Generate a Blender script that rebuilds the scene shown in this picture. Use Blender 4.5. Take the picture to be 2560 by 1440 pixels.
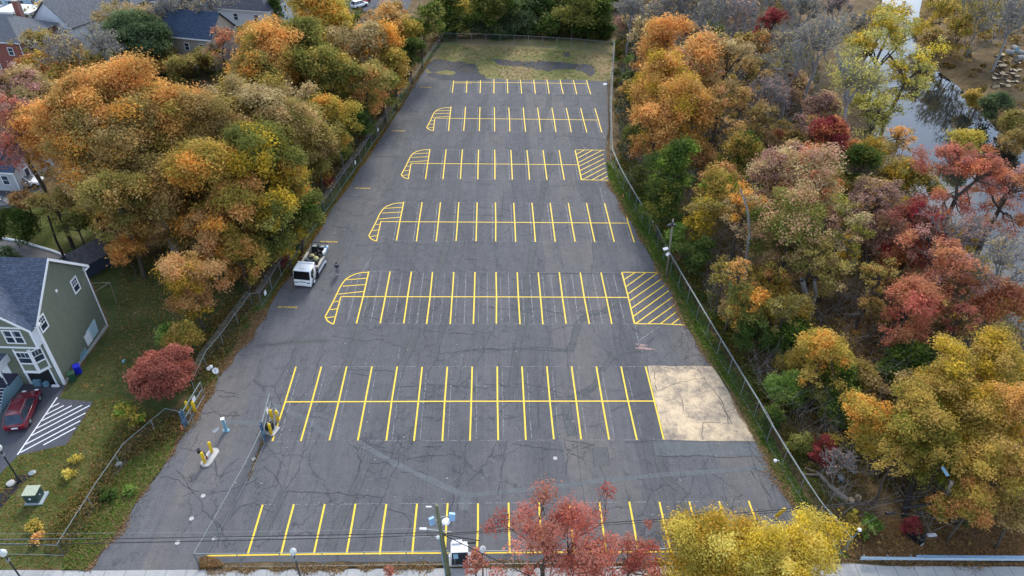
import bpy, bmesh, math, random
import numpy as np
from mathutils import Matrix, Vector
from mathutils.geometry import tessellate_polygon
random.seed(7); RS = np.random.RandomState(7)
for o in list(bpy.data.objects): bpy.data.objects.remove(o)
S = bpy.context.scene
# ------------------------------------------------------------------ camera
FPX = 1776.0
CH, CP, CY, CR = 51.3567, math.radians(37.103), math.radians(2.3754), math.radians(1.6115)
FW = np.array([math.sin(CY)*math.cos(CP), math.cos(CY)*math.cos(CP), -math.sin(CP)])
RT = np.array([math.cos(CY), -math.sin(CY), 0.0]); UP = np.cross(RT, FW)
RX = RT*math.cos(CR) + UP*math.sin(CR); UX = -RT*math.sin(CR) + UP*math.cos(CR)
cam = bpy.data.cameras.new('camera'); co = bpy.data.objects.new('camera', cam)
S.collection.objects.link(co); S.camera = co
m = Matrix.Identity(4)
for i in range(3):
    m[i][0], m[i][1], m[i][2] = RX[i], UX[i], -FW[i]
m[2][3] = CH
co.matrix_world = m
cam.sensor_width = 36; cam.lens = FPX/2560*36; cam.clip_start = 0.5; cam.clip_end = 6000
# ------------------------------------------------------------------ light
SUN_EL, SUN_AZ = math.radians(36), math.radians(10)     # azimuth from +Y towards +X
w = bpy.data.worlds.new('World'); S.world = w; w.use_nodes = True
nt = w.node_tree; bg = nt.nodes['Background']
sky = nt.nodes.new('ShaderNodeTexSky'); sky.sky_type = 'NISHITA'; sky.sun_disc = False
sky.sun_elevation = SUN_EL; sky.sun_rotation = SUN_AZ; sky.air_density = 1.0; sky.dust_density = .7; sky.ozone_density = 1.2
# broken white cloud over the blue
tc = nt.nodes.new('ShaderNodeTexCoord'); nz = nt.nodes.new('ShaderNodeTexNoise'); nz.inputs['Scale'].default_value = 3.6; nz.inputs['Detail'].default_value = 5
rmp = nt.nodes.new('ShaderNodeValToRGB'); rmp.color_ramp.elements[0].position = .50; rmp.color_ramp.elements[1].position = .60
mx = nt.nodes.new('ShaderNodeMixRGB'); mx.inputs[2].default_value = (10.5, 10.8, 11.4, 1)
mu = nt.nodes.new('ShaderNodeMath'); mu.operation = 'MULTIPLY'; mu.inputs[1].default_value = .62
nt.links.new(tc.outputs['Generated'], nz.inputs['Vector']); nt.links.new(nz.outputs['Fac'], rmp.inputs['Fac'])
nt.links.new(rmp.outputs['Color'], mu.inputs[0]); nt.links.new(mu.outputs[0], mx.inputs[0])
nt.links.new(sky.outputs['Color'], mx.inputs[1]); nt.links.new(mx.outputs[0], bg.inputs['Color'])
bg.inputs['Strength'].default_value = 0.13
sl = bpy.data.lights.new('sun', 'SUN'); sl.energy = 1.75; sl.angle = math.radians(12); sl.color = (1, .95, .86)
so = bpy.data.objects.new('sun', sl); S.collection.objects.link(so)
sd = Vector((math.sin(SUN_AZ)*math.cos(SUN_EL), math.cos(SUN_AZ)*math.cos(SUN_EL), math.sin(SUN_EL)))
so.rotation_euler = sd.to_track_quat('Z', 'Y').to_euler(); so.location = (0, 0, 120)
S.view_settings.view_transform = 'Standard'; S.view_settings.look = 'None'
S.view_settings.exposure = 1.12; S.view_settings.gamma = 1

# ------------------------------------------------------------------ helpers
def G(px, py, z=0.0):
    d = FW*FPX + RX*(px-1280) - UX*(py-720); t = (z-CH)/d[2]
    return (float(d[0]*t), float(d[1]*t))
def depth(x, y, z=0.0): return float(np.dot(np.array([x, y, z-CH]), FW))
def PX(x, y, z=0.0):
    D = np.array([x, y, z-CH]); d = D@FW
    return (1280+FPX*(D@RX)/d, 720-FPX*(D@UX)/d)
COL = S.collection
class MB:
    def __init__(s): s.v = []; s.f = []; s.uv = None
    def add(s, vs, fs):
        b = len(s.v); s.v += [tuple(p) for p in vs]; s.f += [tuple(b+i for i in q) for q in fs]
        return s
    def box(s, x0, x1, y0, y1, z0, z1, bev=0.0):
        if bev <= 0:
            return s.add([(x0,y0,z0),(x1,y0,z0),(x1,y1,z0),(x0,y1,z0),(x0,y0,z1),(x1,y0,z1),(x1,y1,z1),(x0,y1,z1)],
                  [(0,3,2,1),(4,5,6,7),(0,1,5,4),(1,2,6,5),(2,3,7,6),(3,0,4,7)])
        bm = bmesh.new(); bmesh.ops.create_cube(bm, size=1)
        for q in bm.verts: q.co = Vector(((x0+x1)/2+q.co.x*(x1-x0), (y0+y1)/2+q.co.y*(y1-y0), (z0+z1)/2+q.co.z*(z1-z0)))
        bmesh.ops.bevel(bm, geom=bm.edges[:], offset=bev, segments=2, affect='EDGES', profile=.6)
        bm.verts.index_update(); s.add([q.co[:] for q in bm.verts], [[q.index for q in f.verts] for f in bm.faces]); bm.free(); return s
    def obox(s, c, rz, sx, sy, z0, z1):
        ca, sa = math.cos(rz), math.sin(rz); q = []
        for z in (z0, z1):
            for a, b in ((-1,-1),(1,-1),(1,1),(-1,1)):
                dx, dy = a*sx/2, b*sy/2; q.append((c[0]+dx*ca-dy*sa, c[1]+dx*sa+dy*ca, z))
        return s.add(q, [(0,3,2,1),(4,5,6,7),(0,1,5,4),(1,2,6,5),(2,3,7,6),(3,0,4,7)])
    def tube(s, p0, p1, r0, r1=None, n=8, cap=True):
        r1 = r0 if r1 is None else r1
        p0, p1 = Vector(p0), Vector(p1); d = (p1-p0)
        if d.length < 1e-6: return s
        d.normalize(); a = d.orthogonal().normalized(); b = d.cross(a); vs = []
        for p, r in ((p0, r0), (p1, r1)):
            for k in range(n):
                t = 2*math.pi*k/n; vs.append(p + (a*math.cos(t)+b*math.sin(t))*r)
        fs = [(k, (k+1)%n, n+(k+1)%n, n+k) for k in range(n)]
        if cap: fs += [tuple(range(n-1,-1,-1)), tuple(range(n, 2*n))]
        return s.add(vs, fs)
    def path(s, pts, r, n=6):
        for a, b in zip(pts[:-1], pts[1:]): s.tube(a, b, r, r, n, False)
        return s
    def prism(s, poly, ax, a0, a1):
        n = len(poly); vs = []
        for a in (a0, a1):
            for (p, q) in poly: vs.append({'x': (a,p,q), 'y': (p,a,q), 'z': (p,q,a)}[ax])
        return s.add(vs, [tuple(range(n-1,-1,-1)), tuple(range(n,2*n))] + [(k,(k+1)%n,n+(k+1)%n,n+k) for k in range(n)])
    def lathe(s, prof, c=(0,0,0), n=16):
        vs = []; k = len(prof)
        for i in range(n):
            t = 2*math.pi*i/n
            for r, z in prof: vs.append((c[0]+r*math.cos(t), c[1]+r*math.sin(t), c[2]+z))
        return s.add(vs, [(i*k+j, ((i+1)%n)*k+j, ((i+1)%n)*k+j+1, i*k+j+1) for i in range(n) for j in range(k-1)])
    def quad(s, a, b, c, d): return s.add([a,b,c,d], [(0,1,2,3)])
    def build(s, name, mat, parent=None, smooth=False):
        me = bpy.data.meshes.new(name); me.from_pydata(s.v, [], s.f); me.update()
        bm = bmesh.new(); bm.from_mesh(me); bmesh.ops.recalc_face_normals(bm, faces=bm.faces[:]); bm.to_mesh(me); bm.free()
        if smooth: me.polygons.foreach_set('use_smooth', [True]*len(me.polygons))
        me.materials.append(mat); o = bpy.data.objects.new(name, me); COL.objects.link(o)
        if parent: o.parent = parent
        return o
def npmesh(name, V, F, mat, parent=None, col=None, smooth=False):
    me = bpy.data.meshes.new(name); n = len(V); k = F.shape[1]; nf = len(F)
    me.vertices.add(n); me.vertices.foreach_set('co', V.astype(np.float32).ravel())
    me.loops.add(nf*k); me.loops.foreach_set('vertex_index', F.astype(np.int32).ravel())
    me.polygons.add(nf); me.polygons.foreach_set('loop_start', np.arange(0, nf*k, k, dtype=np.int32))
    try: me.polygons.foreach_set('loop_total', np.full(nf, k, dtype=np.int32))
    except Exception: pass
    me.update(calc_edges=True)
    if col is not None:
        at = me.color_attributes.new('Col', 'FLOAT_COLOR', 'POINT')
        c4 = np.ones((n, 4), np.float32); c4[:, :3] = col; at.data.foreach_set('color', c4.ravel())
    if smooth: me.polygons.foreach_set('use_smooth', np.ones(nf, dtype=bool))
    me.materials.append(mat); o = bpy.data.objects.new(name, me); COL.objects.link(o)
    if parent: o.parent = parent
    return o
def tag(o, label=None, cat=None, group=None, kind=None):
    if label: o['label'] = label
    if cat: o['category'] = cat
    if group: o['group'] = group
    if kind: o['kind'] = kind
    return o
def thing(name, label, cat, loc=(0,0,0), rz=0.0, group=None):
    o = bpy.data.objects.new(name, None); o.empty_display_size = .3; COL.objects.link(o)
    o.location = loc; o.rotation_euler = (0, 0, rz); return tag(o, label, cat, group)
def copy_tree(o, parent=None):
    c = o.copy(); COL.objects.link(c); c.parent = parent
    for ch in list(o.children): copy_tree(ch, c)
    return c
# ------------------------------------------------------------------ materials
def new_mat(name, rough=.8, spec=.3, metal=0.0):
    m = bpy.data.materials.new(name); m.use_nodes = True; b = m.node_tree.nodes['Principled BSDF']
    b.inputs['Roughness'].default_value = rough; b.inputs['Metallic'].default_value = metal
    b.inputs['Specular IOR Level'].default_value = spec
    return m, m.node_tree, b
def plain(name, c, rough=.7, metal=0.0, var=.12, scale=6.0, spec=.3):
    m, t, b = new_mat(name, rough, spec, metal)
    tc = t.nodes.new('ShaderNodeTexCoord'); n = t.nodes.new('ShaderNodeTexNoise'); n.inputs['Scale'].default_value = scale; n.inputs['Detail'].default_value = 4
    r = t.nodes.new('ShaderNodeValToRGB'); e = r.color_ramp.elements
    e[0].position = .3; e[1].position = .7
    e[0].color = (*[x*(1-var) for x in c], 1); e[1].color = (*[min(1, x*(1+var)) for x in c], 1)
    t.links.new(tc.outputs['Object'], n.inputs['Vector']); t.links.new(n.outputs['Fac'], r.inputs['Fac']); t.links.new(r.outputs['Color'], b.inputs['Base Color'])
    return m
class N:
    """tiny node-graph helper"""
    def __init__(s, t): s.t = t
    def new(s, k, **kw):
        n = s.t.nodes.new(k)
        for a, b in kw.items(): setattr(n, a, b)
        return n
    def link(s, a, b): s.t.links.new(a, b)
    def noise(s, vec, scale, detail=4, rough=.55):
        n = s.new('ShaderNodeTexNoise'); n.inputs['Scale'].default_value = scale; n.inputs['Detail'].default_value = detail; n.inputs['Roughness'].default_value = rough
        s.link(vec, n.inputs['Vector']); return n.outputs['Fac']
    def ramp(s, fac, stops):
        r = s.new('ShaderNodeValToRGB'); e = r.color_ramp.elements
        while len(e) < len(stops): e.new(.5)
        for x, (p, c) in zip(e, stops):
            x.position = p; x.color = (*c, 1) if len(c) == 3 else c
        s.link(fac, r.inputs['Fac']); return r.outputs['Color']
    def mix(s, fac, a, b, mode='MIX'):
        m = s.new('ShaderNodeMixRGB', blend_type=mode)
        for k, x in ((0, fac), (1, a), (2, b)):
            if hasattr(x, 'links') or hasattr(x, 'is_linked'): s.link(x, m.inputs[k])
            elif isinstance(x, (int, float)): m.inputs[k].default_value = x
            else: m.inputs[k].default_value = (*x, 1)
        return m.outputs[0]
    def math(s, op, a, b=None):
        m = s.new('ShaderNodeMath', operation=op)
        for k, x in ((0, a), (1, b)):
            if x is None: continue
            if isinstance(x, (int, float)): m.inputs[k].default_value = x
            else: s.link(x, m.inputs[k])
        return m.outputs[0]
def objcoord(n): return n.new('ShaderNodeTexCoord').outputs['Object']
def mapping(n, vec, scale=(1,1,1), rot=(0,0,0), loc=(0,0,0)):
    m = n.new('ShaderNodeMapping'); m.inputs['Scale'].default_value = scale; m.inputs['Rotation'].default_value = rot; m.inputs['Location'].default_value = loc
    n.link(vec, m.inputs['Vector']); return m.outputs[0]
def asphalt_mat(name, base, brown, strip=True, dark=.0):
    m, t, b = new_mat(name, .92, .2); n = N(t); v = objcoord(n)
    big = n.noise(mapping(n, v, (1, .45, 1)), .16, 4, .6)
    if strip:   # paver lanes laid side by side along the lot, each its own batch
        lane = n.new('ShaderNodeTexVoronoi', voronoi_dimensions='1D'); lane.inputs['Scale'].default_value = 1.0
        sx = n.new('ShaderNodeSeparateXYZ'); n.link(v, sx.inputs[0])
        wob = n.math('MULTIPLY', n.math('SUBTRACT', n.noise(v, .06, 2), .5), 3.0)
        xx = n.math('MULTIPLY', n.math('ADD', sx.outputs[0], wob), .29)
        n.link(xx, lane.inputs['W']); lf = n.math('MULTIPLY', n.new('ShaderNodeSeparateColor').outputs[0], 1)
        sc = [q for q in t.nodes if q.bl_idname == 'ShaderNodeSeparateColor'][0]; n.link(lane.outputs['Color'], sc.inputs[0])
        big = n.math('ADD', n.math('MULTIPLY', big, .72), n.math('MULTIPLY', lf, .28))
    c = n.ramp(big, [(.28, [x*.86 for x in base]), (.5, base), (.72, brown)])
    fine = n.noise(v, 7, 6, .8); c = n.mix(1, c, n.ramp(fine, [(.3, (.72,.72,.72)), (.7, (1.28,1.28,1.28))]), 'MULTIPLY')
    mid = n.noise(v, 1.1, 5, .6); c = n.mix(1, c, n.ramp(mid, [(.3, (.90,.91,.92)), (.7, (1.09,1.08,1.07))]), 'MULTIPLY')
    st = n.noise(mapping(n, v, (3.0, .12, 1)), 1.0, 3, .5); c = n.mix(1, c, n.ramp(st, [(.3, (.94,.94,.95)), (.7, (1.06,1.06,1.05))]), 'MULTIPLY')
    if strip:   # the connected crack network of old paving: polygons a few metres across, broken up finely in places
        wv = n.new('ShaderNodeVectorMath', operation='ADD'); cn = n.new('ShaderNodeTexNoise'); cn.inputs['Scale'].default_value = .55; cn.inputs['Detail'].default_value = 5; cn.inputs['Roughness'].default_value = .7; n.link(v, cn.inputs['Vector'])
        vs = n.new('ShaderNodeVectorMath', operation='SCALE'); vs.inputs['Scale'].default_value = 1.6; n.link(cn.outputs['Color'], vs.inputs[0]); n.link(v, wv.inputs[0]); n.link(vs.outputs[0], wv.inputs[1])
        for sc_, wd_, lo, hi, ms, mp in ((.16, .0065, .44, .52, .09, (1, .62, 1)), (.42, .010, .52, .58, .13, (1, .8, 1)), (1.5, .028, .60, .63, .22, (1, 1, 1))):
            vo = n.new('ShaderNodeTexVoronoi', feature='DISTANCE_TO_EDGE'); vo.inputs['Scale'].default_value = sc_; n.link(mapping(n, wv.outputs[0], mp), vo.inputs['Vector'])
            ln = n.ramp(vo.outputs['Distance'], [(wd_*.45, (1,1,1)), (wd_*1.1, (0,0,0))]); mk = n.ramp(n.noise(v, ms, 3, .6), [(lo, (0,0,0)), (hi, (1,1,1))])
            k_ = n.math('MULTIPLY', ln, mk); c = n.mix(n.math('MULTIPLY', k_, .62), c, (.035,.037,.043))
    if strip:   # oil drips and dark tyre stains
        c = n.mix(1, c, n.ramp(n.noise(mapping(n, v, (1, .8, 1)), .75, 4, .65), [(.60, (1,1,1)), (.72, (.74,.75,.78))]), 'MULTIPLY')
        c = n.mix(1, c, n.ramp(n.noise(mapping(n, v, (.5, .11, 1), (0, 0, .12)), .8, 5, .7), [(.38, (1.07,1.06,1.05)), (.5, (1,1,1)), (.64, (.90,.91,.93))]), 'MULTIPLY')
    n.link(c, b.inputs['Base Color'])
    bp = n.new('ShaderNodeBump'); bp.inputs['Strength'].default_value = .35; bp.inputs['Distance'].default_value = .02
    n.link(n.noise(v, 28, 3), bp.inputs['Height']); n.link(bp.outputs[0], b.inputs['Normal'])
    return m
def ground_mat(name, cols, s1=.25, s2=1.6, s3=9.0):
    """cols: four colours from dark soil to pale, mixed by three noises"""
    m, t, b = new_mat(name, .95, .1); n = N(t); v = objcoord(n)
    a = n.noise(v, s1, 5, .6); c_ = n.noise(v, s2, 5, .65); f = n.noise(v, s3, 4, .7)
    q = n.math('ADD', n.math('MULTIPLY', a, .45), n.math('ADD', n.math('MULTIPLY', c_, .3), n.math('MULTIPLY', f, .25)))
    c = n.ramp(q, [(.36, cols[0]), (.46, cols[1]), (.54, cols[2]), (.64, cols[3])])
    c = n.mix(1, c, n.ramp(n.noise(v, 22, 3, .8), [(.3, (.72,.72,.72)), (.7, (1.3,1.3,1.3))]), 'MULTIPLY')
    n.link(c, b.inputs['Base Color'])
    bp = n.new('ShaderNodeBump'); bp.inputs['Strength'].default_value = .8; bp.inputs['Distance'].default_value = .08
    n.link(n.noise(v, 14, 4, .8), bp.inputs['Height']); n.link(bp.outputs[0], b.inputs['Normal']); return m
def leaf_mat():
    m = bpy.data.materials.new('leaf'); m.use_nodes = True; t = m.node_tree; t.nodes.clear(); n = N(t)
    at = n.new('ShaderNodeAttribute', attribute_name='Col'); out = n.new('ShaderNodeOutputMaterial')
    d = n.new('ShaderNodeBsdfDiffuse'); tr = n.new('ShaderNodeBsdfTranslucent'); mxs = n.new('ShaderNodeMixShader'); mxs.inputs[0].default_value = .46
    v = objcoord(n); jit = n.mix(1, at.outputs['Color'], n.ramp(n.noise(v, 3.5, 3), [(.3, (.84,.84,.84)), (.7, (1.16,1.16,1.16))]), 'MULTIPLY')
    n.link(jit, d.inputs[0]); n.link(jit, tr.inputs[0]); n.link(d.outputs[0], mxs.inputs[1]); n.link(tr.outputs[0], mxs.inputs[2]); n.link(mxs.outputs[0], out.inputs[0])
    return m
def mesh_fence_mat():
    m = bpy.data.materials.new('chain_link'); m.use_nodes = True; t = m.node_tree; t.nodes.clear(); n = N(t)
    uv = n.new('ShaderNodeAttribute', attribute_name='UVMap'); sx = n.new('ShaderNodeSeparateXYZ'); n.link(uv.outputs['Vector'], sx.inputs[0])
    p = n.math('MULTIPLY', n.math('ADD', sx.outputs[0], sx.outputs[1]), 1/.08); q = n.math('MULTIPLY', n.math('SUBTRACT', sx.outputs[0], sx.outputs[1]), 1/.08)
    a = n.math('LESS_THAN', n.math('FRACT', p), .065); c = n.math('LESS_THAN', n.math('FRACT', q), .065); k = n.math('MAXIMUM', a, c)
    tr = n.new('ShaderNodeBsdfTransparent'); b = n.new('ShaderNodeBsdfPrincipled'); b.inputs['Base Color'].default_value = (.07,.10,.10,1); b.inputs['Roughness'].default_value = .5; b.inputs['Metallic'].default_value = .3
    mxs = n.new('ShaderNodeMixShader'); out = n.new('ShaderNodeOutputMaterial'); n.link(k, mxs.inputs[0]); n.link(tr.outputs[0], mxs.inputs[1]); n.link(b.outputs[0], mxs.inputs[2]); n.link(mxs.outputs[0], out.inputs[0])
    return m
def bark_mat(name, c): 
    m, t, b = new_mat(name, .9, .2); n = N(t); v = objcoord(n)
    q = n.noise(mapping(n, v, (4, 4, .8)), 2.5, 4, .7)
    n.link(n.ramp(q, [(.3, [x*.6 for x in c]), (.7, [min(1, x*1.35) for x in c])]), b.inputs['Base Color']); return m
def shingle_mat(name, c, sc=1.0):
    m, t, b = new_mat(name, .85, .25); n = N(t); v = objcoord(n)
    br = n.new('ShaderNodeTexBrick'); br.inputs['Scale'].default_value = 2.2*sc; br.inputs['Mortar Size'].default_value = .03; br.inputs['Color1'].default_value = (*[x*.75 for x in c],1); br.inputs['Color2'].default_value = (*[x*1.25 for x in c],1); br.inputs['Mortar'].default_value = (*[x*.45 for x in c],1)
    br.inputs['Brick Width'].default_value = .7; br.inputs['Row Height'].default_value = .35
    n.link(mapping(n, v, (1, 1.3, 1)), br.inputs['Vector'])
    n.link(n.mix(1, br.outputs['Color'], n.ramp(n.noise(v, 3, 4), [(.3, (.8,.8,.8)), (.7, (1.2,1.2,1.2))]), 'MULTIPLY'), b.inputs['Base Color']); return m
def siding_mat(name, c, pitch=.2):
    m, t, b = new_mat(name, .7, .3); n = N(t); v = objcoord(n); sx = n.new('ShaderNodeSeparateXYZ'); n.link(v, sx.inputs[0])
    fr = n.math('FRACT', n.math('MULTIPLY', sx.outputs[2], 1/pitch))
    c1 = n.ramp(fr, [(0.0, [x*.62 for x in c]), (.12, c), (1.0, [min(1, x*1.08) for x in c])])
    n.link(n.mix(1, c1, n.ramp(n.noise(v, 1.5, 4), [(.3, (.92,.92,.92)), (.7, (1.08,1.08,1.08))]), 'MULTIPLY'), b.inputs['Base Color']); return m
def brick_mat(name):
    m, t, b = new_mat(name, .9, .2); n = N(t); v = objcoord(n); br = n.new('ShaderNodeTexBrick'); br.inputs['Scale'].default_value = 4
    br.inputs['Color1'].default_value = (.30,.07,.05,1); br.inputs['Color2'].default_value = (.20,.05,.04,1); br.inputs['Mortar'].default_value = (.28,.22,.2,1)
    n.link(mapping(n, v, (1, 1, 1), (math.pi/2, 0, 0)), br.inputs['Vector']); n.link(br.outputs['Color'], b.inputs['Base Color']); return m
def glass_mat(name='window_glass', c=(.03,.045,.07)):
    m, t, b = new_mat(name, .08, .6); n = N(t); v = objcoord(n)
    n.link(n.ramp(n.noise(v, 1.2, 2), [(.3, [x*.6 for x in c]), (.7, [x*1.5 for x in c])]), b.inputs['Base Color']); return m
M = dict(
 asphalt=asphalt_mat('asphalt', (.112,.113,.120), (.142,.132,.128)),
 drive=asphalt_mat('driveway_asphalt', (.075,.08,.095), (.09,.09,.10), False),
 patch=asphalt_mat('sealed_patch', (.100,.104,.105), (.110,.112,.112), False),
 oldpaint=plain('blacked_out_stripe', (.095,.10,.118), .9),
 litpatch=asphalt_mat('pale_patch', (.120,.130,.136), (.130,.136,.139), False),
 crack=plain('crack', (.052,.056,.066), .95),
 white=plain('white_paint', (.78,.79,.80), .5), offwhite=plain('trim_white', (.74,.76,.80), .6, var=.05),
 concrete=plain('concrete', (.42,.41,.39), .9, scale=2.0, var=.16), yellow=plain('bollard_yellow', (.80,.52,.02), .5, var=.08),
 galv=plain('galvanised', (.24,.28,.29), .5, .3), dkmetal=plain('dark_metal', (.03,.035,.045), .5, .3), bluesteel=plain('blue_grey_steel', (.20,.36,.46), .5, .2),
 black=plain('black', (.015,.016,.02), .6), rubber=plain('rubber', (.02,.02,.022), .9), bark=bark_mat('bark', (.085,.068,.055)), greybark=bark_mat('grey_bark', (.26,.25,.245)), barkblack=bark_mat('dark_bark', (.035,.028,.026)),
 wood=bark_mat('weathered_wood', (.26,.22,.18)), polewood=bark_mat('pole_wood', (.16,.17,.10)), lightwood=bark_mat('cut_wood', (.5,.38,.24)),
 leaf=leaf_mat(), link=mesh_fence_mat(), glass=glass_mat(), shingle=shingle_mat('blue_shingle', (.085,.105,.15)), siding=siding_mat('olive_siding', (.150,.168,.128)),
 grass=ground_mat('grass', [(.06,.05,.022),(.06,.085,.02),(.11,.115,.038),(.20,.16,.085)]),
 lawn=ground_mat('shaded_lawn', [(.040,.042,.018),(.055,.072,.022),(.080,.090,.032),(.14,.12,.06)]),  # darker than grass: the house yard's shade is mixed into the colours
 litter=ground_mat('leaf_litter', [(.04,.03,.02),(.10,.07,.036),(.16,.11,.055),(.23,.165,.09)]),
 field=None, water=None)
S_EXTRA = None
# ------------------------------------------------------------------ ground, river
def inter(pts, n):
    P = np.array(pts, float); d = np.r_[0, np.cumsum(np.hypot(*np.diff(P, axis=0).T))]
    t = np.linspace(0, d[-1], n); return np.c_[np.interp(t, d, P[:,0]), np.interp(t, d, P[:,1])]
WZ = -2.0
LB = [G(x, y, WZ) for x, y in [(2190,-260),(2225,-60),(2205,60),(2180,170),(2190,300),(2235,430),(2300,520),(2420,620),(2500,760),(2700,960)]]
RB = [G(x, y, WZ) for x, y in [(2350,-260),(2300,-60),(2275,60),(2290,150),(2400,235),(2470,330),(2560,370),(2640,420),(2800,560),(3000,700)]]
riv = np.array(LB + RB[::-1])
def pip(x, y, poly):
    ins = np.zeros(x.shape, bool); n = len(poly); j = n-1
    for i in range(n):
        xi, yi = poly[i]; xj, yj = poly[j]
        c = ((yi > y) != (yj > y)) & (x < (xj-xi)*(y-yi)/((yj-yi) if yj != yi else 1e-9)+xi); ins ^= c; j = i
    return ins
def pdist(x, y, poly, closed=True):
    d = np.full(x.shape, 1e9); n = len(poly)
    for i in range(n if closed else n-1):
        a = poly[i]; b = poly[(i+1) % n]; ab = (b[0]-a[0], b[1]-a[1]); L = ab[0]**2+ab[1]**2+1e-9
        t = np.clip(((x-a[0])*ab[0]+(y-a[1])*ab[1])/L, 0, 1); d = np.minimum(d, np.hypot(x-a[0]-t*ab[0], y-a[1]-t*ab[1]))
    return d
def gz(x, y):
    x = np.atleast_1d(np.asarray(x, float)); y = np.atleast_1d(np.asarray(y, float)); ins = pip(x, y, riv); d = pdist(x, y, riv)*np.where(ins, -1, 1)
    t = np.clip((d+1.5)/7.5, 0, 1); t = t*t*(3-2*t); return -3.0*(1-t)
gx = np.r_[[-4000,-1500,-600,-300], np.arange(-200, 241, 2.2), [300,600,1500,4000]]; gy = np.r_[[-600,-200,-60], np.arange(0, 330, 2.2), [400,700,1500,5000]]
X, Y = np.meshgrid(gx, gy); Z = gz(X.ravel(), Y.ravel()); nx, ny = len(gx), len(gy)
rr = np.hypot(X.ravel()-0, Y.ravel()-100); Z = np.where((X.ravel() > 30) & (rr < 300), Z+.25*np.sin(X.ravel()*.31+1.7*np.sin(Y.ravel()*.11))*np.clip((X.ravel()-40)/20, 0, 1), Z)
idx = np.arange(nx*ny).reshape(ny, nx)
F = np.stack([idx[:-1,:-1].ravel(), idx[:-1,1:].ravel(), idx[1:,1:].ravel(), idx[1:,:-1].ravel()], 1)
tag(npmesh('ground', np.c_[X.ravel(), Y.ravel(), Z], F, M['litter'], smooth=True), kind='structure')
def water_mat():
    m, t, b = new_mat('river_water', .03, 1.0); n = N(t); v = objcoord(n); b.inputs['Base Color'].default_value = (.010,.013,.014,1); b.inputs['IOR'].default_value = 1.34
    bp = n.new('ShaderNodeBump'); bp.inputs['Strength'].default_value = .12; bp.inputs['Distance'].default_value = .05
    n.link(n.noise(mapping(n, v, (.6, .25, 1)), 1.6, 3), bp.inputs['Height']); n.link(bp.outputs[0], b.inputs['Normal'])
    n.link(n.ramp(n.noise(v, .15, 3), [(.3, (.006,.010,.012)), (.7, (.022,.024,.020))]), b.inputs['Base Color']); return m
W = MB(); W.add([(60, 20, WZ), (260, 20, WZ), (260, 420, WZ), (60, 420, WZ)], [(0,1,2,3)])
tag(W.build('river', water_mat()), kind='structure')
def sheet(name, pts, z, mat, px=True, jag=0.0, seed=0, kind='structure'):
    P = [G(*p) for p in pts] if px else list(pts)
    if jag > 0:
        rs = random.Random(seed); Q = []
        for a, b in zip(P, P[1:]+P[:1]):
            L = math.dist(a, b); k = max(1, int(L/.7)); nxn, nyn = (-(b[1]-a[1])/L, (b[0]-a[0])/L) if L > 0 else (0, 0)
            for i in range(k):
                t = i/k; j = rs.uniform(-jag, jag) if i else 0; Q.append((a[0]+(b[0]-a[0])*t+nxn*j, a[1]+(b[1]-a[1])*t+nyn*j))
        P = Q
    V = [Vector((p[0], p[1], 0)) for p in P]; tri = tessellate_polygon([V]); b = MB(); b.add([(p[0], p[1], z) for p in P], [tuple(t) for t in tri])
    o = b.build(name, mat); 
    if kind: tag(o, kind=kind)
    return o
def flat_up(o):
    me = o.data
    return o
LOTL = [(457,1085),(475,1062),(510,1015),(547,945),(587,892),(612,860),(640,825),(670,775),(702,720),(740,667),(800,577),(830,522),(855,490),(880,455),(905,415),(940,365),(975,310),(1002,272),(1030,225),(1052,190),(1068,163),(1082,145)]
LOTR = [(1517,197),(1520,320),(1515,360),(1516,405),(1523,452),(1531,475),(1552,507),(1580,560),(1605,602),(1640,667),(1668,715),(1680,732),(1715,812),(1750,870),(1782,915),(1830,990),(1876,1075),(1890,1105),(1922,1150),(1934,1180),(1972,1250),(2008,1305),(2040,1350),(2070,1402)]
DRV = [(215,1427),(275,1355),(310,1307),(350,1240),(400,1180),(425,1140)]
lotpoly = DRV + LOTL + [(1100,190),(1200,193),(1300,199)] + LOTR + [(1700,1402),(1100,1405),(640,1406),(560,1409),(499,1424)]
sheet('parking_lot', lotpoly, .02, M['asphalt'], jag=.07, seed=3)
LOTW = [G(*p) for p in lotpoly]
# fields of grass
M['field'] = ground_mat('dry_grass_field', [(.09,.13,.035),(.15,.165,.055),(.25,.20,.10),(.30,.21,.12)], .10, .5, 4)
sheet('grass_field', [(1075,190),(1060,168),(1108,108),(1110,98),(1545,100),(1537,130),(1527,198),(1518,203),(1420,199),(1300,201),(1200,195),(1120,193)], .032, M['field'], jag=.22, seed=5)
tarry = asphalt_mat('worn_asphalt', (.058,.062,.074), (.085,.085,.09), False)
for i, poly in enumerate([[(1062,170),(1085,148),(1120,152),(1160,156),(1195,165),(1195,178),(1215,196),(1170,199),(1120,190),(1140,182),(1115,174),(1082,184)],
    [(1225,148),(1262,150),(1310,155),(1350,152),(1400,155),(1440,160),(1478,163),(1492,178),(1480,192),(1460,182),(1430,172),(1395,174),(1370,180),(1335,172),(1300,165),(1250,163)],
    [(1405,133),(1425,131),(1428,140),(1410,142)], [(1068,190),(1075,182),(1160,193),(1225,198),(1190,202),(1110,200)]]):
    sheet('bare_asphalt', poly, .040+i*.001, tarry, jag=.35, seed=20+i)
FR = [(2105,1385),(2057,1325),(2030,1295),(1960,1180),(1920,1112),(1905,1080),(1825,945),(1755,825),(1695,720),(1670,675),(1642,615),(1612,570),(1580,515),(1550,460),(1527,407),(1525,320),(1527,240),(1534,132)]
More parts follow.
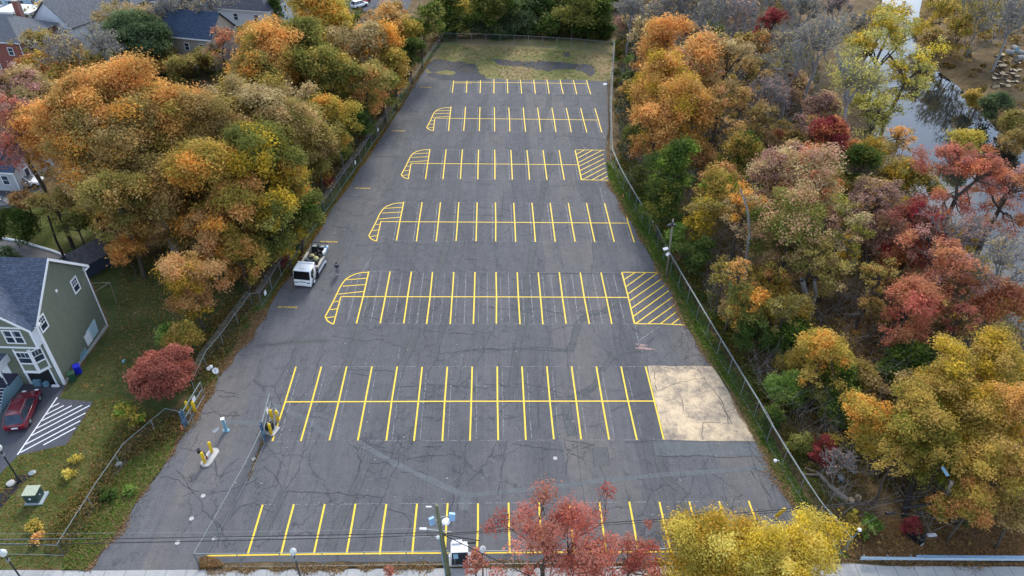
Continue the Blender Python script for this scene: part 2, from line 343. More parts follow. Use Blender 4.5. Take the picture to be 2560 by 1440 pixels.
# verges beside the lot
sheet('right_grass_verge', LOTR[3:] + [(2110,1410)] + [(x+22, y+6) for x, y in FR[:-4]] + [(1570,400),(1530,398)], .012, M['grass'], jag=.15, seed=8)
FLB = [(1108,108),(1058,182),(1030,222),(1000,262),(972,305),(930,362),(900,408),(868,450),(848,480),(826,512),(790,562),(764,600),(700,693),(684,720),(655,765)]
FLB2 = [(632,767),(590,825),(560,868),(525,910),(490,985)]
sheet('left_grass_verge', DRV + LOTL + [(1108,108),(1085,115)] + [(x-12, y-6) for x, y in FLB[1:]] + [(x-12, y-8) for x, y in FLB2] + [(435,1045),(330,1140),(260,1230),(150,1391),(150,1424)], .012, M['grass'], jag=.12, seed=9)
sheet('front_lawn', [(150,1420),(-60,1421),(-60,1250),(0,1180),(45,1137),(165,1112),(200,1060),(235,1000),(300,990),(420,1040),(330,1110),(260,1210)], .010, M['grass'], jag=.2, seed=10)
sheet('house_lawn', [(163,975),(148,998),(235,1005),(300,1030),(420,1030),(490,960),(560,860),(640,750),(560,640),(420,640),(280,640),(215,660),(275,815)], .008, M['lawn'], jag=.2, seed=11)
sheet('house_driveway', [(-200,960),(163,962),(148,997),(233,1005),(208,1050),(175,1100),(165,1112),(45,1139),(0,1185),(-300,1420)], .020, M['drive'])
# sidewalk and street along the bottom
walk_m, t_, b_ = new_mat('sidewalk_concrete', .9, .2); n_ = N(t_); v_ = objcoord(n_)
sx_ = n_.new('ShaderNodeSeparateXYZ'); n_.link(v_, sx_.inputs[0])
jn = n_.math('LESS_THAN', n_.math('FRACT', n_.math('MULTIPLY', n_.math('ADD', sx_.outputs[0], 400), 1/1.55)), .025)
c_ = n_.ramp(n_.noise(v_, .5, 5, .6), [(.3, (.30,.30,.295)), (.7, (.42,.415,.40))]); c_ = n_.mix(1, c_, n_.ramp(n_.noise(v_, 12, 4, .7), [(.3, (.85,.85,.85)), (.7, (1.12,1.12,1.12))]), 'MULTIPLY')
n_.link(n_.mix(jn, c_, (.13,.125,.12)), b_.inputs['Base Color'])
wl = [G(-900,1421), G(215,1427), G(640,1424), G(1280,1421), G(2120,1408), G(2215,1416), G(2560,1417), G(3300,1412)]
y0 = 27.6
b = MB()
for a, c in zip(wl[:-1], wl[1:]):
    b.quad((a[0], y0, .04), (c[0], y0, .04), (c[0], c[1], .04), (a[0], a[1], .04))
b.quad((wl[0][0], y0, .04), (wl[-1][0], y0, .04), (wl[-1][0], y0, -.1), (wl[0][0], y0, -.1))
tag(b.build('sidewalk', walk_m), kind='structure')
tag(MB().box(-90, 90, y0-.15, y0-.002, -.1, .045).build('kerb', M['concrete']), kind='structure')
tag(MB().quad((-400, 14, .006), (400, 14, .006), (400, y0-.15, .006), (-400, y0-.15, .006)).build('street', M['drive']), kind='structure')
# ------------------------------------------------------------------ painted markings
def paint_mat(name, c, worn=.5):
    m = bpy.data.materials.new(name); m.use_nodes = True; t = m.node_tree; b = t.nodes['Principled BSDF']; n = N(t); v = objcoord(n); b.inputs['Roughness'].default_value = .7
    n.link(n.ramp(n.noise(v, 5, 4, .7), [(.3, [x*.85 for x in c]), (.7, [min(1, x*1.1) for x in c])]), b.inputs['Base Color'])
    if worn > 0:
        tr = n.new('ShaderNodeBsdfTransparent'); mxs = n.new('ShaderNodeMixShader'); out = t.nodes['Material Output']
        k = n.ramp(n.noise(v, 7, 5, .75), [(worn-.06, (0,0,0)), (worn+.06, (1,1,1))])
        n.link(k, mxs.inputs[0]); n.link(tr.outputs[0], mxs.inputs[1]); n.link(b.outputs[0], mxs.inputs[2]); n.link(mxs.outputs[0], out.inputs[0])
    return m
YEL = paint_mat('yellow_line_paint', (.86,.58,.035), .30); GHOST = paint_mat('faded_white_line', (.29,.30,.32), .50); WL = paint_mat('white_line_paint', (.75,.78,.85), .15)
def strip(mb, pts, wd, z):
    """a ribbon of constant width along world points"""
    P = [Vector((p[0], p[1])) for p in pts]; L = []; R_ = []
    for i, p in enumerate(P):
        d = (P[min(i+1, len(P)-1)]-P[max(i-1, 0)]).normalized(); nn = Vector((-d.y, d.x)); w_ = wd[i] if isinstance(wd, list) else wd
        L.append((p.x+nn.x*w_/2, p.y+nn.y*w_/2, z)); R_.append((p.x-nn.x*w_/2, p.y-nn.y*w_/2, z))
    n = len(P); mb.add(L+R_, [(i, i+1, n+i+1, n+i) for i in range(n-1)])
SW = 2.6
ROWS = dict(A=(-19.03,17,32.6,37.34), B=(-19.87,15,44.28,54.20), C=(-14.67,13,61.13,71.04), D=(-12.05,13,77.90,87.91), E=(-9.47,10,94.76,104.65), F=(-6.84,11,111.64,121.78), G=(-6.88,11,128.35,135.59))
def island(mb, dx, dy):
    def q(pts): return [(G(*p)[0]+dx, G(*p)[1]+dy) for p in pts]
    strip(mb, q([(922,681),(905,682),(890,685),(876,691),(865,698),(857,708),(850,719),(832,757),(813,792),(818,802),(825,807),(834,811)]), .15, .036)
    strip(mb, q([(834,811),(852,743)]), .13, .0362)
    for s in ([(865,700),(920,696)], [(857,716),(914,712)], [(845,736),(911,729)], [(836,755),(849,753)], [(825,775),(845,772)], [(816,795),(839,792)]): strip(mb, q(s), .13, .0364)
for k, (x0, n, ya, yb) in ROWS.items():
    mb = MB(); gh = MB(); bk = MB(); rs = random.Random(ord(k))
    for i in range(n):
        x = x0+i*SW; j = rs.uniform(-.04, .04); ee = rs.uniform(-.08, .08)
        strip(mb, [(x+j, ya+ee), (x-j*.5, (ya+yb)/2), (x+j*.3, yb+ee*.5)], .15, .034)
        if k in 'CDEFG': strip(gh, [(x-SW*(.42 if k == 'C' else .16)+rs.uniform(-.05,.05), ya+.1), (x-SW*(.42 if k == 'C' else .16), yb-.2)], .09, .0285)
        if k in 'BC': strip(gh, [(x+.55, ya+.2), (x+.5, yb-.8)], .06, .0283)
        if k == 'B' and i < 6: strip(bk, [(x+.33, ya+.4), (x+.34, yb-.1)], .20, .0275)
    xe = x0+(n-1)*SW
    for yy in (ya-.02, yb): 
        xa = x0
        while xa < xe:
            xb = min(xe, xa+rs.uniform(1, 6)); strip(gh, [(xa, yy), (xb, yy)], .05, .0287); xa = xb+rs.uniform(0, 1.5)
    ym = dict(B=49.22, C=66.03, D=82.62, E=G(1280,411)[1], F=G(1280,298)[1], G=G(1280,207)[1]).get(k)
    if ym:
        xs = {'C': G(852,743)[0], 'D': G(852,743)[0]+2.62, 'E': G(852,743)[0]+5.2, 'F': G(852,743)[0]+7.83}.get(k, x0); strip(mb, [(xs, ym), ((xs+xe)/2, ym+.03), (xe+(0), ym)], .14, .0345)
    if k in 'CDEF': island(mb, {'C':0,'D':2.62,'E':5.20,'F':7.83}[k], ya-61.13)
    if k in 'CE':   # hatched no-parking bay at the right-hand end
        segs = ([[(1555,681),(1587,810)],[(1555,681),(1642,682)],[(1587,810),(1650,810),(1713,813)],[(1561,699),(1587,682)],[(1565,717),(1614,682)],[(1569,736),(1645,682)],[(1575,752),(1652,699)],[(1579,771),(1672,706)],[(1584,791),(1672,727)],[(1590,809),(1680,744)],[(1621,809),(1689,761)],[(1651,810),(1695,777)],[(1680,810),(1709,789)]] if k == 'C' else
                [[(1438,376),(1454,450)],[(1438,375),(1512,376)],[(1454,450),(1522,451)],[(1441,386),(1460,376)],[(1444,396),(1481,376)],[(1446,407),(1505,376)],[(1447,416),(1509,386)],[(1450,427),(1510,397)],[(1452,439),(1514,407)],[(1455,450),(1512,420)],[(1480,450),(1516,430)],[(1502,450),(1519,441)]])
        for i, s in enumerate(segs): strip(mb, [G(*p) for p in s], .13, .0348 if i < 3 else .0352)
    if k == 'A': 
        strip(mb, [G(*p) for p in [(517,1390),(640,1388),(780,1386),(960,1384),(1123,1383)]], .13, .0346)
        strip(mb, [G(*p) for p in [(1186,1383),(1400,1381),(1640,1380),(1900,1380),(2040,1384)]], .13, .0346)
    if k == 'G': strip(mb, [G(1135,208), G(1180,208)], .12, .0347)
    o = mb.build('bay_markings', YEL); tag(o, kind='structure')
    if gh.v: tag(gh.build('faded_markings', GHOST), kind='structure')
    if bk.v: tag(bk.build('blacked_out_lines', M['oldpaint']), kind='structure')
gh = MB()
for s in ([(880,700),(845,770)],[(1240,390),(1241,420)],[(1000,868),(996,895)],[(1587,812),(1599,870)],[(1597,852),(1650,815)],[(1455,360),(1462,372),(1480,440)],[(1500,470),(1512,520)],[(930,640),(900,690)],[(1490,300),(1520,360)],[(440,815),(470,812)]): strip(gh, [G(*p) for p in s], .08, .0289)
pf = G(760,1256)[1]
tag(gh.build('faded_survey_lines', GHOST), kind='structure')
# painted words
fc = bpy.data.curves.new('no_parking_words', 'FONT'); fc.body = 'NO PARKING'; fc.size = 1; fc.offset = .012; fc.space_character = 1.2; fo = bpy.data.objects.new('tmp', fc); COL.objects.link(fo)
dg = bpy.context.evaluated_depsgraph_get(); tm = bpy.data.meshes.new_from_object(fo.evaluated_get(dg)); bpy.data.objects.remove(fo); tm.materials.append(paint_mat('yellow_word_paint', (.86,.58,.035), .12))
vx = [v.co.x for v in tm.vertices]; tw = max(vx)-min(vx)
for (px, py, wpx) in ((718,767,48),(822,603,43),(906,469,38),(995,325,33),(1063,216,29)):
    a = G(px-wpx/2, py); c = G(px+wpx/2, py); L = math.dist(a, c); o = bpy.data.objects.new('no_parking_marking', tm); COL.objects.link(o)
    p = G(px-wpx/2, py+3); o.location = (p[0], p[1], .036); o.scale = (L/tw, L/tw*1.45, 1); o.rotation_euler = (0, 0, -.03); tag(o, kind='structure')
# house parking hatch
mb = MB(); Q = lambda x, y: G(x/4.8, 840+y/4.8)
for s in ([(210,1428),(688,738)],[(612,858),(712,808)],[(552,945),(768,835)],[(492,1025),(862,838)],[(430,1115),(985,832)],[(378,1198),(1078,836)],[(305,1303),(1028,925)],[(245,1400),(965,1018)],[(522,1310),(905,1105)]): strip(mb, [Q(*p) for p in s], .12, .026)
for yy in (560,600,638,676,714,752,790): pass
tag(mb.build('driveway_markings', WL), kind='structure')
# ------------------------------------------------------------------ sealed patches and cracks
pm = MB(); pz = [.0262]
def patch(mb, pts, wd): pz[0] += .00002; rs = random.Random(len(mb.v)); P = inter([G(*p) for p in pts], max(3, int(sum(math.dist(G(*a), G(*b)) for a, b in zip(pts[:-1], pts[1:]))/1.1))); strip(mb, [(p[0]+rs.uniform(-.07,.07), p[1]) for p in P], [wd*rs.uniform(.82, 1.15) for _ in P], pz[0]); return P
BANDS = [([(1375,380),(1362,455),(1347,540),(1335,605),(1322,685),(1312,760),(1303,830),(1290,880),(1282,950),(1272,1000)],.8),
 ([(1225,215),(1202,280),(1180,330),(1165,360),(1152,410),(1135,535),(1107,650),(1078,715),(1060,745),(1042,800),(1035,850),(1015,890),(995,940),(977,990),(952,1050)],.85),
 ([(930,728),(872,900),(847,945),(820,995),(795,1030)],.8),([(640,866),(720,857),(822,852)],.8),
 ([(1440,985),(1478,975),(1495,950),(1507,920),(1532,893),(1570,880),(1612,880)],.6),([(1425,880),(1436,840),(1448,805),(1462,790),(1510,780),(1530,765),(1545,742),(1572,735)],.75),([(1325,868),(1380,872),(1425,878)],.6),
 ([(1140,195),(1115,240),(1090,285),(1065,330)],.9),([(1175,199),(1150,235),(1127,262),(1105,300)],.7),([(1375,215),(1372,260),(1360,290),(1350,330)],.9),([(1385,241),(1430,236),(1500,242)],.6),
 ([(1430,283),(1470,286),(1495,285)],.45),([(1463,287),(1457,325),(1452,365)],.75),([(1415,341),(1470,345),(1515,350)],.4),([(1052,298),(1015,305),(985,315)],.35),([(1012,300),(1002,335),(985,372)],.7),
 ([(1012,395),(988,445),(955,492)],.55),([(925,393),(970,391),(1012,396)],.4),([(922,1140),(905,1185),(888,1225),(858,1285),(840,1325),(822,1375)],.85),([(710,1228),(678,1290),(650,1345)],.75),
 ([(1640,1120),(1652,1170),(1668,1200),(1705,1232)],.8),([(1697,1232),(1700,1270),(1690,1320)],.9),([(1415,1010),(1422,1060),(1432,1090)],.9),([(1500,1122),(1504,1165)],1.4),([(1420,1000),(1440,990),(1470,985),(1482,970)],.9),
 ([(1110,408),(1200,406),(1240,410)],.4),([(1110,535),(1180,537),(1260,540)],.5),([(1320,685),(1500,683),(1560,690)],.35),([(990,787),(1048,790)],.8),([(1875,1085),(1890,1140),(1920,1165)],.8)]
BW = []
for pts, wd in BANDS: BW.append((patch(pm, pts, wd), wd))
for poly in ([(882,843),(909,842),(903,867),(879,867)],[(1480,1118),(1520,1118),(1518,1166),(1484,1168)],[(1492,232),(1516,230),(1517,262),(1496,265)],[(1290,222),(1300,222),(1300,236),(1286,238)]):
    pz[0] += .00002; P = [G(*p) for p in poly]; pm.add([(x, y, pz[0]) for x, y in P], [(0,1,2,3)])
tag(pm.build('sealed_asphalt_bands', M['patch']), kind='structure')
lp = MB()
for pts, wd in (([(905,1112),(945,1135),(990,1160),(1075,1200),(1165,1240)],.55),([(1165,1240),(1280,1228),(1400,1216),(1500,1203),(1665,1186),(1800,1178),(1922,1168)],.5),([(1165,1240),(1160,1275)],.9),([(560,1055),(660,1060)],.5),([(680,1010),(760,1045),(820,1090)],.5)): patch(lp, pts, wd)
pz[0] += .0002; P = [G(*p) for p in [(1632,1105),(1890,1108),(1915,1140),(1640,1140)]]; lp.add([(x, y, pz[0]) for x, y in P], [(0,1,2,3)])
tag(lp.build('pale_trench_patches', M['litpatch']), kind='structure')
ck = MB(); rc = random.Random(11)
def crack(P, wd=.06, jit=.12, z=.0315, kids=True):
    L = sum(math.dist(a, b) for a, b in zip(P[:-1], P[1:])); Q = inter(P, max(3, int(L/.28)))
    ox = oy = 0; R_ = []
    for i, p in enumerate(Q):
        ox = ox*.7+rc.uniform(-jit, jit); oy = oy*.7+rc.uniform(-jit, jit); e = min(i, len(Q)-1-i); s = min(1, e/2)
        R_.append((p[0]+ox*s, p[1]+oy*s))
    strip(ck, R_, [wd*rc.uniform(.35, 1.5) for _ in R_], z+rc.uniform(0, .0008))
    if kids:
        for p in R_[1:-1]:
            if rc.random() < .075: a = rc.uniform(0, 6.28); l_ = rc.uniform(.3, 1.5); crack([p, (p[0]+math.cos(a)*l_, p[1]+math.sin(a)*l_)], wd*.55, jit*.8, z, False)
    return R_
for P, wd in BW:      # cracks run along both edges of the sealed bands
    for sgn in (-1, 1):
        if len(P) > 2: crack([(p[0]+sgn*wd*.5, p[1]) for p in P], .045, .06)
CR_ = [[(1232,880),(1300,872),(1400,878)],[(1145,885),(1200,870),(1265,875)],[(1090,885),(1148,880),(1180,875),(1300,870)],[(700,990),(720,985),(760,1010)],[(640,960),(685,965),(702,1000),(715,1050)],[(740,862),(705,940),(688,965)],[(812,875),(780,960),(740,1010)],[(870,935),(925,940)],[(868,925),(930,925),(985,930)],
 [(990,968),(1045,965)],[(1045,965),(1120,962),(1180,970),(1280,965)],[(1280,960),(1350,965),(1372,975),(1410,960)],[(1372,975),(1420,985),(1440,1000)],[(1350,965),(1345,1040),(1342,1080)],[(1360,880),(1352,965)],[(1425,885),(1424,915)],[(1560,1000),(1600,985),(1632,978),(1700,955),(1760,946)],[(1525,1030),(1545,1018),(1580,1010)],[(1760,915),(1770,900),(1730,850),(1700,800),(1660,760),(1630,735)],[(1740,905),(1700,920),(1660,925),(1622,930)],[(1440,785),(1500,775),(1560,800),(1600,835)],[(1330,770),(1400,782),(1420,790)],
 [(1355,800),(1400,782)],[(1612,862),(1640,845),(1648,835)],[(1545,730),(1550,800),(1552,870)],[(1480,560),(1482,640),(1480,700)],[(1480,460),(1482,560)],[(1520,590),(1500,600),(1440,590)],[(1282,480),(1350,475),(1400,465),(1515,460)],[(1300,590),(1380,580),(1450,560)],[(1600,600),(1630,640),(1650,670)],[(1580,620),(1610,650),(1640,680)],[(1280,700),(1340,690)],
 [(880,790),(950,800),(1000,795)],[(830,840),(880,850),(960,850)],[(1020,820),(1090,830),(1150,835),(1190,838)],[(1090,720),(1100,760),(1060,800)],[(1180,760),(1240,772),(1330,775)],[(850,680),(900,675),(950,672)],[(945,700),(925,760),(905,800)],[(1010,745),(995,780)],[(1120,695),(1130,740),(1118,800),(1095,880),(1070,945)],[(1245,795),(1210,870),(1175,940),(1140,970)],[(1170,870),(1150,930),(1142,962)],
 [(640,1085),(700,1160),(690,1220)],[(660,1165),(690,1190),(705,1225)],[(710,1228),(850,1232),(960,1243)],[(780,1085),(750,1150),(748,1180),(712,1225)],[(770,1090),(760,1120)],[(870,1110),(895,1130),(900,1180)],[(1010,1085),(990,1170),(965,1240),(930,1300),(905,1380)],[(925,1158),(975,1155)],[(1015,1150),(1080,1138),(1120,1135),(1155,1145)],[(1170,1105),(1150,1190),(1140,1225)],[(1240,1110),(1215,1160),(1165,1215)],[(1265,1100),(1245,1240)],[(1135,1240),(1120,1290)],[(1145,1262),(1125,1320)],[(955,1270),(1020,1290),(1030,1310),(1010,1370)],
 [(640,1260),(672,1280),(685,1280)],[(1280,1110),(1340,1120),(1410,1128)],[(1410,1105),(1420,1130),(1415,1190)],[(1500,1165),(1508,1200),(1510,1270)],[(1410,1100),(1490,1112),(1480,1115)],[(1560,1105),(1590,1105),(1640,1100)],[(1640,1140),(1760,1139),(1880,1141)],[(1770,1142),(1755,1175)],[(1735,1190),(1725,1225),(1700,1260)],[(1875,1175),(1900,1210),(1930,1250)],[(1880,1170),(1930,1195),(1935,1230)],[(1830,1285),(1840,1250),(1855,1238)],[(1720,1290),(1790,1280)],[(1890,1280),(1900,1270),(1920,1290)],[(1870,1105),(1900,1140),(1925,1150)],
 [(440,1175),(468,1215),(480,1225),(500,1230)],[(400,1193),(440,1200),(475,1215),(500,1255),(505,1275)],[(505,1275),(520,1290),(530,1300)],[(505,1280),(485,1300),(450,1355)],[(535,1145),(545,1170),(540,1200)],[(600,1145),(560,1170),(548,1200)],[(500,1240),(560,1232),(600,1215),(640,1200)],[(530,1300),(555,1310),(545,1370)],[(640,1255),(600,1270),(575,1300)],[(450,1120),(500,1130)],[(490,1030),(560,1035),(600,1040)],[(540,975),(590,985)],[(545,990),(600,995)],[(560,1050),(580,1030),(600,1040)],
 [(860,490),(900,495),(930,500),(960,497)],[(900,455),(905,470)],[(1020,472),(1040,474),(1075,472)],[(1100,440),(1140,440)],[(1140,450),(1160,455),(1225,462)],[(830,565),(870,570),(885,590)],[(890,615),(940,612),(1000,608),(1100,615)],[(1000,655),(1030,660),(1050,685)],[(1090,480),(1060,540),(1040,600)],[(1260,480),(1250,560)],[(1000,540),(1040,535),(1030,560),(1010,560)],[(1160,500),(1155,520)],[(1310,380),(1300,440)],[(1390,400),(1370,450)],[(1200,650),(1160,648)],[(1010,190),(1020,230)]]
for P in CR_: crack([G(*p) for p in P], .06, .11)
for _ in range(45):      # hairline cracking through the rest of the lot
    x, y = rc.uniform(-20, 24), rc.uniform(34, 126); a = rc.choice([rc.gauss(math.pi/2, .25), rc.gauss(0, .3)]); L = rc.uniform(2, 7)
    if not pip(np.array([x]), np.array([y]), LOTW)[0]: continue
    crack([(x, y), (x+math.cos(a)*L/2, y+math.sin(a)*L/2+rc.uniform(-.3,.3)), (x+math.cos(a)*L, y+math.sin(a)*L)], .025, .12)
def gator(cx, cy, r, n):
    for _ in range(n):
        p = G(cx, cy); x, y = p[0]+rc.gauss(0, r), p[1]+rc.gauss(0, r); a = rc.choice((0, math.pi/2))+rc.gauss(0, .35)
        crack([(x, y), (x+math.cos(a)*rc.uniform(.5,1.6), y+math.sin(a)*rc.uniform(.5,1.6))], .04, .08)
for c in ((1060,1000,1.2,26),(1000,1110,1.6,34),(1420,1020,1.2,18),(1215,1030,1.2,14),(1210,990,1.0,12),(1350,545,1.2,14),(1740,890,1.3,18),(1720,880,1.5,12),(800,1030,1.0,12),(915,1110,.8,12),(1660,660,1.2,10),(1050,690,1.2,10),(1000,1125,2.0,20),(1410,1130,.8,10)): gator(*c)
# long paver-lane joints
for k in range(15):
    x = -18+k*3.25+rc.uniform(-.5, .5); y = 30+rc.uniform(0, 10)
    while y < 132:
        L = rc.uniform(6, 20)
        if rc.random() < .62 and pip(np.array([x, x]), np.array([y, y+L]), LOTW).all(): crack([(x, y), (x+rc.uniform(-.15,.15), y+L/2), (x, y+L)], .03, .05)
        y += L+rc.uniform(1, 6)
tag(ck.build('asphalt_cracks', M['crack']), kind='structure')
# cream coated bay
mm, t_, b_ = new_mat('cream_coated_asphalt', .85, .2); n_ = N(t_); v_ = objcoord(n_)
q = n_.math('ADD', n_.math('MULTIPLY', n_.noise(v_, .30, 6, .75), .62), n_.math('MULTIPLY', n_.noise(v_, 1.6, 6, .8), .38))
c_ = n_.ramp(q, [(.38, (.18,.155,.13)), (.46, (.36,.29,.215)), (.53, (.55,.43,.29)), (.63, (.70,.55,.36))]); n_.link(n_.mix(1, c_, n_.ramp(n_.noise(v_, 10, 4, .8), [(.3, (.82,.82,.82)), (.7, (1.15,1.15,1.15))]), 'MULTIPLY'), b_.inputs['Base Color'])
sheet('cream_coated_bay', [(1618,915),(1782,916),(1826,988),(1874,1072),(1889,1104),(1662,1101)], .033, mm, jag=.05, seed=2)
ck = MB()
for P in [[(1632,980),(1660,972),(1700,955),(1760,946)],[(1660,918),(1700,925),(1740,905)],[(1740,915),(1765,955),(1790,990),(1830,1060)],[(1625,935),(1640,925),(1640,960),(1642,975)],[(1758,1056),(1758,1100)],[(1758,1056),(1830,1059)],[(1700,990),(1710,1030)],[(1795,1000),(1815,1040),(1822,1060)]]: crack([G(*p) for p in P], .07, .1, .036)
tag(ck.build('coated_bay_cracks', plain('coated_crack', (.13,.11,.09), .95)), kind='structure')
# pink surveying chalk, grey repair smear
pk = MB()
for i, (px, py, a, c) in enumerate(((1603,862,.10,1.4),(1612,872,.16,2.2),(1604,866,.2,.7))): p = G(px, py); pk.add([(p[0]+c*math.cos(t)*.5, p[1]+a*math.sin(t)-(.12*math.cos(t)), .0372+i*.0003) for t in np.linspace(0, 2*math.pi, 14)[:-1]], [tuple(range(13))])
tag(pk.build('pink_chalk_mark', paint_mat('pink_chalk', (.50,.30,.27), .5)), kind='structure')
sm = MB(); sm.add([(*G(*p), .0372) for p in [(530,1078),(548,1068),(546,1076),(535,1084)]], [(0,1,2,3)]); tag(sm.build('pale_smear', paint_mat('pale_smear', (.24,.27,.32), .4)), kind='structure')
# ------------------------------------------------------------------ trees
PAL = dict(
 orange=[(.54,.235,.055),(.48,.21,.045),(.42,.215,.04),(.58,.31,.075),(.28,.16,.035)],
 rust=[(.38,.17,.06),(.32,.155,.055),(.25,.15,.04),(.42,.24,.09)],
 brown=[(.34,.19,.062),(.27,.16,.05),(.20,.14,.035),(.39,.26,.115),(.17,.13,.03)],
 olive=[(.22,.165,.036),(.17,.14,.028),(.28,.205,.05),(.13,.115,.023),(.33,.225,.075)],
 olgreen=[(.12,.125,.022),(.16,.15,.028),(.08,.095,.02),(.22,.19,.042)],
 green=[(.045,.075,.014),(.06,.10,.018),(.03,.05,.014),(.10,.12,.025)],
 bright=[(.10,.17,.02),(.14,.20,.03),(.07,.12,.02),(.20,.24,.05)],
 bluegreen=[(.055,.078,.038),(.078,.108,.046),(.038,.058,.026),(.12,.145,.06)],
 gold=[(.38,.26,.03),(.32,.22,.025),(.44,.28,.05),(.24,.18,.02),(.18,.15,.02)],
 yellow=[(.46,.32,.03),(.40,.28,.026),(.31,.235,.026),(.52,.38,.07),(.24,.20,.026)],
 golive=[(.30,.20,.024),(.22,.165,.02),(.36,.21,.033),(.15,.13,.018),(.40,.24,.05)],
 red=[(.36,.10,.075),(.30,.085,.065),(.42,.145,.10),(.27,.10,.06)],
 brick=[(.24,.06,.04),(.20,.055,.045),(.28,.085,.06),(.16,.05,.035)],
 crimson=[(.20,.025,.03),(.14,.02,.025),(.26,.04,.04)],
 salmon=[(.42,.15,.08),(.36,.12,.07),(.46,.20,.08),(.28,.12,.05)],
 pinktan=[(.34,.22,.12),(.38,.18,.14),(.26,.20,.08),(.40,.29,.14),(.20,.18,.06)],
 tan=[(.34,.23,.11),(.28,.19,.08),(.38,.28,.14),(.22,.16,.06)],
 willow=[(.38,.31,.06),(.30,.265,.06),(.42,.34,.09),(.24,.23,.06)],
 grey=[(.20,.17,.13),(.24,.20,.14),(.16,.14,.10)],
 mauve=[(.26,.14,.12),(.22,.13,.11),(.30,.17,.13)])
def segs_mesh(name, segs, mat, parent, n=5):
    A = np.array([s[0] for s in segs], float); B = np.array([s[1] for s in segs], float); ra = np.array([s[2] for s in segs]); rb = np.array([s[3] for s in segs])
    d = B-A; L = np.linalg.norm(d, axis=1, keepdims=True); d = d/np.maximum(L, 1e-6); ref = np.where(np.abs(d[:, 2:3]) > .9, np.array([[1., 0, 0]]), np.array([[0, 0, 1.]]))
    u = np.cross(d, ref); u /= np.linalg.norm(u, axis=1, keepdims=True); v = np.cross(d, u); V = np.zeros((len(segs), 2*n, 3))
    for k in range(n):
        c, s_ = math.cos(2*math.pi*k/n), math.sin(2*math.pi*k/n); o = u*c+v*s_
        V[:, k] = A+o*ra[:, None]; V[:, n+k] = B+o*rb[:, None]
    base = (np.arange(len(segs))*2*n)[:, None]; F = np.concatenate([base+np.array([[k, (k+1)%n, n+(k+1)%n, n+k]]) for k in range(n)], 0)
    return npmesh(name, V.reshape(-1, 3), F, mat, parent, smooth=True)
def leaves(P, Nrm, size, rs, aspect=.62):
    """diamond leaf faces at P facing roughly Nrm"""
    n = len(P); a = rs.normal(size=(n, 3)); u = np.cross(Nrm, a); u /= np.linalg.norm(u, axis=1, keepdims=True)+1e-9; v = np.cross(Nrm, u)
    s = (size*rs.lognormal(0, .28, n))[:, None]*.5
    V = np.stack([P+u*s, P+v*s*aspect, P-u*s, P-v*s*aspect], 1).reshape(-1, 3); return V, np.arange(4*n).reshape(-1, 4)
def bend(p0, p1, r0, r1, rs, k=3, w=.12):
    p0, p1 = np.array(p0, float), np.array(p1, float); L = np.linalg.norm(p1-p0); pts = [p0+(p1-p0)*t/k+(rs.normal(size=3)*L*w*.5 if 0 < t < k else 0) for t in range(k+1)]
    return [(pts[i], pts[i+1], r0+(r1-r0)*i/k, r0+(r1-r0)*(i+1)/k) for i in range(k)], pts
NLEAF = [0]; LBOOST = 1.75; RZK = {'full': .95, 'sparse': .85, 'bare': .8, 'shrub': .8, 'ever': 1.2, 'round': .9}
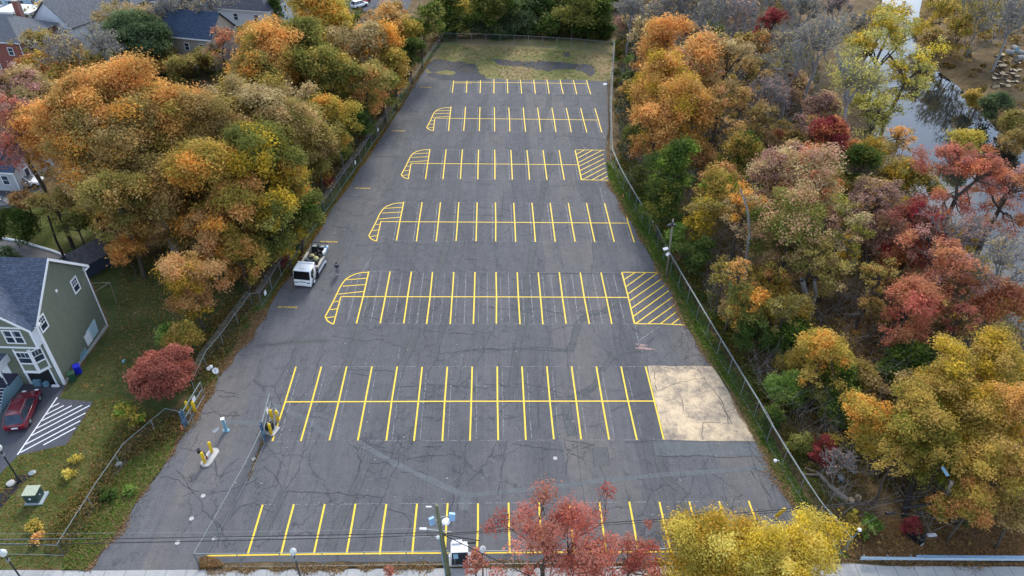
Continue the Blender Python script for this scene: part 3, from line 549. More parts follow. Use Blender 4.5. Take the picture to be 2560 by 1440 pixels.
def make_tree(seed, x, y, zb, H, R, pal, kind, dist, name='tree', label='', group=None, lean=(0, 0), cat='tree', cov=None, pal2=None, barkm=None):
    rs = np.random.RandomState(seed); t = thing(name, label, cat, (x, y, zb), 0, group); pc = np.array(PAL[pal]); lum = pc.mean(1, keepdims=True); pc = (pc*.86+lum*.14)*LBOOST*np.array([1.0, 1.05, .98]); 
    px = dist/710.0; ls = max(.12, 2.0*px)
    rz = RZK[kind]*R
    rz = min(rz, H*.48) if kind != 'shrub' else H*.5
    cz = H-rz; C = np.array([lean[0], lean[1], cz])
    nc = int(np.clip((34+R*13)*(.62 if kind == 'sparse' else 1), 22, 150)) if kind not in ('shrub',) else int(np.clip(8+R*8, 8, 40))
    nlb = int(rs.randint(4, 8)); la_ = rs.uniform(0, 6.28)+np.arange(nlb)*6.28/nlb+rs.normal(0, .3, nlb); lq = rs.uniform(.28, .56, nlb); LB_ = np.c_[np.cos(la_)*lq, np.sin(la_)*lq, rs.uniform(-.35, .5, nlb)]; LB_[0] = (rs.uniform(-.15, .15), rs.uniform(-.15, .15), .45); LR_ = rs.uniform(.40, .62, nlb); lj = rs.randint(0, nlb, nc)
    u = rs.normal(size=(nc, 3)); u[:, 2] = np.where(rs.rand(nc) < .3, u[:, 2], np.abs(u[:, 2])*1.0-.35); u /= np.linalg.norm(u, axis=1, keepdims=True); rr = rs.uniform(.35, .9, nc)**.55
    if kind == 'ever':
        zz = rs.uniform(-.9, .9, nc); th = rs.uniform(0, 6.28, nc); w = (1-(zz+.9)/1.95)*.85+.1; CC = np.c_[np.cos(th)*w*R*.75, np.sin(th)*w*R*.75, zz*rz]
    elif kind in ('full', 'sparse', 'bare') and R > 1.5: CC = (LB_[lj]+u*rr[:, None]*LR_[lj][:, None]*np.array([1, 1, .95]))*np.array([R, R, rz])
    else: CC = u*rr[:, None]*np.array([R, R, rz])*.84
    if kind in ('full', 'sparse') and H > 7:   # a ragged skirt of lower boughs
        k = nc//4; j = rs.permutation(nc)[:k]; th = rs.uniform(0, 6.28, k); q = rs.uniform(.25, .85, k); CC[j] = np.c_[np.cos(th)*q*R, np.sin(th)*q*R, -rz*rs.uniform(.5, 1.25, k)]
    # lopsided outline: push clumps in and out by a low-frequency pattern
    ph = rs.uniform(0, 6.28, 3); ang = np.arctan2(CC[:, 1], CC[:, 0]); CC[:, :2] *= (1+.18*np.sin(2*ang+ph[0])+.12*np.sin(3*ang+ph[1]))[:, None]
    CC += C
    cr = R*rs.uniform(.12, .29, nc)*{'full': 1.05, 'sparse': .72, 'bare': .8, 'shrub': 1.25, 'ever': .85, 'round': 1.05}[kind]
    if kind == 'sparse': nc_ = nc
    if kind == 'shrub': cr = np.minimum(cr, H*.42)
    covd = {'full': 1.45, 'sparse': .95, 'bare': .05, 'shrub': 1.5, 'ever': 1.9, 'round': 2.0}[kind] if cov is None else cov
    area = 4*math.pi*(cr**2); la = ls*ls*.31; nl = np.minimum((covd*area*.42/la).astype(int)+3, 900); tot = nl.sum(); NLEAF[0] += tot
    ci = np.repeat(np.arange(nc), nl); dd = rs.normal(size=(tot, 3)); dd[:, 2] = np.where(rs.rand(tot) < .72, np.abs(dd[:, 2]), dd[:, 2]); dd /= np.linalg.norm(dd, axis=1, keepdims=True)
    rad = cr[ci]*(rs.rand(tot)**.5*1.12 if kind in ('full', 'sparse') else (1-.55*rs.rand(tot)**1.6)); P = CC[ci]+dd*rad[:, None]*np.array([1.05, 1.05, .8]); P += rs.normal(size=P.shape)*(ls*.5+cr[ci]*(.18 if kind == 'full' else .08))[:, None]
    P[:, 2] = np.maximum(P[:, 2], .05)
    Nn = dd*.45+rs.normal(size=(tot, 3))*.45+np.array([0, 0, .75]); Nn /= np.linalg.norm(Nn, axis=1, keepdims=True)
    V, F = leaves(P, Nn, ls, rs)
    ccol = rs.randint(0, len(pc), nc); c1 = pc[ccol[ci]]; c2 = pc[rs.randint(0, len(pc), tot)]
    col = c1*.6+c2*.4
    if pal2:   # a second leaf colour showing on part of the crown
        p2 = np.array(PAL[pal2])*LBOOST; sel = (rs.rand(nc) < .35)[ci]; col[sel] = (p2[rs.randint(0, len(p2), tot)])[sel]
    col = col*rs.uniform(.87, 1.13, (tot, 1))*rs.uniform(.80, 1.2, (nc, 1))[ci]; 
    npmesh('crown', V, F, M['leaf'], t, np.repeat(np.clip(col, 0, .9), 4, axis=0))
    # trunk, limbs, twigs
    sg = []; tr = max(.05, H*.016)*(1.0 if kind != 'shrub' else .5); bm = barkm or ('greybark' if kind == 'bare' else 'bark')
    fork = np.array([lean[0]*.5, lean[1]*.5, max(.25, cz-rz*(1.05 if kind == 'bare' else .55))]); s_, pts = bend((0, 0, -.3), fork, tr*1.25, tr*.85, rs, 3, .05); sg += s_
    if kind == 'ever': s_, _ = bend(fork, (lean[0], lean[1], H*.97), tr*.85, tr*.1, rs); sg += s_
    order = rs.permutation(nc)[:{'full': 24, 'sparse': 34, 'bare': 42, 'shrub': 6, 'ever': 12, 'round': 10}[kind]]
    mains = [fork+(CC[k]-fork)*.45+np.array([0, 0, R*.05]) for k in order[:7 if kind == 'bare' else 5]]
    for q in mains: s_, _ = bend(fork, q, tr*.7, tr*.4, rs, 2); sg += s_
    for k in order:
        j = int(np.argmin([np.linalg.norm(q-CC[k]) for q in mains])); s_, _ = bend(mains[j], CC[k], tr*.36, tr*.10, rs, 3, .18); sg += s_
        if kind in ('bare', 'sparse'):
            for _ in range(6 if kind == 'bare' else 4):
                e = CC[k]+rs.normal(size=3)*cr[k]*.75+np.array([0, 0, cr[k]*.45]); m_ = CC[k]+(e-CC[k])*.5+rs.normal(size=3)*cr[k]*.1; st = CC[k]+(mains[j]-CC[k])*rs.uniform(0, .5)
                tk = 1.9 if kind == 'bare' else 1.0; sg += [(st, m_, max(tr*.09, px*.16*tk), max(tr*.05, px*.13*tk)), (m_, e, max(tr*.05, px*.13*tk), px*.09*tk)]
                if kind == 'bare':
                    e2 = m_+rs.normal(size=3)*cr[k]*.45+np.array([0, 0, cr[k]*.25]); sg.append((m_, e2, px*.2, px*.12))
    segs_mesh('trunk', sg, M[bm], t, 5 if H > 5 else 4)
    return t
RSC = 1.06
KEEP = [G(*p) for p in DRV+[(445,1110)]+[(x-6, y) for x, y in LOTL[:-2]]+[(1100,95),(1545,97),(1545,200)]+[(x+18, y) for x, y in LOTR]+[(2120,1410),(2120,1460),(215,1460)]]
def lab_free(l): return l.startswith('green weed') or l.startswith('bright weed') or 'street tree' in l or 'sapling' in l
def T(i, px, py, r, H, pal, kind, label, group=None, pal2=None, cov=None, bk=None, lean=(0, 0)):
    """crown centred at pixel (px,py) with pixel radius r, on a tree H metres tall"""
    R = 4.0; r = r*RSC
    for _ in range(4):
        rz = min(RZK[kind]*R, H*.48)
        zc = (H-rz) if kind != 'shrub' else H*.5; x, y = G(px, py, zc); d = depth(x, y, zc); R = r*d/FPX
    # keep the foot of the trunk off the asphalt, out of the river and out of the buildings: lean, or else stand shorter
    def bad(a, b): return pip(np.array([a]), np.array([b]), KEEP)[0] or pip(np.array([a]), np.array([b]), riv)[0]
    if H > 2.5 and bad(x, y) and not lab_free(label):
        best = None
        for rad in np.arange(.5, 9.1, .5):
            for an in np.arange(0, 6.28, .4):
                if not bad(x+rad*math.cos(an), y+rad*math.sin(an)): best = (-rad*math.cos(an), -rad*math.sin(an)); break
            if best: break
        if best and math.hypot(*best) < (H*.55 if pip(np.array([x]), np.array([y]), riv)[0] else H*.28): lean = best
        elif H > 3.2: return T(i, px, py, r/RSC, H*.85, pal, kind, label, group, pal2, cov, bk, lean)
    zb = float(gz(x-lean[0], y-lean[1])[0]); nm = 'shrub' if kind == 'shrub' else ('evergreen_tree' if kind == 'ever' else ('bare_tree' if kind == 'bare' else 'autumn_tree'))
    return make_tree(1000+i, x-lean[0], y-lean[1], min(zb, 0), H-min(zb, 0), R, pal, kind, d, nm, label, group, lean, 'shrub' if kind == 'shrub' else 'tree', cov, pal2, bk)
TREES = [
# --- left grove behind the olive house
 (290,262,112,21,'orange','full','great orange-crowned tree whose top is the highest of the left grove',None,'rust'),
 (200,315,95,19,'orange','full','orange tree on the left shoulder of the grove behind the olive house',None,'brown'),
 (420,305,105,19,'orange','full','orange-brown tree right of the grove\'s highest orange crown',None,'olive'),
 (120,320,75,16,'orange','full','small bright orange tree beside the red tree at the left edge'),
 (35,300,95,17,'red','sparse','muted red tree cut by the left edge of the picture',None,'mauve'),
 (20,215,60,14,'mauve','sparse','dull mauve tree above the muted red one at the left edge',None,'tan'),
 (85,235,58,13,'tan','full','pale tan tree in front of the brick house',None,'mauve'),
 (240,390,105,17,'brown','full','rusty brown tree directly behind the olive house gable',None,'orange'),
 (360,370,115,18,'brown','full','broad brown-orange tree in the middle of the left grove',None,'orange'),
 (395,470,105,14,'brown','full','brown-olive tree whose thick bare trunk shows above the small orange tree',None,'brown'),
 (290,500,75,14,'olive','full','olive-brown tree with a dark leaning trunk beside the shed',None,'brown'),
 (520,330,100,18,'brown','full','brown and tan tree between the blue-roofed house and the grove',None,'brown'),
 (620,285,95,18,'tan','full','tan-topped tree in the centre of the grove right side',None,'olive'),
 (540,440,100,16,'golive','full','olive-gold tree at the heart of the grove',None,'orange'),
 (650,400,95,16,'olgreen','full','leafy olive-green tree facing the parking rows',None,'gold'),
 (720,330,80,16,'olive','full','tan-green tree above the grove\'s fence side',None,'tan'),
 (728,450,56,12,'golive','full','yellow-olive tree leaning toward the lot fence',None,'orange'),
 (600,540,85,12,'golive','full','low gold-olive tree behind the leaning fence corner',None,'rust'),
 (700,540,70,11,'olgreen','full','green-olive tree behind the truck\'s fence stretch',None,'gold'),
 (770,520,42,9,'olgreen','full','overhanging olive-green tree that reaches across the fence onto the asphalt',None,'green'),
 (515,580,60,10,'rust','full','rust-orange understorey tree right of the pale thick trunk',None,'orange'),
 (650,640,42,6,'olgreen','full','dark olive tree beside the fence above the small gate posts'),
 (600,640,55,8,'golive','full','gold-brown tree between the rust tree and the fence',None,'rust'),
 (475,700,70,9.5,'rust','full','small orange-brown tree standing at the edge of the shaded lawn',None,'golive'),
 (408,935,73,6.0,'brick','round','round brick-red maple on the lawn beside the driveway gate'),
 (472,845,44,4.4,'golive','full','yellow-olive sapling just above the round brick-red maple'),
 (425,842,34,3,'bright','shrub','bright green bush tucked against the yellow-olive sapling'),
 (318,1040,34,2.6,'gold','shrub','yellow bush left below the brick-red maple',None,'bright'),
 (65,500,50,7,'rust','sparse','thin rusty tree over the backyard at the left edge'),
 (135,510,60,9,'olive','sparse','thin olive sapling with black stem behind the olive house roof'),
 (190,560,45,7,'olgreen','sparse','small sparse green tree left of the shed'),
 (215,535,32,5,'yellow','shrub','yellow-green bush behind the shed'),
 (25,570,60,6,'green','shrub','dark green bush behind the left part of the olive house'),
 (315,620,40,6,'orange','full','low orange tree next to the dark leaning trunk'),
 (20,650,35,4,'bluegreen','shrub','blue-grey bush touching the olive house roof ridge'),
# --- left belt running up the lot fence
 (690,138,80,18,'orange','full','orange tree with pale forked limbs above the grove',None,'olive'),
 (630,110,42,13,'orange','full','pink-orange tree right of the hipped-roof house',None,'tan'),
 (640,190,70,16,'olive','full','olive tree below the orange forked-limb tree',None,'orange'),
 (765,125,75,17,'olgreen','full','pale green tree with drooping top left of the fence belt',None,'olive'),
 (800,45,80,17,'yellow','full','brilliant golden-yellow tree at the top edge',None,'orange'),
 (850,105,60,14,'tan','sparse','tan thin-leaved tree below the golden-yellow tree',None,'olive'),
 (930,120,70,15,'tan','full','pinkish tan tree by the backyard cars',None,'orange'),
 (830,190,75,15,'olgreen','full','rounded green tree in the middle of the fence belt',None,'olive'),
 (915,205,52,13,'olive','full','olive tree with a long curved grey trunk near the light pole',None,'rust'),
 (975,60,56,14,'orange','full','pale orange tree top left of the grass field',None,'tan'),
 (1012,72,34,12,'gold','full','gold column of leaves above the fence\'s far corner'),
 (1030,125,30,9,'green','full','dark green tree hugging the fence near the grass field'),
 (985,160,38,11,'golive','full','gold-olive tree left of the fence\'s far stretch'),
 (955,215,38,9,'olgreen','full','green tree behind the fence above the left light pole'),
 (885,285,40,8,'green','full','green leafy tree left of the light pole foot'),
 (840,300,55,12,'gold','full','orange-gold low tree left of the light pole',None,'orange'),
 (770,260,55,13,'tan','full','tan feathery tree in the fence belt',None,'olgreen'),
 (790,340,60,12,'olive','full','olive tree below the orange-gold low tree',None,'tan'),
 (855,372,32,5,'olgreen','shrub','olive vine thicket on the left fence by the second NO PARKING sign'),
 (915,318,28,4,'green','shrub','green thicket at the foot of the left light pole'),
 (808,432,28,5,'golive','shrub','gold-olive thicket beside the fence above the overhanging tree'),
 (820,455,16,2.5,'crimson','shrub','small crimson bush on the left fence'),
 (745,590,15,2.5,'crimson','shrub','crimson bush beneath the overhanging tree'),
 (700,640,22,3,'crimson','shrub','dark red bush behind the fence beside the truck'),
 (690,620,26,4,'orange','shrub','orange bush left of the dark red one by the truck'),
# --- town side
 (150,45,55,10,'tan','sparse','tan bushy tree at the upper left between the roofs',None,'gold'),
 (95,120,62,10,'tan','sparse','thin tan-green tree in front of the brick house\'s side wall',None,'olive'),
 (165,140,80,12,'tan','bare','leafless pale tree in front of the grey gabled house',None),
 (255,105,60,13,'grey','bare','leafless grey tree left of the dark evergreen'),
 (345,100,78,12,'bluegreen','round','large dark blue-green evergreen between the rooftops'),
 (300,55,62,12,'tan','sparse','fine-twigged tan tree behind the evergreen'),
 (120,172,50,5,'olgreen','shrub','olive-green bank of bushes below the leafless pale tree'),
 (220,160,42,5,'bluegreen','shrub','grey-green bush right of the leafless pale tree'),
 (425,25,55,13,'grey','bare','leafless tree left of the white parked car'),
 (455,10,50,13,'grey','bare','leafless tree behind the white parked car'),
 (535,12,62,14,'grey','bare','dark leafless tree in front of the hipped-roof house',None),
 (550,110,45,11,'salmon','sparse','thin pink-orange tree in front of the blue roof',None,'grey'),
 (600,135,45,10,'mauve','bare','leafless mauve tree before the beige house gable'),
 (685,15,26,9,'green','ever','dark conifer before the tall white house'),
 (30,32,26,3,'green','shrub','dark green hedge beside the white parked vans'),
 (415,85,28,3,'olive','shrub','olive bushes left of the blue-roofed house'),
 (440,45,34,3,'olgreen','shrub','low olive scrub above the blue roof'),
 (860,50,34,8,'mauve','bare','leafless mauve tree beside the backyard street'),
 (930,60,40,9,'grey','bare','leafless grey tree in front of the backyard street'),
# --- far end behind the fence
 (1078,40,34,13,'olgreen','full','tall olive tree at the far left fence corner',None,'green'),
 (1130,20,45,14,'olgreen','full','olive-green tree along the top edge left of the far thicket',None,'green'),
 (1115,75,30,4,'green','shrub','dark green thicket at the far left corner of the field fence'),
 (1125,65,15,3,'crimson','shrub','dark crimson bush behind the far fence'),
 (1160,60,34,5,'bluegreen','shrub','blue-green thicket behind the far fence, second from its left corner'),
 (1165,25,30,6,'gold','shrub','yellow-flecked bush above the blue-green thickets'),
 (1215,62,36,5,'bluegreen','shrub','rounded blue-green thicket behind the far fence, left of its middle'),
 (1260,30,45,9,'green','full','dark green tree behind the left half of the far thicket',None,'bluegreen'),
 (1265,68,36,4.5,'bluegreen','shrub','blue-green thicket behind the far fence at its middle'),
 (1315,55,38,5.5,'bluegreen','shrub','pale blue-green thicket behind the far fence just right of middle'),
 (1340,18,48,9,'green','full','dark green tree at the top edge above the far fence middle',None,'bluegreen'),
 (1370,68,36,4.5,'green','shrub','dark green thicket behind the right half of the far fence'),
 (1420,45,40,6,'bluegreen','shrub','large pale green thicket behind the far fence, right half'),
 (1415,12,40,9,'olgreen','full','olive-green tree at the top edge right of the far fence middle'),
 (1460,72,34,4,'green','shrub','low green thicket behind the far fence near its right end'),
 (1495,35,45,9,'green','full','dark green tree near the right end of the far fence',None,'green'),
 (1515,78,26,4,'green','shrub','dark thicket at the far right corner of the field fence'),
 (1440,-10,50,14,'olgreen','full','olive-green tree crossing the top edge above the far fence'),
 (1220,-8,45,13,'olgreen','full','dull green tree crossing the top edge left of the field\'s middle',None,'green'),
# --- right: orange woods
 (1580,30,50,13,'grey','bare','leafless pale tree at the top beside the field corner'),
 (1655,20,60,16,'tan','bare','leafless silvery tree above the big orange tree'),
 (1700,15,70,17,'grey','bare','leafless silver-limbed tree behind the big orange tree'),
 (1770,35,65,16,'grey','bare','leafless grey tree right of the silver-limbed one'),
 (1840,40,60,15,'mauve','bare','leafless brownish tree left of the crimson tree'),
 (1600,80,40,12,'tan','sparse','thin tan tree at the right corner of the far fence'),
 (1650,110,68,15,'orange','full','upper left crown of the big orange woods, beside the field fence',None,'rust'),
 (1745,165,90,17,'orange','full','pink-orange tree at the middle of the orange woods',None,'pinktan'),
 (1645,205,80,16,'orange','full','golden-orange tree nearest the lot fence in the orange woods',None,'gold'),
 (1820,150,78,17,'tan','sparse','thin tan tree at the right side of the orange woods',None,'tan'),
 (1700,270,85,15,'orange','full','lower golden tree of the orange woods',None,'gold'),
 (1640,320,60,12,'orange','full','small orange tree low beside the lot fence',None,'rust'),
 (1800,265,75,15,'rust','sparse','brown-orange tree with dark forked trunk right of the orange woods',None,'brown'),
 (1575,160,16,5,'bright','shrub','bright green vine column beyond the far right fence'),
 (1582,205,20,4,'green','shrub','dark green bush between the far right fence and the orange woods'),
 (1585,345,30,5,'olgreen','shrub','dull green bush beside the lot fence below the orange woods'),
 (1930,55,46,14,'crimson','sparse','crimson tree near the top edge on the right',None,'brick'),
 (1895,110,45,12,'brown','sparse','brown thin tree left of the crimson tree',None,'rust'),
 (1865,200,70,12,'brown','sparse','bare-branched brown tree right of the orange woods',None,'olive'),
 (1930,240,70,12,'mauve','bare','leafless grey-brown thicket tree left of the river willow'),
 (1900,300,60,10,'brown','sparse','dull brown undergrowth tree below the leafless thicket'),
 (2005,25,60,14,'grey','bare','leafless grey tree at the top edge left of the pale river reach'),
 (2095,20,55,14,'mauve','bare','leafless rosy-brown tree at the top edge beside the pale river reach'),
 (1965,115,60,13,'tan','bare','leafless tan tree just right of the crimson tree'),
 (1900,170,50,11,'grey','bare','leafless grey thicket tree below the crimson tree'),
 (1985,160,70,15,'olive','bare','half-bare grey and green tree near the river willow'),
 (2055,110,85,18,'grey','bare','tall leafless grey tree left in front of the yellow willow'),
 (2140,190,95,20,'willow','bare','tall grey-limbed tree standing before the river, few yellow leaves'),
 (2150,70,60,14,'tan','bare','leafless tan tree between the grey trees and the river willow'),
 (2245,45,50,13,'willow','sparse','thin yellow-green top of a tree before the far river reach',None,'gold'),
 (2170,400,40,4,'olive','shrub','olive bush on the near river bank under the willow'),
 (2260,420,38,5,'mauve','bare','leafless rosy thicket on the near river bank'),
 (2215,115,110,18,'willow','sparse','wide yellow-green willow overhanging the river',None,'gold'),
 (2290,170,75,15,'willow','sparse','right half of yellow willow foliage above the dark water',None,'yellow'),
 (2190,290,85,11,'willow','sparse','lower yellow-green willow at the river\'s near bank',None,'olgreen'),
 (2075,340,52,10,'crimson','full','pinkish red tree at the foot of the tall grey-limbed tree',None,'salmon'),
 (2020,335,60,9,'mauve','sparse','faded rose tree left of the pinkish red tree',None,'brown'),
 (2250,350,48,9,'orange','sparse','feathery orange tree in front of the river',None,'tan'),
 (2145,410,50,9,'green','full','dark green tree below the pinkish red tree',None,'olgreen'),
 (2420,345,46,7,'yellow','full','lime-yellow tree leaning over the river bend',None,'willow'),
 (2330,470,42,6,'olive','sparse','olive brush tree between the river and the red trees'),
 (2450,60,95,13,'olive','bare','large leafless olive-grey tree on the far river bank'),
 (2400,80,55,9,'golive','sparse','yellowish thin tree at the far bank of the river'),
 (2360,30,55,10,'gold','sparse','gold-flecked thin tree at the top right beyond the river',None,'olive'),
 (2540,40,70,16,'grey','bare','leafless grey tree in the top right corner'),
 (2330,105,45,6,'brown','sparse','brown thicket tree on the far bank above the dark water'),
 (2440,230,26,3,'golive','shrub','round yellow-green bush on the far bank'),
 (2497,258,40,4,'bluegreen','shrub','pale grey-green willow bush beside the log piles'),
 (2540,300,42,4,'olive','shrub','olive bush at the right edge under the log piles'),
 (2545,340,40,3,'brown','shrub','dark brown bush at the right edge by the water'),
# --- right: middle
 (1690,400,62,13,'green','full','tall dark green vine-covered tree beside the lot fence',None,'bright'),
 (1660,490,55,9,'green','full','dark green ivy-hung tree below the vine-covered one',None,'olgreen'),
 (1610,440,38,4,'olgreen','shrub','green thicket along the bend of the right fence'),
 (1860,370,50,11,'golive','full','olive-gold round tree with brown topped leaves',None,'green'),
 (1790,480,58,10,'golive','full','yellow-green tree right of the vine-covered tree',None,'bright'),
 (1750,540,50,9,'olive','full','olive tree behind the right light pole',None,'gold'),
 (1700,600,40,6,'bright','shrub','bright green bush just behind the right light pole'),
 (1745,640,48,7,'green','shrub','dark green thicket right of the light pole'),
 (1865,520,70,13,'pinktan','sparse','orange-tan tree with a long bare grey stem',None,'orange'),
 (1850,680,42,10,'orange','sparse','thin orange leaves around the long bare grey stem',None,'olive'),
 (1940,430,78,15,'pinktan','full','upper left of the pink and tan trees, beside the olive-gold round tree',None,'mauve'),
 (2040,455,90,16,'pinktan','full','pink-topped tree at the crest of the pink and tan trees',None,'salmon'),
 (1985,560,100,15,'olgreen','full','yellow-green and pink tree in the middle of the right woods',None,'pinktan'),
 (2110,560,85,14,'pinktan','sparse','thin tan tree right of the yellow-green and pink one',None,'olgreen'),
 (2030,660,80,11,'olive','sparse','olive tree above the grey forked trunk',None,'tan'),
 (2190,500,60,12,'mauve','sparse','mauve-brown tree between the tan and the red trees',None,'brown'),
 (2300,560,95,13,'brick','sparse','dark red wispy tree left of the bright red-orange one',None,'crimson'),
 (2410,450,105,17,'red','sparse','bright red-orange tree in front of the pale river bend',None,'salmon'),
 (2520,480,105,16,'salmon','sparse','faded orange-red tree at the right edge',None,'mauve'),
 (2420,600,105,13,'mauve','bare','leafless grey-pink tree mid right'),
 (2520,650,90,13,'tan','bare','leafless pale tree at the right edge',None),
 (2370,670,105,12,'salmon','sparse','pale salmon tree with tangled bare twigs',None,'mauve'),
 (2275,770,78,10,'salmon','full','salmon-orange tree right of the leaf-strewn clearing',None,'red'),
 (2400,790,60,9,'brick','sparse','dull red tree behind the gold trees',None,'brown'),
 (2190,700,60,9,'olive','sparse','olive undergrowth tree left of the salmon-orange tree',None,'brown'),
 (1810,690,52,8,'olive','sparse','thin olive tree beyond the hatched bay fence',None,'olive'),
 (1870,760,50,8,'olgreen','full','olive-green tree beyond the fence above the vine heaps',None,'orange'),
 (1925,700,55,8,'golive','sparse','gold-brown tree below the long bare grey stem',None,'rust'),
 (1880,850,48,6,'green','shrub','green ivy heap beyond the fence opposite the cream bay'),
 (1830,780,34,4,'brown','shrub','brown bramble beside the fence opposite the hatched bay'),
 (1960,780,55,8,'olive','sparse','thin olive tree left of the grey forked trunk foot'),
# --- right: lower
 (2055,890,72,9,'gold','full','orange-gold tree alone in the clearing',None,'orange'),
 (1970,970,58,4.5,'bright','shrub','sprawling bright green vine heap below the orange-gold tree'),
 (2060,1000,50,4,'olgreen','shrub','green vines trailing right of the bright green heap'),
 (1930,1040,34,3,'green','shrub','dark green bush beside the fence right of the cream bay'),
 (2225,940,48,4,'green','shrub','deep green shrub behind the gold-olive trees'),
 (2170,1050,74,8,'gold','full','gold tree on the left of the lower right grove',None,'orange'),
 (2290,1060,90,10,'golive','full','gold-olive tree in the middle of the lower right grove',None,'olgreen'),
 (2370,930,85,12,'golive','full','yellow-gold tree at the back of the lower right grove',None,'gold'),
 (2480,900,85,12,'golive','full','olive-gold tree at the right edge behind the grove',None,'gold'),
 (2440,1040,95,11,'golive','full','large gold-olive tree at the right of the lower grove',None,'gold'),
 (2540,1010,70,12,'orange','full','orange-tinted gold tree touching the right edge',None,'golive'),
 (2360,1140,75,9,'golive','full','gold-green tree above the wooden street light pole',None,'olgreen'),
 (2500,1180,90,10,'golive','full','broad gold-green tree filling the right edge low down',None,'brown'),
 (2430,1260,62,7,'golive','full','olive-gold tree right of the wooden street light pole',None,'rust'),
 (2350,1270,38,5,'golive','full','small gold-olive tree left below the wooden street light pole',None,'rust'),
 (2540,1290,55,6,'brown','full','brown-olive tree in the lower right corner'),
 (2230,1160,60,7,'golive','sparse','thin yellow-olive tree above the fallen log\'s end'),
 (2060,1130,42,4,'crimson','shrub','wine-red bush above the fallen log'),
 (2000,1110,34,3,'olgreen','shrub','green bramble left of the wine-red bush'),
 (2172,1318,32,2.2,'bright','shrub','bright green bush near the guard rail'),
 (2135,1312,24,2,'gold','shrub','yellow-orange bush beside the bright green one'),
 (2277,1315,26,2.2,'crimson','shrub','magenta-red bush under the overhead cable'),
 (2100,1160,50,4,'mauve','bare','leafless pale sapling behind the fallen log'),
# --- foreground
 (1780,1395,132,8.5,'yellow','full','bright yellow street tree whose left edge meets the red tree',None,'golive'),
 (1965,1400,125,9,'yellow','full','bright yellow street tree standing at the lot\'s near right corner',None,'yellow'),
 (1368,1350,168,11,'red','sparse','open red street tree in front of the first parking row',None,'brick'),
 (1580,1400,100,7.5,'red','sparse','dull red street tree between the open red tree and the yellow ones',None,'brick'),
 (1190,1405,36,4,'red','sparse','small red sapling beside the utility cabinet'),
 (972,1425,15,2.2,'red','sparse','tiny red sapling on the pavement verge'),
 (188,1148,14,.8,'yellow','shrub','lemon-yellow tuft on the front lawn, the upper one'),
 (172,1185,16,.8,'yellow','shrub','lemon-yellow tuft on the front lawn, the lower one'),
 (85,1315,18,.7,'gold','shrub','faded yellow tuft near the utility box'),
 (95,1345,18,.6,'orange','shrub','faded orange tuft lowest on the front lawn'),
 (265,1235,24,.9,'green','shrub','green weed clump at the driveway\'s left verge'),
 (325,1228,16,.7,'bright','shrub','bright weed clump touching the driveway edge'),
]
COVO = {'orange': 1.7}
SKIP = [k for k, q_ in enumerate(TREES) if q_[6].startswith('leafless tan tree between the grey')][0]
for i, tr in enumerate(TREES):
    px, py, r, H, pal, kind, lab = tr[:7]; grp = tr[7] if len(tr) > 7 else None; p2 = tr[8] if len(tr) > 8 else None
    cov = None
    if lab.startswith('open red street') : cov = .5
    if lab.startswith('dull red street'): cov = .62
    if 'willow' in lab and kind == 'sparse': cov = .6
    if lab.startswith('tall grey-limbed'): cov = .12
    if px > 1560 and py < 1200:
        r *= .95
        if kind == 'full': cov = 1.0
    if 'street tree' in lab and kind == 'full': cov = 1.05
    sd = i-4 if SKIP and i > SKIP+3 else i      # keeps each crown's own random shape
    if i in range(SKIP, SKIP+4): sd = 800+i
    T(sd, px, py, r, H, pal, kind, lab, grp, p2, cov)
# smaller trees of one look that fill the woods between the big crowns
def understorey(poly, n, seed, defs, where):
    rs = np.random.RandomState(seed); q = [G(*p) for p in poly]; xs = [p[0] for p in q]; ys = [p[1] for p in q]; protos = []
    for k, (pal, p2, word, H, R) in enumerate(defs): protos.append((pal, p2, word, H, R, None))
    got = 0; tries = 0
    while got < n and tries < 6000:
        tries += 1; x, y = rs.uniform(min(xs), max(xs)), rs.uniform(min(ys), max(ys)); a, b = np.array([x]), np.array([y])
        if not pip(a, b, q)[0] or pip(a, b, riv)[0] or pip(a, b, KEEP)[0] or pip(a+2.6, b, KEEP)[0] or pip(a-1.5, b, KEEP)[0] or pip(a, b, OPEN1)[0] or pip(a, b, OPEN2)[0]: continue
        if any(math.hypot(x-u_, y-v_) < 2.6 for u_, v_ in UND): continue
        UND.append((x, y)); k = rs.randint(len(protos)); pal, p2, word, H, R, root = protos[k]; lab = '%s understorey tree %s' % (word, where); grp = 'small %s trees %s' % (word, where); z0 = float(gz(x, y)[0])
        if root is None: root = make_tree(seed*50+k, x, y, z0, H, R, pal, 'full', max(60, depth(x, y)), 'understorey_tree', lab, grp, pal2=p2, cov=1.3); protos[k] = (pal, p2, word, H, R, root)
        else: root = copy_tree(root); root.location = (x, y, z0)
        s_ = rs.uniform(.7, 1.25); root.rotation_euler = (0, 0, rs.uniform(0, 6.28)); root.scale = (s_, s_, s_*rs.uniform(.85, 1.1)); got += 1
UND = []; OPEN1 = [G(*p) for p in [(120,500),(330,560),(480,560),(500,650),(300,700),(60,660)]]; OPEN2 = [G(*p) for p in [(1960,1130),(2160,1120),(2330,1230),(2400,1360),(2100,1390),(2010,1270)]]
DL = [('golive','rust','gold-olive',6.5,2.9),('olgreen','green','olive-green',6.0,2.8),('brown','orange','rusty brown',6.5,3.0),('olive',None,'olive',5.5,2.6)]
understorey([(1080,110),(1000,210),(905,350),(800,520),(700,640),(640,720),(560,690),(420,620),(330,640),(250,560),(200,440),(60,400),(60,220),(400,170),(700,120),(900,60)], 75, 41, DL, 'between the big crowns of the left woods')
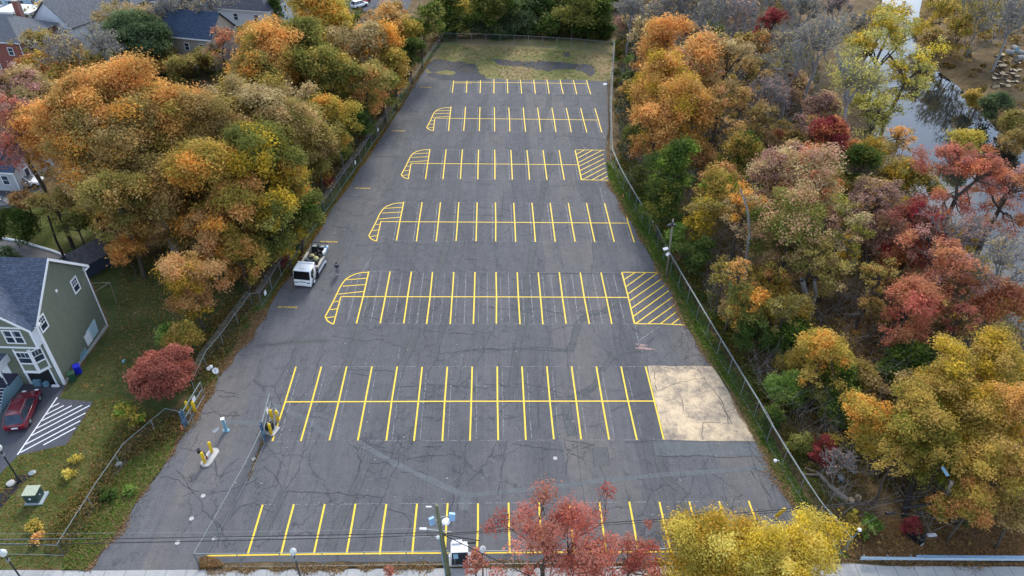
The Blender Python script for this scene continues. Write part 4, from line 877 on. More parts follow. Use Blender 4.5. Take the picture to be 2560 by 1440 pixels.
understorey([(1560,120),(1560,380),(1660,520),(1760,680),(1900,620),(1950,300),(1800,-30),(1570,-30)], 42, 42, [('rust','brown','rusty orange',7,3.0),('olive','brown','olive',6,2.8),('green','olgreen','dark green',5.5,2.6),('tan','mauve','tan',6.5,2.9)], 'at the upper left of the right woods')
understorey([(1900,620),(1950,250),(2020,300),(2180,460),(2300,560),(2420,680),(2560,860),(2560,1000),(2250,900),(2000,820)], 34, 43, [('mauve','tan','faded rose',6.5,2.9),('olive','golive','olive',6,2.8),('salmon','rust','salmon-orange',6,2.7),('brown',None,'brown',5.5,2.6)], 'in the middle of the right woods')
understorey([(1780,740),(1880,900),(1960,1010),(2250,1200),(2560,1300),(2600,900),(2300,880),(2200,980),(2000,860),(1950,700)], 24, 44, [('golive','gold','gold-olive',5.5,2.6),('green','bright','deep green',4.2,2.3),('brown','olive','brown',4.5,2.3)], 'at the lower end of the right woods')
understorey([(1085,-60),(1110,70),(1330,80),(1545,85),(1560,-60)], 26, 45, [('green','bluegreen','dark green',5,3.0),('bluegreen',None,'blue-green',4.2,2.8),('green','olgreen','mid green',6,3.0)], 'behind the far fence')
understorey([(2340,-40),(2310,80),(2330,190),(2440,250),(2520,120),(2560,-40)], 8, 46, [('brown','olive','brown',6,2.8),('golive',None,'yellow-olive',6,2.6)], 'on the far river bank')
understorey([(60,60),(330,30),(560,30),(560,60),(420,110),(380,170),(220,180),(60,180)], 16, 47, [('olive',None,'dull olive',4.5,2.3),('tan',None,'tan',5,2.4)], 'among the town gardens')
print('LEAVES', NLEAF[0])
# prominent bare trunks
def stem(pts, r0, r1, mat, label, name='bare_tree', hs=None):
    """pts: (px,py,height) along the trunk"""
    P = [(*G(x, y, z), z) for x, y, z in pts]; t = thing(name, label, 'tree', (P[0][0], P[0][1], 0)); sg = []; n = len(P)-1
    for i in range(n): sg.append((np.array(P[i])-np.array([P[0][0], P[0][1], 0]), np.array(P[i+1])-np.array([P[0][0], P[0][1], 0]), r0+(r1-r0)*i/n, r0+(r1-r0)*(i+1)/n))
    segs_mesh('trunk', sg, M[mat], t, 9); return t
stem([(442,640,0),(425,590,3),(410,540,6)], .50, .42, 'greybark', 'thick blue-grey trunk, half bare, above the small orange-brown tree')
stem([(292,665,0),(268,600,4),(245,545,7.5)], .34, .28, 'barkblack', 'black leaning trunk right of the shed')
stem([(168,660,0),(140,600,3.3),(120,540,7)], .16, .10, 'barkblack', 'thin black trunk left of the shed, the thicker of the pair')
stem([(195,645,0),(172,580,3.5),(150,550,6)], .10, .06, 'barkblack', 'slender black trunk just left of the shed roof')
stem([(2018,812,0),(2024,770,2.5),(2014,735,4.6),(2005,700,7)], .45, .26, 'greybark', 'blue-grey forked trunk, left limb, in the right woods clearing')
stem([(2024,775,2.3),(2040,735,4.8),(2036,700,7)], .26, .18, 'greybark', 'right limb of the blue-grey fork in the clearing')
stem([(1862,740,0),(1866,650,5),(1875,580,9),(1868,520,12.5),(1850,470,15)], .26, .06, 'greybark', 'long bare grey stem rising out of the orange-tan tree')
stem([(945,272,0),(933,225,3.5),(922,180,7),(925,140,10)], .30, .16, 'greybark', 'long curved grey trunk left of the light pole')
stem([(2260,1290,0),(2275,1230,2.4),(2290,1190,4)], .28, .2, 'barkblack', 'dark leaning trunk left of the wooden street light pole')
stem([(2236,830,0),(2250,800,1.5),(2262,780,3)], .22, .16, 'bark', 'brown forked trunk under the salmon-orange tree')
# ------------------------------------------------------------------ undergrowth and fallen leaves
def scatter(name, polys, n, size, pals, zr, seed, avoid=(), clump=0, dist_scale=True):
    rs = np.random.RandomState(seed); Ps = []; pw = [[G(*p) for p in poly] for poly in polys]; ar = []
    for q in pw: ar.append(abs(sum(a[0]*b[1]-b[0]*a[1] for a, b in zip(q, q[1:]+q[:1])))/2)
    for q, a_ in zip(pw, ar):
        k = int(n*a_/sum(ar)); xs = [p[0] for p in q]; ys = [p[1] for p in q]; got = 0
        if clump:
            cx = rs.uniform(min(xs), max(xs), k//clump*3+3); cy = rs.uniform(min(ys), max(ys), len(cx)); ok = pip(cx, cy, q); cx, cy = cx[ok], cy[ok]
            if not len(cx): continue
            cs = rs.uniform(.5, 1.8, len(cx)); ch = rs.uniform(zr[0]+.2, zr[1], len(cx)); j = rs.randint(0, len(cx), k); dd = rs.normal(size=(k, 3)); dd /= np.linalg.norm(dd, axis=1, keepdims=True)
            x = cx[j]+dd[:, 0]*cs[j]; y = cy[j]+dd[:, 1]*cs[j]; z = np.abs(dd[:, 2])*ch[j]; c = j
        else:
            x = rs.uniform(min(xs), max(xs), int(k*1.9)+5); y = rs.uniform(min(ys), max(ys), len(x)); ok = pip(x, y, q); x, y = x[ok], y[ok]; z = rs.uniform(zr[0], zr[1], len(x)); c = rs.randint(0, 50, len(x))
        ok = ~pip(x, y, riv) if x.max() > 50 else np.ones(len(x), bool)
        for av in avoid: ok &= ~pip(x, y, av)
        x, y, z, c = x[ok], y[ok], z[ok], c[ok]; z = z+(gz(x, y) if x.max() > 50 else 0); Ps.append((np.c_[x, y, z], c))
    P = np.concatenate([p for p, _ in Ps]); c = np.concatenate([q for _, q in Ps]); dd = (P-np.array([0, 0, CH]))@FW; sz = np.maximum(size, (dd/710*1.9 if dist_scale else size))
    Nn = rs.normal(size=P.shape)*(.55 if clump else .25)+np.array([0, 0, 1.0]); Nn /= np.linalg.norm(Nn, axis=1, keepdims=True); V, F = leaves(P, Nn, sz, rs)
    pc = np.concatenate([np.array(PAL[p]) for p in pals]); cc = pc[(c*7919) % len(pc)]*.5+pc[rs.randint(0, len(pc), len(P))]*.5; cc *= rs.uniform(.7, 1.25, (len(P), 1))
    return tag(npmesh(name, V, F, M['leaf'], None, np.repeat(cc, 4, axis=0)), kind='stuff')
PAL['litter'] = [(.27,.17,.08),(.34,.21,.10),(.20,.13,.06),(.40,.28,.15),(.15,.10,.05)]
PAL['weed'] = [(.10,.20,.035),(.14,.23,.045),(.075,.13,.025),(.19,.21,.055)]
leftw = [(1105,60),(1100,95),(1020,205),(915,360),(800,530),(700,660),(640,745),(560,860),(520,760),(420,690),(290,660),(220,560),(60,540),(0,520),(0,200),(400,150),(700,80),(900,30)]
rightw = [(1550,90),(1545,395),(1620,520),(1720,690),(1850,900),(1990,1120),(2120,1360),(2600,1380),(2700,600),(2400,600),(2100,330),(1950,-40),(1560,-40)]
tag(scatter('undergrowth', [leftw], 60000, .22, ['olgreen','brown','litter','green','litter'], (0, 1.6), 1, clump=110), 'olive and brown undergrowth on the floor of the left woods', 'undergrowth')
tag(scatter('undergrowth', [rightw], 170000, .22, ['olgreen','brown','litter','golive','weed','litter'], (0, 2.2), 2, clump=130), 'brown and olive undergrowth on the floor of the right woods', 'undergrowth')
tag(scatter('undergrowth', [[(1095,-90),(1090,92),(1550,98),(1560,-90)]], 16000, .3, ['green','bluegreen','olgreen'], (0, 2.0), 3, clump=100), 'dark green undergrowth behind the far fence', 'undergrowth')
tag(scatter('undergrowth', [[(2330,-60),(2300,60),(2300,160),(2410,235),(2480,330),(2560,365),(2700,400),(2700,-60)]], 22000, .3, ['brown','olive','litter','brown'], (0, 1.2), 4, clump=100), 'brown scrub on the far river bank', 'undergrowth')
frpx = [(x, y) for x, y in FR]
tag(scatter('fence_brambles', [[(1540,100)]+[(x+24, y-6) for x, y in FR[::-1][1:]]+[(x+62, y-30) for x, y in FR]+[(1570,100)]], 42000, .16, ['weed','green','brown','weed','olgreen'], (0, 1.1), 5, clump=90), 'green brambles growing along the outer side of the right fence', 'brambles')
tag(scatter('hedge_brambles', [[(430,1040),(455,1075),(330,1140),(262,1235),(200,1325),(150,1385),(130,1350),(200,1245),(270,1150),(350,1075)],[(490,985),(560,868),(632,767),(600,745),(540,830),(470,930)]], 20000, .12, ['brown','litter','weed','brown','green'], (0, .8), 6, clump=80), 'brown brambles tangled along the driveway fence', 'brambles')
tag(scatter('grass_tufts', [[(x, y) for x, y in LOTR[3:]]+[(x+20, y+4) for x, y in FR[1:-4]]], 42000, .11, ['weed','weed','bright'], (.02, .16), 7), 'green grass on the strip inside the right fence', 'grass')
tag(scatter('grass_tufts', [DRV+[(450,1080),(340,1140),(260,1240),(160,1390),(160,1424)]], 16000, .11, ['weed','bright','weed','litter'], (.02, .16), 8), 'green grass along the driveway', 'grass')
def edge_leaves(name, line, wl, wr, n, seed, label, pals=('litter',), size=.12):
    rs = np.random.RandomState(seed); P = inter([G(*p) for p in line], 400); i = rs.randint(0, 399, n); a, b = P[i], P[i+1]; t = rs.rand(n, 1); p = a+(b-a)*t; d = b-a; nn = np.c_[-d[:, 1], d[:, 0]]/(np.linalg.norm(d, axis=1, keepdims=True)+1e-9)
    o = np.where(rs.rand(n) < .5, -wl*np.abs(rs.normal(size=n))*.6, wr*np.abs(rs.normal(size=n))*.6); mod = .6+.4*np.sin(i*.13+seed)+.3*np.sin(i*.041); o = o*mod; p = p+nn*o[:, None]
    z = .045+np.abs(rs.normal(size=n))*.035; PP = np.c_[p, z]; dd = (PP-np.array([0, 0, CH]))@FW; Nn = rs.normal(size=PP.shape)*.3+np.array([0, 0, 1]); Nn /= np.linalg.norm(Nn, axis=1, keepdims=True)
    V, F = leaves(PP, Nn, np.maximum(size, dd/710*1.3), rs); pc = np.concatenate([np.array(PAL[q]) for q in pals]); cc = pc[rs.randint(0, len(pc), n)]*rs.uniform(.8, 1.35, (n, 1))
    return tag(npmesh(name, V, F, M['leaf'], None, np.repeat(cc, 4, axis=0)), label, 'fallen leaves', kind='stuff')
PAL['palelitter'] = [(.36,.22,.12),(.42,.28,.16),(.28,.17,.10),(.30,.20,.11)]
edge_leaves('fallen_leaves', [(x+5, y) for x, y in LOTR[4:]], .6, .6, 24000, 1, 'brown leaves drifted along the right edge of the asphalt', ('palelitter','palelitter','tan'))
edge_leaves('fallen_leaves', [(x-6, y) for x, y in DRV+LOTL[:8]], .45, 1.0, 20000, 2, 'brown leaves drifted along the driveway edge', ('litter','litter','palelitter'))
edge_leaves('fallen_leaves', [(x-4, y) for x, y in LOTL[7:]], .3, .5, 8000, 3, 'yellowish leaves along the upper left asphalt edge', ('litter','golive'))
edge_leaves('fallen_leaves', [(500,1420),(640,1421),(900,1417),(1110,1414)], .5, .22, 9000, 4, 'brown leaves heaped between the front fence and the pavement')
edge_leaves('fallen_leaves', [(1190,1412),(1500,1410),(1900,1408),(2120,1402),(2560,1412)], .4, .3, 9000, 5, 'brown leaves along the pavement below the red tree')
edge_leaves('fallen_leaves', [(660,1096),(640,1150),(620,1200)], .15, .15, 500, 6, 'short line of leaves beside the inner fence foot')
tag(scatter('leaf_pile', [[(499,1398),(520,1394),(545,1402),(562,1417),(540,1421),(502,1422)]], 2600, .11, ['litter','rust'], (.02, .3), 9, dist_scale=False), 'rust-brown pile of leaves in the near fence corner', 'leaf pile')
tag(scatter('fallen_leaves', [[(2060,1340),(2120,1290),(2560,1330),(2560,1400),(2130,1395)]], 26000, .12, ['litter','palelitter','rust','litter'], (.0, .15), 10), 'carpet of brown leaves behind the guard rail', 'fallen leaves')
tag(scatter('lawn_leaves', [[(300,990),(480,960),(620,780),(560,660),(300,680),(290,830),(180,980)]], 5000, .09, ['litter','brown','weed'], (.01, .05), 15), 'fallen leaves over the shaded lawn', 'fallen leaves')
tag(scatter('fallen_leaves', [[(1960,760),(2200,720),(2330,860),(2160,960),(1900,1020),(1880,900)]], 14000, .14, ['litter','mauve','litter'], (.0, .12), 12), 'brown leaf carpet in the clearing of the right woods', 'fallen leaves')
tag(scatter('lawn_leaves', [[(150,1420),(0,1421),(0,1190),(45,1140),(165,1112),(235,1000),(300,990),(420,1040),(330,1110),(260,1210)]], 5200, .09, ['litter','weed','brown','olive'], (.01, .06), 13), 'scattered leaves on the front lawn', 'fallen leaves')
tag(scatter('lawn_leaves', [[(1070,165),(1108,112),(1537,133),(1520,198),(1300,200),(1200,190)]], 2500, .12, ['palelitter','litter','tan','weed'], (.03, .06), 14), 'dry leaves scattered over the grass field', 'fallen leaves')
# pale leaf litter specks on the asphalt
rs = np.random.RandomState(5); n = 420; x = rs.uniform(-22, 26, n); y = rs.uniform(31, 125, n); ok = pip(x, y, LOTW); P = np.c_[x[ok], y[ok], np.full(ok.sum(), .05)]; Nn = rs.normal(size=P.shape)*.2+np.array([0, 0, 1]); Nn /= np.linalg.norm(Nn, axis=1, keepdims=True)
V, F = leaves(P, Nn, rs.uniform(.08, .17, len(P)), rs); tag(npmesh('scattered_litter', V, F, M['leaf'], None, np.repeat(np.array([[.5,.5,.46],[.4,.36,.25],[.55,.55,.55]])[rs.randint(0, 3, len(P))], 4, axis=0)), 'small pale leaves and scraps dotted over the asphalt', 'litter', kind='stuff')
# loose brush of bare stems
def brush(polys, n, hmax, mat, seed, label):
    rs = np.random.RandomState(seed); sg = []
    for poly in polys:
        q = [G(*p) for p in poly]; xs = [p[0] for p in q]; ys = [p[1] for p in q]; x = rs.uniform(min(xs), max(xs), n*3); y = rs.uniform(min(ys), max(ys), n*3); ok = pip(x, y, q) & ~pip(x, y, riv); x, y = x[ok][:n], y[ok][:n]; z0 = gz(x, y)
        for a, b, z in zip(x, y, z0):
            d = depth(a, b)/710; k = rs.randint(3, 7)
            for _ in range(k):
                h = rs.uniform(.35, 1)*hmax; m_ = np.array([a, b, z])+np.array([rs.normal()*.3*h, rs.normal()*.3*h, h*.6]); e = m_+np.array([rs.normal()*.35*h, rs.normal()*.35*h, h*.4]); sg += [((a, b, z), m_, d*.16, d*.12), (m_, e, d*.12, d*.06)]
                for _ in range(2): sg.append((m_, m_+rs.normal(size=3)*.3*h+np.array([0, 0, .2*h]), d*.1, d*.05))
    return tag(segs_mesh('bare_brush', sg, M[mat], None, 3), label, 'brush', kind='stuff')
brush([rightw], 1500, 5.0, 'greybark', 1, 'grey leafless brush standing through the right woods'); brush([leftw], 300, 3.2, 'bark', 2, 'brown leafless brush standing through the left woods')
# ------------------------------------------------------------------ fences
def fence(name, pts, h, label, arms=True, out=-1, spacing=3.0, top_only=False, group=None):
    P = [G(*p) for p in pts]; o0 = P[0]; t = thing(name, label, 'fence', (o0[0], o0[1], 0), 0, group)
    P = [(p[0]-o0[0], p[1]-o0[1]) for p in P]; d = np.r_[0, np.cumsum([math.dist(a, b) for a, b in zip(P[:-1], P[1:])])]
    V = []; Fc = []; UV = []
    for i in range(len(P)-1):
        a, b = P[i], P[i+1]; V += [(a[0], a[1], .05), (b[0], b[1], .05), (b[0], b[1], h), (a[0], a[1], h)]; Fc.append((4*i, 4*i+1, 4*i+2, 4*i+3)); UV += [(d[i], 0), (d[i+1], 0), (d[i+1], h), (d[i], h)]
    me = bpy.data.meshes.new('mesh_panel'); me.from_pydata(V, [], Fc); uv = me.uv_layers.new(name='UVMap'); uv.data.foreach_set('uv', np.array(UV, np.float32).ravel()); me.materials.append(M['link'])
    po = bpy.data.objects.new('mesh_panel', me); COL.objects.link(po); po.parent = t
    MB().path([(p[0], p[1], h) for p in P], .026, 5).build('top_rail', M['galv'], t)
    MB().path([(p[0], p[1], .10) for p in P], .022, 5).build('bottom_rail', M['galv'], t)
    n = int(d[-1]/spacing); pm = None; xs = [np.interp(np.linspace(0, d[-1], n+1), d, [p[k] for p in P]) for k in (0, 1)]
    am = MB(); wires = [[], [], []]
    for i, (x, y) in enumerate(zip(*xs)):
        j = min(i+1, n); k = max(i-1, 0); dx, dy = xs[0][j]-xs[0][k], xs[1][j]-xs[1][k]; L = math.hypot(dx, dy)+1e-9; nx_, ny_ = out*-dy/L, out*dx/L
        if pm is None: pm = MB().tube((0, 0, -.1), (0, 0, h+.05), .038, .038, 6); po = pm.build('post', M['galv'], t); po.location = (x, y, 0)
        else: c = po.copy(); COL.objects.link(c); c.parent = t; c.location = (x, y, 0)
        if arms:
            am.tube((x, y, h), (x+nx_*.34, y+ny_*.34, h+.34), .02, .015, 4)
            for w_ in range(3): f_ = .12+.11*w_; wires[w_].append((x+nx_*f_, y+ny_*f_, h+f_))
    if arms:
        am.build('outrigger', M['galv'], t); wm = MB()
        for w_ in wires: wm.path(w_, .008, 3)
        wm.build('barbed_wire', M['galv'], t)
    return t
fence('chain_link_fence', FR, 2.4, 'long chain-link fence with barbed wire down the right side of the lot', out=1)
fence('chain_link_fence', FLB, 1.8, 'long chain-link fence between the left woods and the lot asphalt', out=-1)
fence('chain_link_fence', FLB2, 1.8, 'short barbed fence stretch between the corner post and the driveway gate', out=-1)
fence('chain_link_fence', [(655,765),(632,767)], 1.9, 'fence jog with tall posts where the two left fences meet', arms=False, spacing=1.0)
fence('chain_link_fence', [(1108,108),(1200,110),(1330,116),(1440,123),(1534,132)], 2.2, 'far fence in front of the dark green thickets', arms=False)
fence('chain_link_fence', [(488,1066),(425,1052),(323,1140),(255,1240),(222,1295),(162,1391)], 1.7, 'low fence running down the grassy side of the driveway', arms=False, spacing=4)
fence('chain_link_fence', [(162,1391),(100,1388),(-60,1386)], 1.5, 'low fence between the front lawn and the pavement', arms=False, spacing=3.5)
fence('chain_link_fence', [(499,1419),(560,1310),(625,1190),(662,1112)], 1.9, 'fence between the entrance driveway and the parking bays', arms=False, spacing=3)
fence('chain_link_fence', [(499,1419),(760,1417),(1122,1412)], 1.9, 'front fence along the pavement, left of the utility cabinet', arms=False, spacing=2.95)
fence('chain_link_fence', [(1192,1412),(1500,1408),(1800,1404),(2105,1385)], 1.9, 'front fence along the pavement behind the red and yellow street trees', arms=False, spacing=2.95)
def signboard(px, py, label, w=.45, hh=.6, z=1.1, mat='white', rz=0.0, name='sign'):
    x, y = G(px, py, z); o = MB().box(-w/2, w/2, -.02, .02, -hh/2, hh/2).build(name, M[mat]); o.location = (x, y, z); o.rotation_euler = (0, 0, rz); return tag(o, label, 'sign', None)
lang = math.atan2(G(700,693)[1]-G(764,600)[1], G(700,693)[0]-G(764,600)[0])
for px, py, lab in ((755,603,'small white notice on the left fence just above the truck'),(663,732,'small white notice on the left fence near its bend'),(888,406,'small white notice on the left fence beside the third NO PARKING marking'),(989,260,'small white notice on the left fence at its far stretch'),(945,324,'small white notice on the left fence below the light pole')): signboard(px, py, lab, rz=lang)
signboard(1532,188, 'small white notice on the far right fence', .4, .6, 1.3, rz=math.pi/2)
# ------------------------------------------------------------------ gates
GPB = plain('gate_blue', (.07,.13,.20), .5)
def gate(px0, py0, px1, py1, h, label, sign=True):
    a, b = G(px0, py0), G(px1, py1); L = math.dist(a, b); rz = math.atan2(b[1]-a[1], b[0]-a[0]); t = thing('swing_gate', label, 'gate', (a[0], a[1], 0), rz)
    f = MB()
    for z in (.15, h*.55, h): f.tube((0, 0, z), (L, 0, z), .05, .05, 6)
    f.tube((0, 0, .1), (0, 0, h), .05, .05, 6); f.tube((L, 0, .1), (L, 0, h), .05, .05, 6); f.tube((L*.5, 0, .15), (L*.5, 0, h*.55), .03, .03, 5); f.build('frame', M['galv'], t)
    me = bpy.data.meshes.new('mesh_panel'); me.from_pydata([(0,0,.15),(L,0,.15),(L,0,h),(0,0,h)], [], [(0,1,2,3)]); uv = me.uv_layers.new(name='UVMap'); uv.data.foreach_set('uv', [0,0,L,0,L,h,0,h]); me.materials.append(M['link']); o = bpy.data.objects.new('mesh_panel', me); COL.objects.link(o); o.parent = t
    for x in (-.18, -.5): MB().tube((x, 0, -.1), (x, 0, h+.35), .09, .09, 8).build('gate_post', GPB, t)
    MB().box(-.62, -.06, -.12, .12, h*.45, h*.6).build('hinge_bracket', GPB, t)
    if sign: MB().box(L*.45, L*.45+.5, -.08, -.055, h*.62, h*.9).build('notice', M['white'], t)
    return t
gate(470,1062,512,990,1.9,'open gate leaf on the left side of the driveway beside the brick-red maple')
gate(664,1092,682,1020,1.9,'open gate leaf beside the yellow bollards at the inner fence')
# gate operator with its arm
def gate_motor():
    x, y = G(676,1076); t = thing('gate_operator', 'black gate motor on a concrete pad between the yellow bollards', 'gate motor', (x, y, 0), -.35)
    MB().box(-.75,.75,-.55,.55,0,.16,.03).build('pad', M['concrete'], t); MB().box(-.35,.3,-.3,.3,.161,.95,.04).build('housing', M['black'], t)
    MB().tube((-.1,0,1.0),(.3,1.3,1.05),.04,.04,6).tube((.3,1.3,1.05),(-.5,1.8,1.05),.04,.04,6).tube((-.1,0,.9),(-.1,0,1.06),.08,.08,8).build('swing_arm', M['galv'], t)
gate_motor()
# ------------------------------------------------------------------ bollards
bol = None
for px, py, lab in ((473,1031,'yellow bollard beside the left gate leaf, the one nearer the maple'),(489,1031,'yellow bollard beside the left gate leaf, the one nearer the asphalt'),(682,1052,'yellow bollard right of the inner gate, back one of three nearest the gate leaf'),(696,1054,'yellow bollard right of the inner gate, closest to the first yellow bay line'),(679,1087,'yellow bollard in front of the black gate motor'),(531,1133,'yellow bollard at the back end of the card reader island'),(513,1159,'yellow bollard at the front end of the card reader island'),(1938,1293,'leaning yellow bollard behind the yellow street tree near the right fence')):
    x, y = G(px, py)
    if bol is None:
        bol = thing('bollard', lab, 'bollard', (x, y, 0), 0, 'yellow bollards protecting gates and readers'); MB().lathe([(0,0),(.14,0),(.14,1.36),(.125,1.43),(.08,1.49),(0,1.51)], n=14).build('post', M['yellow'], bol, True); MB().lathe([(.145,0),(.19,.0),(.18,.05),(.145,.07)], n=14).build('footing', M['concrete'], bol, True); o = bol
    else: o = copy_tree(bol); o.location = (x, y, .02); o['label'] = lab
    if px == 1938: o.rotation_euler = (.12, .3, 0)
for o_ in (bol,): o_.location.z = .02
# card reader island
a, b = G(511,1161), G(532,1130); cx, cy = (a[0]+b[0])/2, (a[1]+b[1])/2; L = math.dist(a, b)+.7; rz = math.atan2(b[1]-a[1], b[0]-a[0])
t = thing('reader_island', 'pale rounded concrete island holding the card reader in the driveway', 'traffic island', (cx+.15, cy, .02), rz)
pr = []
for k in range(24): 
    an = 2*math.pi*k/24; c, s_ = math.cos(an), math.sin(an); pr.append((math.copysign(L/2-.5, c)+c*.5, s_*.5))
MB().prism(pr, 'z', 0, .16).build('kerb_slab', M['concrete'], t); 
t = thing('card_reader', 'black card reader on a bent post standing on the island', 'card reader', (*G(518,1150), .18), .5)
MB().tube((0,0,0),(0,0,.8),.04,.04,8).tube((0,0,.8),(-.35,.1,1.15),.035,.035,8).build('stem', M['black'], t); MB().box(-.55,-.25,-.08,.28,1.0,1.35,.03).build('reader_head', M['black'], t); MB().box(-.06,.1,-.06,.06,0,.28).build('base_box', plain('rust_red',(.25,.06,.04)), t)
x, y = G(566,1077); t = thing('keypad_pedestal', 'blue-grey steel pedestal standing in the middle of the driveway mouth', 'pedestal', (x, y, .02), .3)
MB().box(-.13,.13,-.13,.13,0,1.55,.02).build('column', M['bluesteel'], t); MB().box(-.28,.28,-.2,.2,0,.06).build('foot_plate', M['bluesteel'], t); MB().box(-.2,.16,-.16,.16,1.551,1.66,.02).build('cap', M['offwhite'], t); MB().box(.131,.145,-.08,.08,1.0,1.3).build('panel', M['white'], t)
# cones
def cone(px, py, label, z=0, s=1.0):
    x, y = G(px, py); t = thing('traffic_cone', label, 'cone', (x, y, .02), .3); oc = plain('cone_orange', (.55,.20,.10), .6); MB().box(-.2*s,.2*s,-.2*s,.2*s,0,.04).build('base', oc, t); MB().lathe([(.15*s,.041),(.04*s,.66*s),(0,.67*s)], n=14).build('body', oc, t, True); MB().lathe([(.104*s,.27*s),(.075*s,.46*s)], n=14).build('band', M['offwhite'], t, True)
cone(457,1075,'faded orange cone at the foot of the left gate post'); cone(1557,494,'orange cone on the verge beside the right fence', s=.9)
# oval sign on post, camera dishes
x, y = G(548,955); t = thing('oval_sign', 'white oval disc on a leaning post at the driveway edge', 'sign', (x, y, 0), 0); MB().tube((0,0,0),(-.05,.1,1.5),.035,.03,6).build('post', M['galv'], t)
b = MB(); b.lathe([(0,.02),(.32,.02),(.32,0),(0,0)], n=20); o = b.build('disc', M['white'], t); o.location = (-.05,.06,1.5); o.rotation_euler = (math.radians(62), 0, 0); MB().tube((-.05,.02,1.25),(-.05,.02,1.75),.02,.02,5).build('bracket', M['dkmetal'], t)
x, y = G(533,935); t = thing('floodlight_pair', 'pair of round white flood lamps on the fence by the oval sign', 'flood lamp', (x, y, 0), 0)
for dx, z in ((0,1.0),(-.3,.75)): o = MB().lathe([(0,-.12),(.1,-.1),(.2,0),(.19,.03),(0,.04)], (0,0,0), 16).build('lamp_head', M['white'], t, True); o.location = (dx, 0, z); o.rotation_euler = (.9, 0, .2)
MB().tube((-.1,.1,0),(-.1,.1,1.1),.03,.03,6).build('post', M['galv'], t)
for px, py, lab, z in ((1938,1152,'round white camera on the right fence by the leaf drift',2.4),(2042,1304,'white camera on the right fence under the overhead cables',2.2)):
    x, y = G(px, py, z); t = thing('dome_camera', lab, 'camera', (x, y, z), 0); MB().lathe([(0,.14),(.12,.12),(.16,0),(.12,-.11),(0,-.15)], n=14).build('dome', M['white'], t, True); MB().box(-.05,.35,-.04,.04,-.02,.06).build('bracket', M['galv'], t)
x, y = G(2112,1378); t = thing('fence_lamp', 'small white lamp on a slanted arm at the near end of the right fence', 'lamp', (x, y, 0), 0); MB().tube((0,0,0),(.0,0,2.0),.05,.05,6).tube((0,0,1.3),(.45,.2,2.6),.04,.04,6).build('arm', M['galv'], t); o = MB().lathe([(0,.1),(.14,.08),(.18,-.03),(0,-.1)], n=14).build('lamp_head', M['white'], t, True); o.location = (.45,.2,2.65)
# ------------------------------------------------------------------ lot light poles
def lightpole(b, t_, label, heads, r=.13):
    x, y = G(*b); H = 1.0
    for z in np.arange(4, 16, .05):
        if PX(x, y, z)[1] <= t_[1]: H = z; break
    tx, ty = G(t_[0], t_[1], H); dx, dy = tx-x, ty-y
    if math.hypot(dx, dy) > 1.4: k = 1.4/math.hypot(dx, dy); dx *= k; dy *= k
    t = thing('light_pole', label, 'light pole', (x, y, 0), 0); MB().tube((0,0,-.2),(dx, dy, H), r, r*.75, 9).build('pole', M['wood'], t, True)
    for f_, ox, oy, mt in heads:
        c = (dx*f_, dy*f_, H*f_); e = (c[0]+ox, c[1]+oy, c[2]+.1); MB().tube(c, e, .03, .03, 5).build('arm', M['galv'], t); o = MB().box(-.32,.32,-.18,.18,-.09,.09,.04).build('luminaire', M[mt], t); o.location = (e[0], e[1], e[2]+.03); o.rotation_euler = (-.35, 0, math.atan2(oy, ox))
    return t, H, (dx, dy)
lightpole((1666,692),(1683,548),'grey wooden light pole beside the right fence with three flood lamps',[(.5,-.55,-.2,'white'),(.42,-.25,-.35,'white'),(.90,-.4,-.2,'dkmetal'),(.93,.05,-.4,'dkmetal')])
lightpole((970,312),(953,197),'grey light pole on the left fence line',[(.93,.45,-.2,'dkmetal')])
lightpole((1525,327),(1517,197),'grey light pole at the far right by the grass field',[(.89,-.5,-.2,'offwhite')])
lightpole((655,652),(652,600),'short grey post showing between the trees left of the truck',[], .11)
# ------------------------------------------------------------------ street lamps
lm = None
def glow_mat():
    m, t, b = new_mat('lamp_globe', .15, .5); b.inputs['Base Color'].default_value = (.80,.82,.80,1); b.inputs['Transmission Weight'].default_value = .3; return m
GM = glow_mat()
for px, py, lab in ((8,1383,'globe street lamp on the pavement at the left edge'),(733,1380,'globe street lamp on the pavement in front of the left parking bays'),(1207,1374,'globe street lamp beside the utility cabinet'),(-3,1120,'street lamp with dark post standing on the front lawn at the left edge')):
    z = 4.4; x, y = G(px, py, z)
    if lm is None:
        lm = thing('street_lamp', lab, 'street lamp', (x, y, 0), 0, 'globe lamps by the pavement'); MB().lathe([(.16,0),(.16,.25),(.09,.45),(.065,.6),(.05,3.95),(.11,4.0),(.11,4.08)], n=12).build('post', M['dkmetal'], lm, True)
        MB().lathe([(.10,4.08),(.2,4.2),(.255,4.38),(.24,4.55),(.14,4.72),(0,4.80)], n=18).build('globe', GM, lm, True); MB().lathe([(.05,4.80),(.03,4.88),(0,4.92)], n=10).build('finial', M['offwhite'], lm, True); MB().box(-.07,.07,-.11,.11,3.4,3.6).build('receptacle', M['galv'], lm)
    else: o = copy_tree(lm); o.location = (x, y, 0); o['label'] = lab
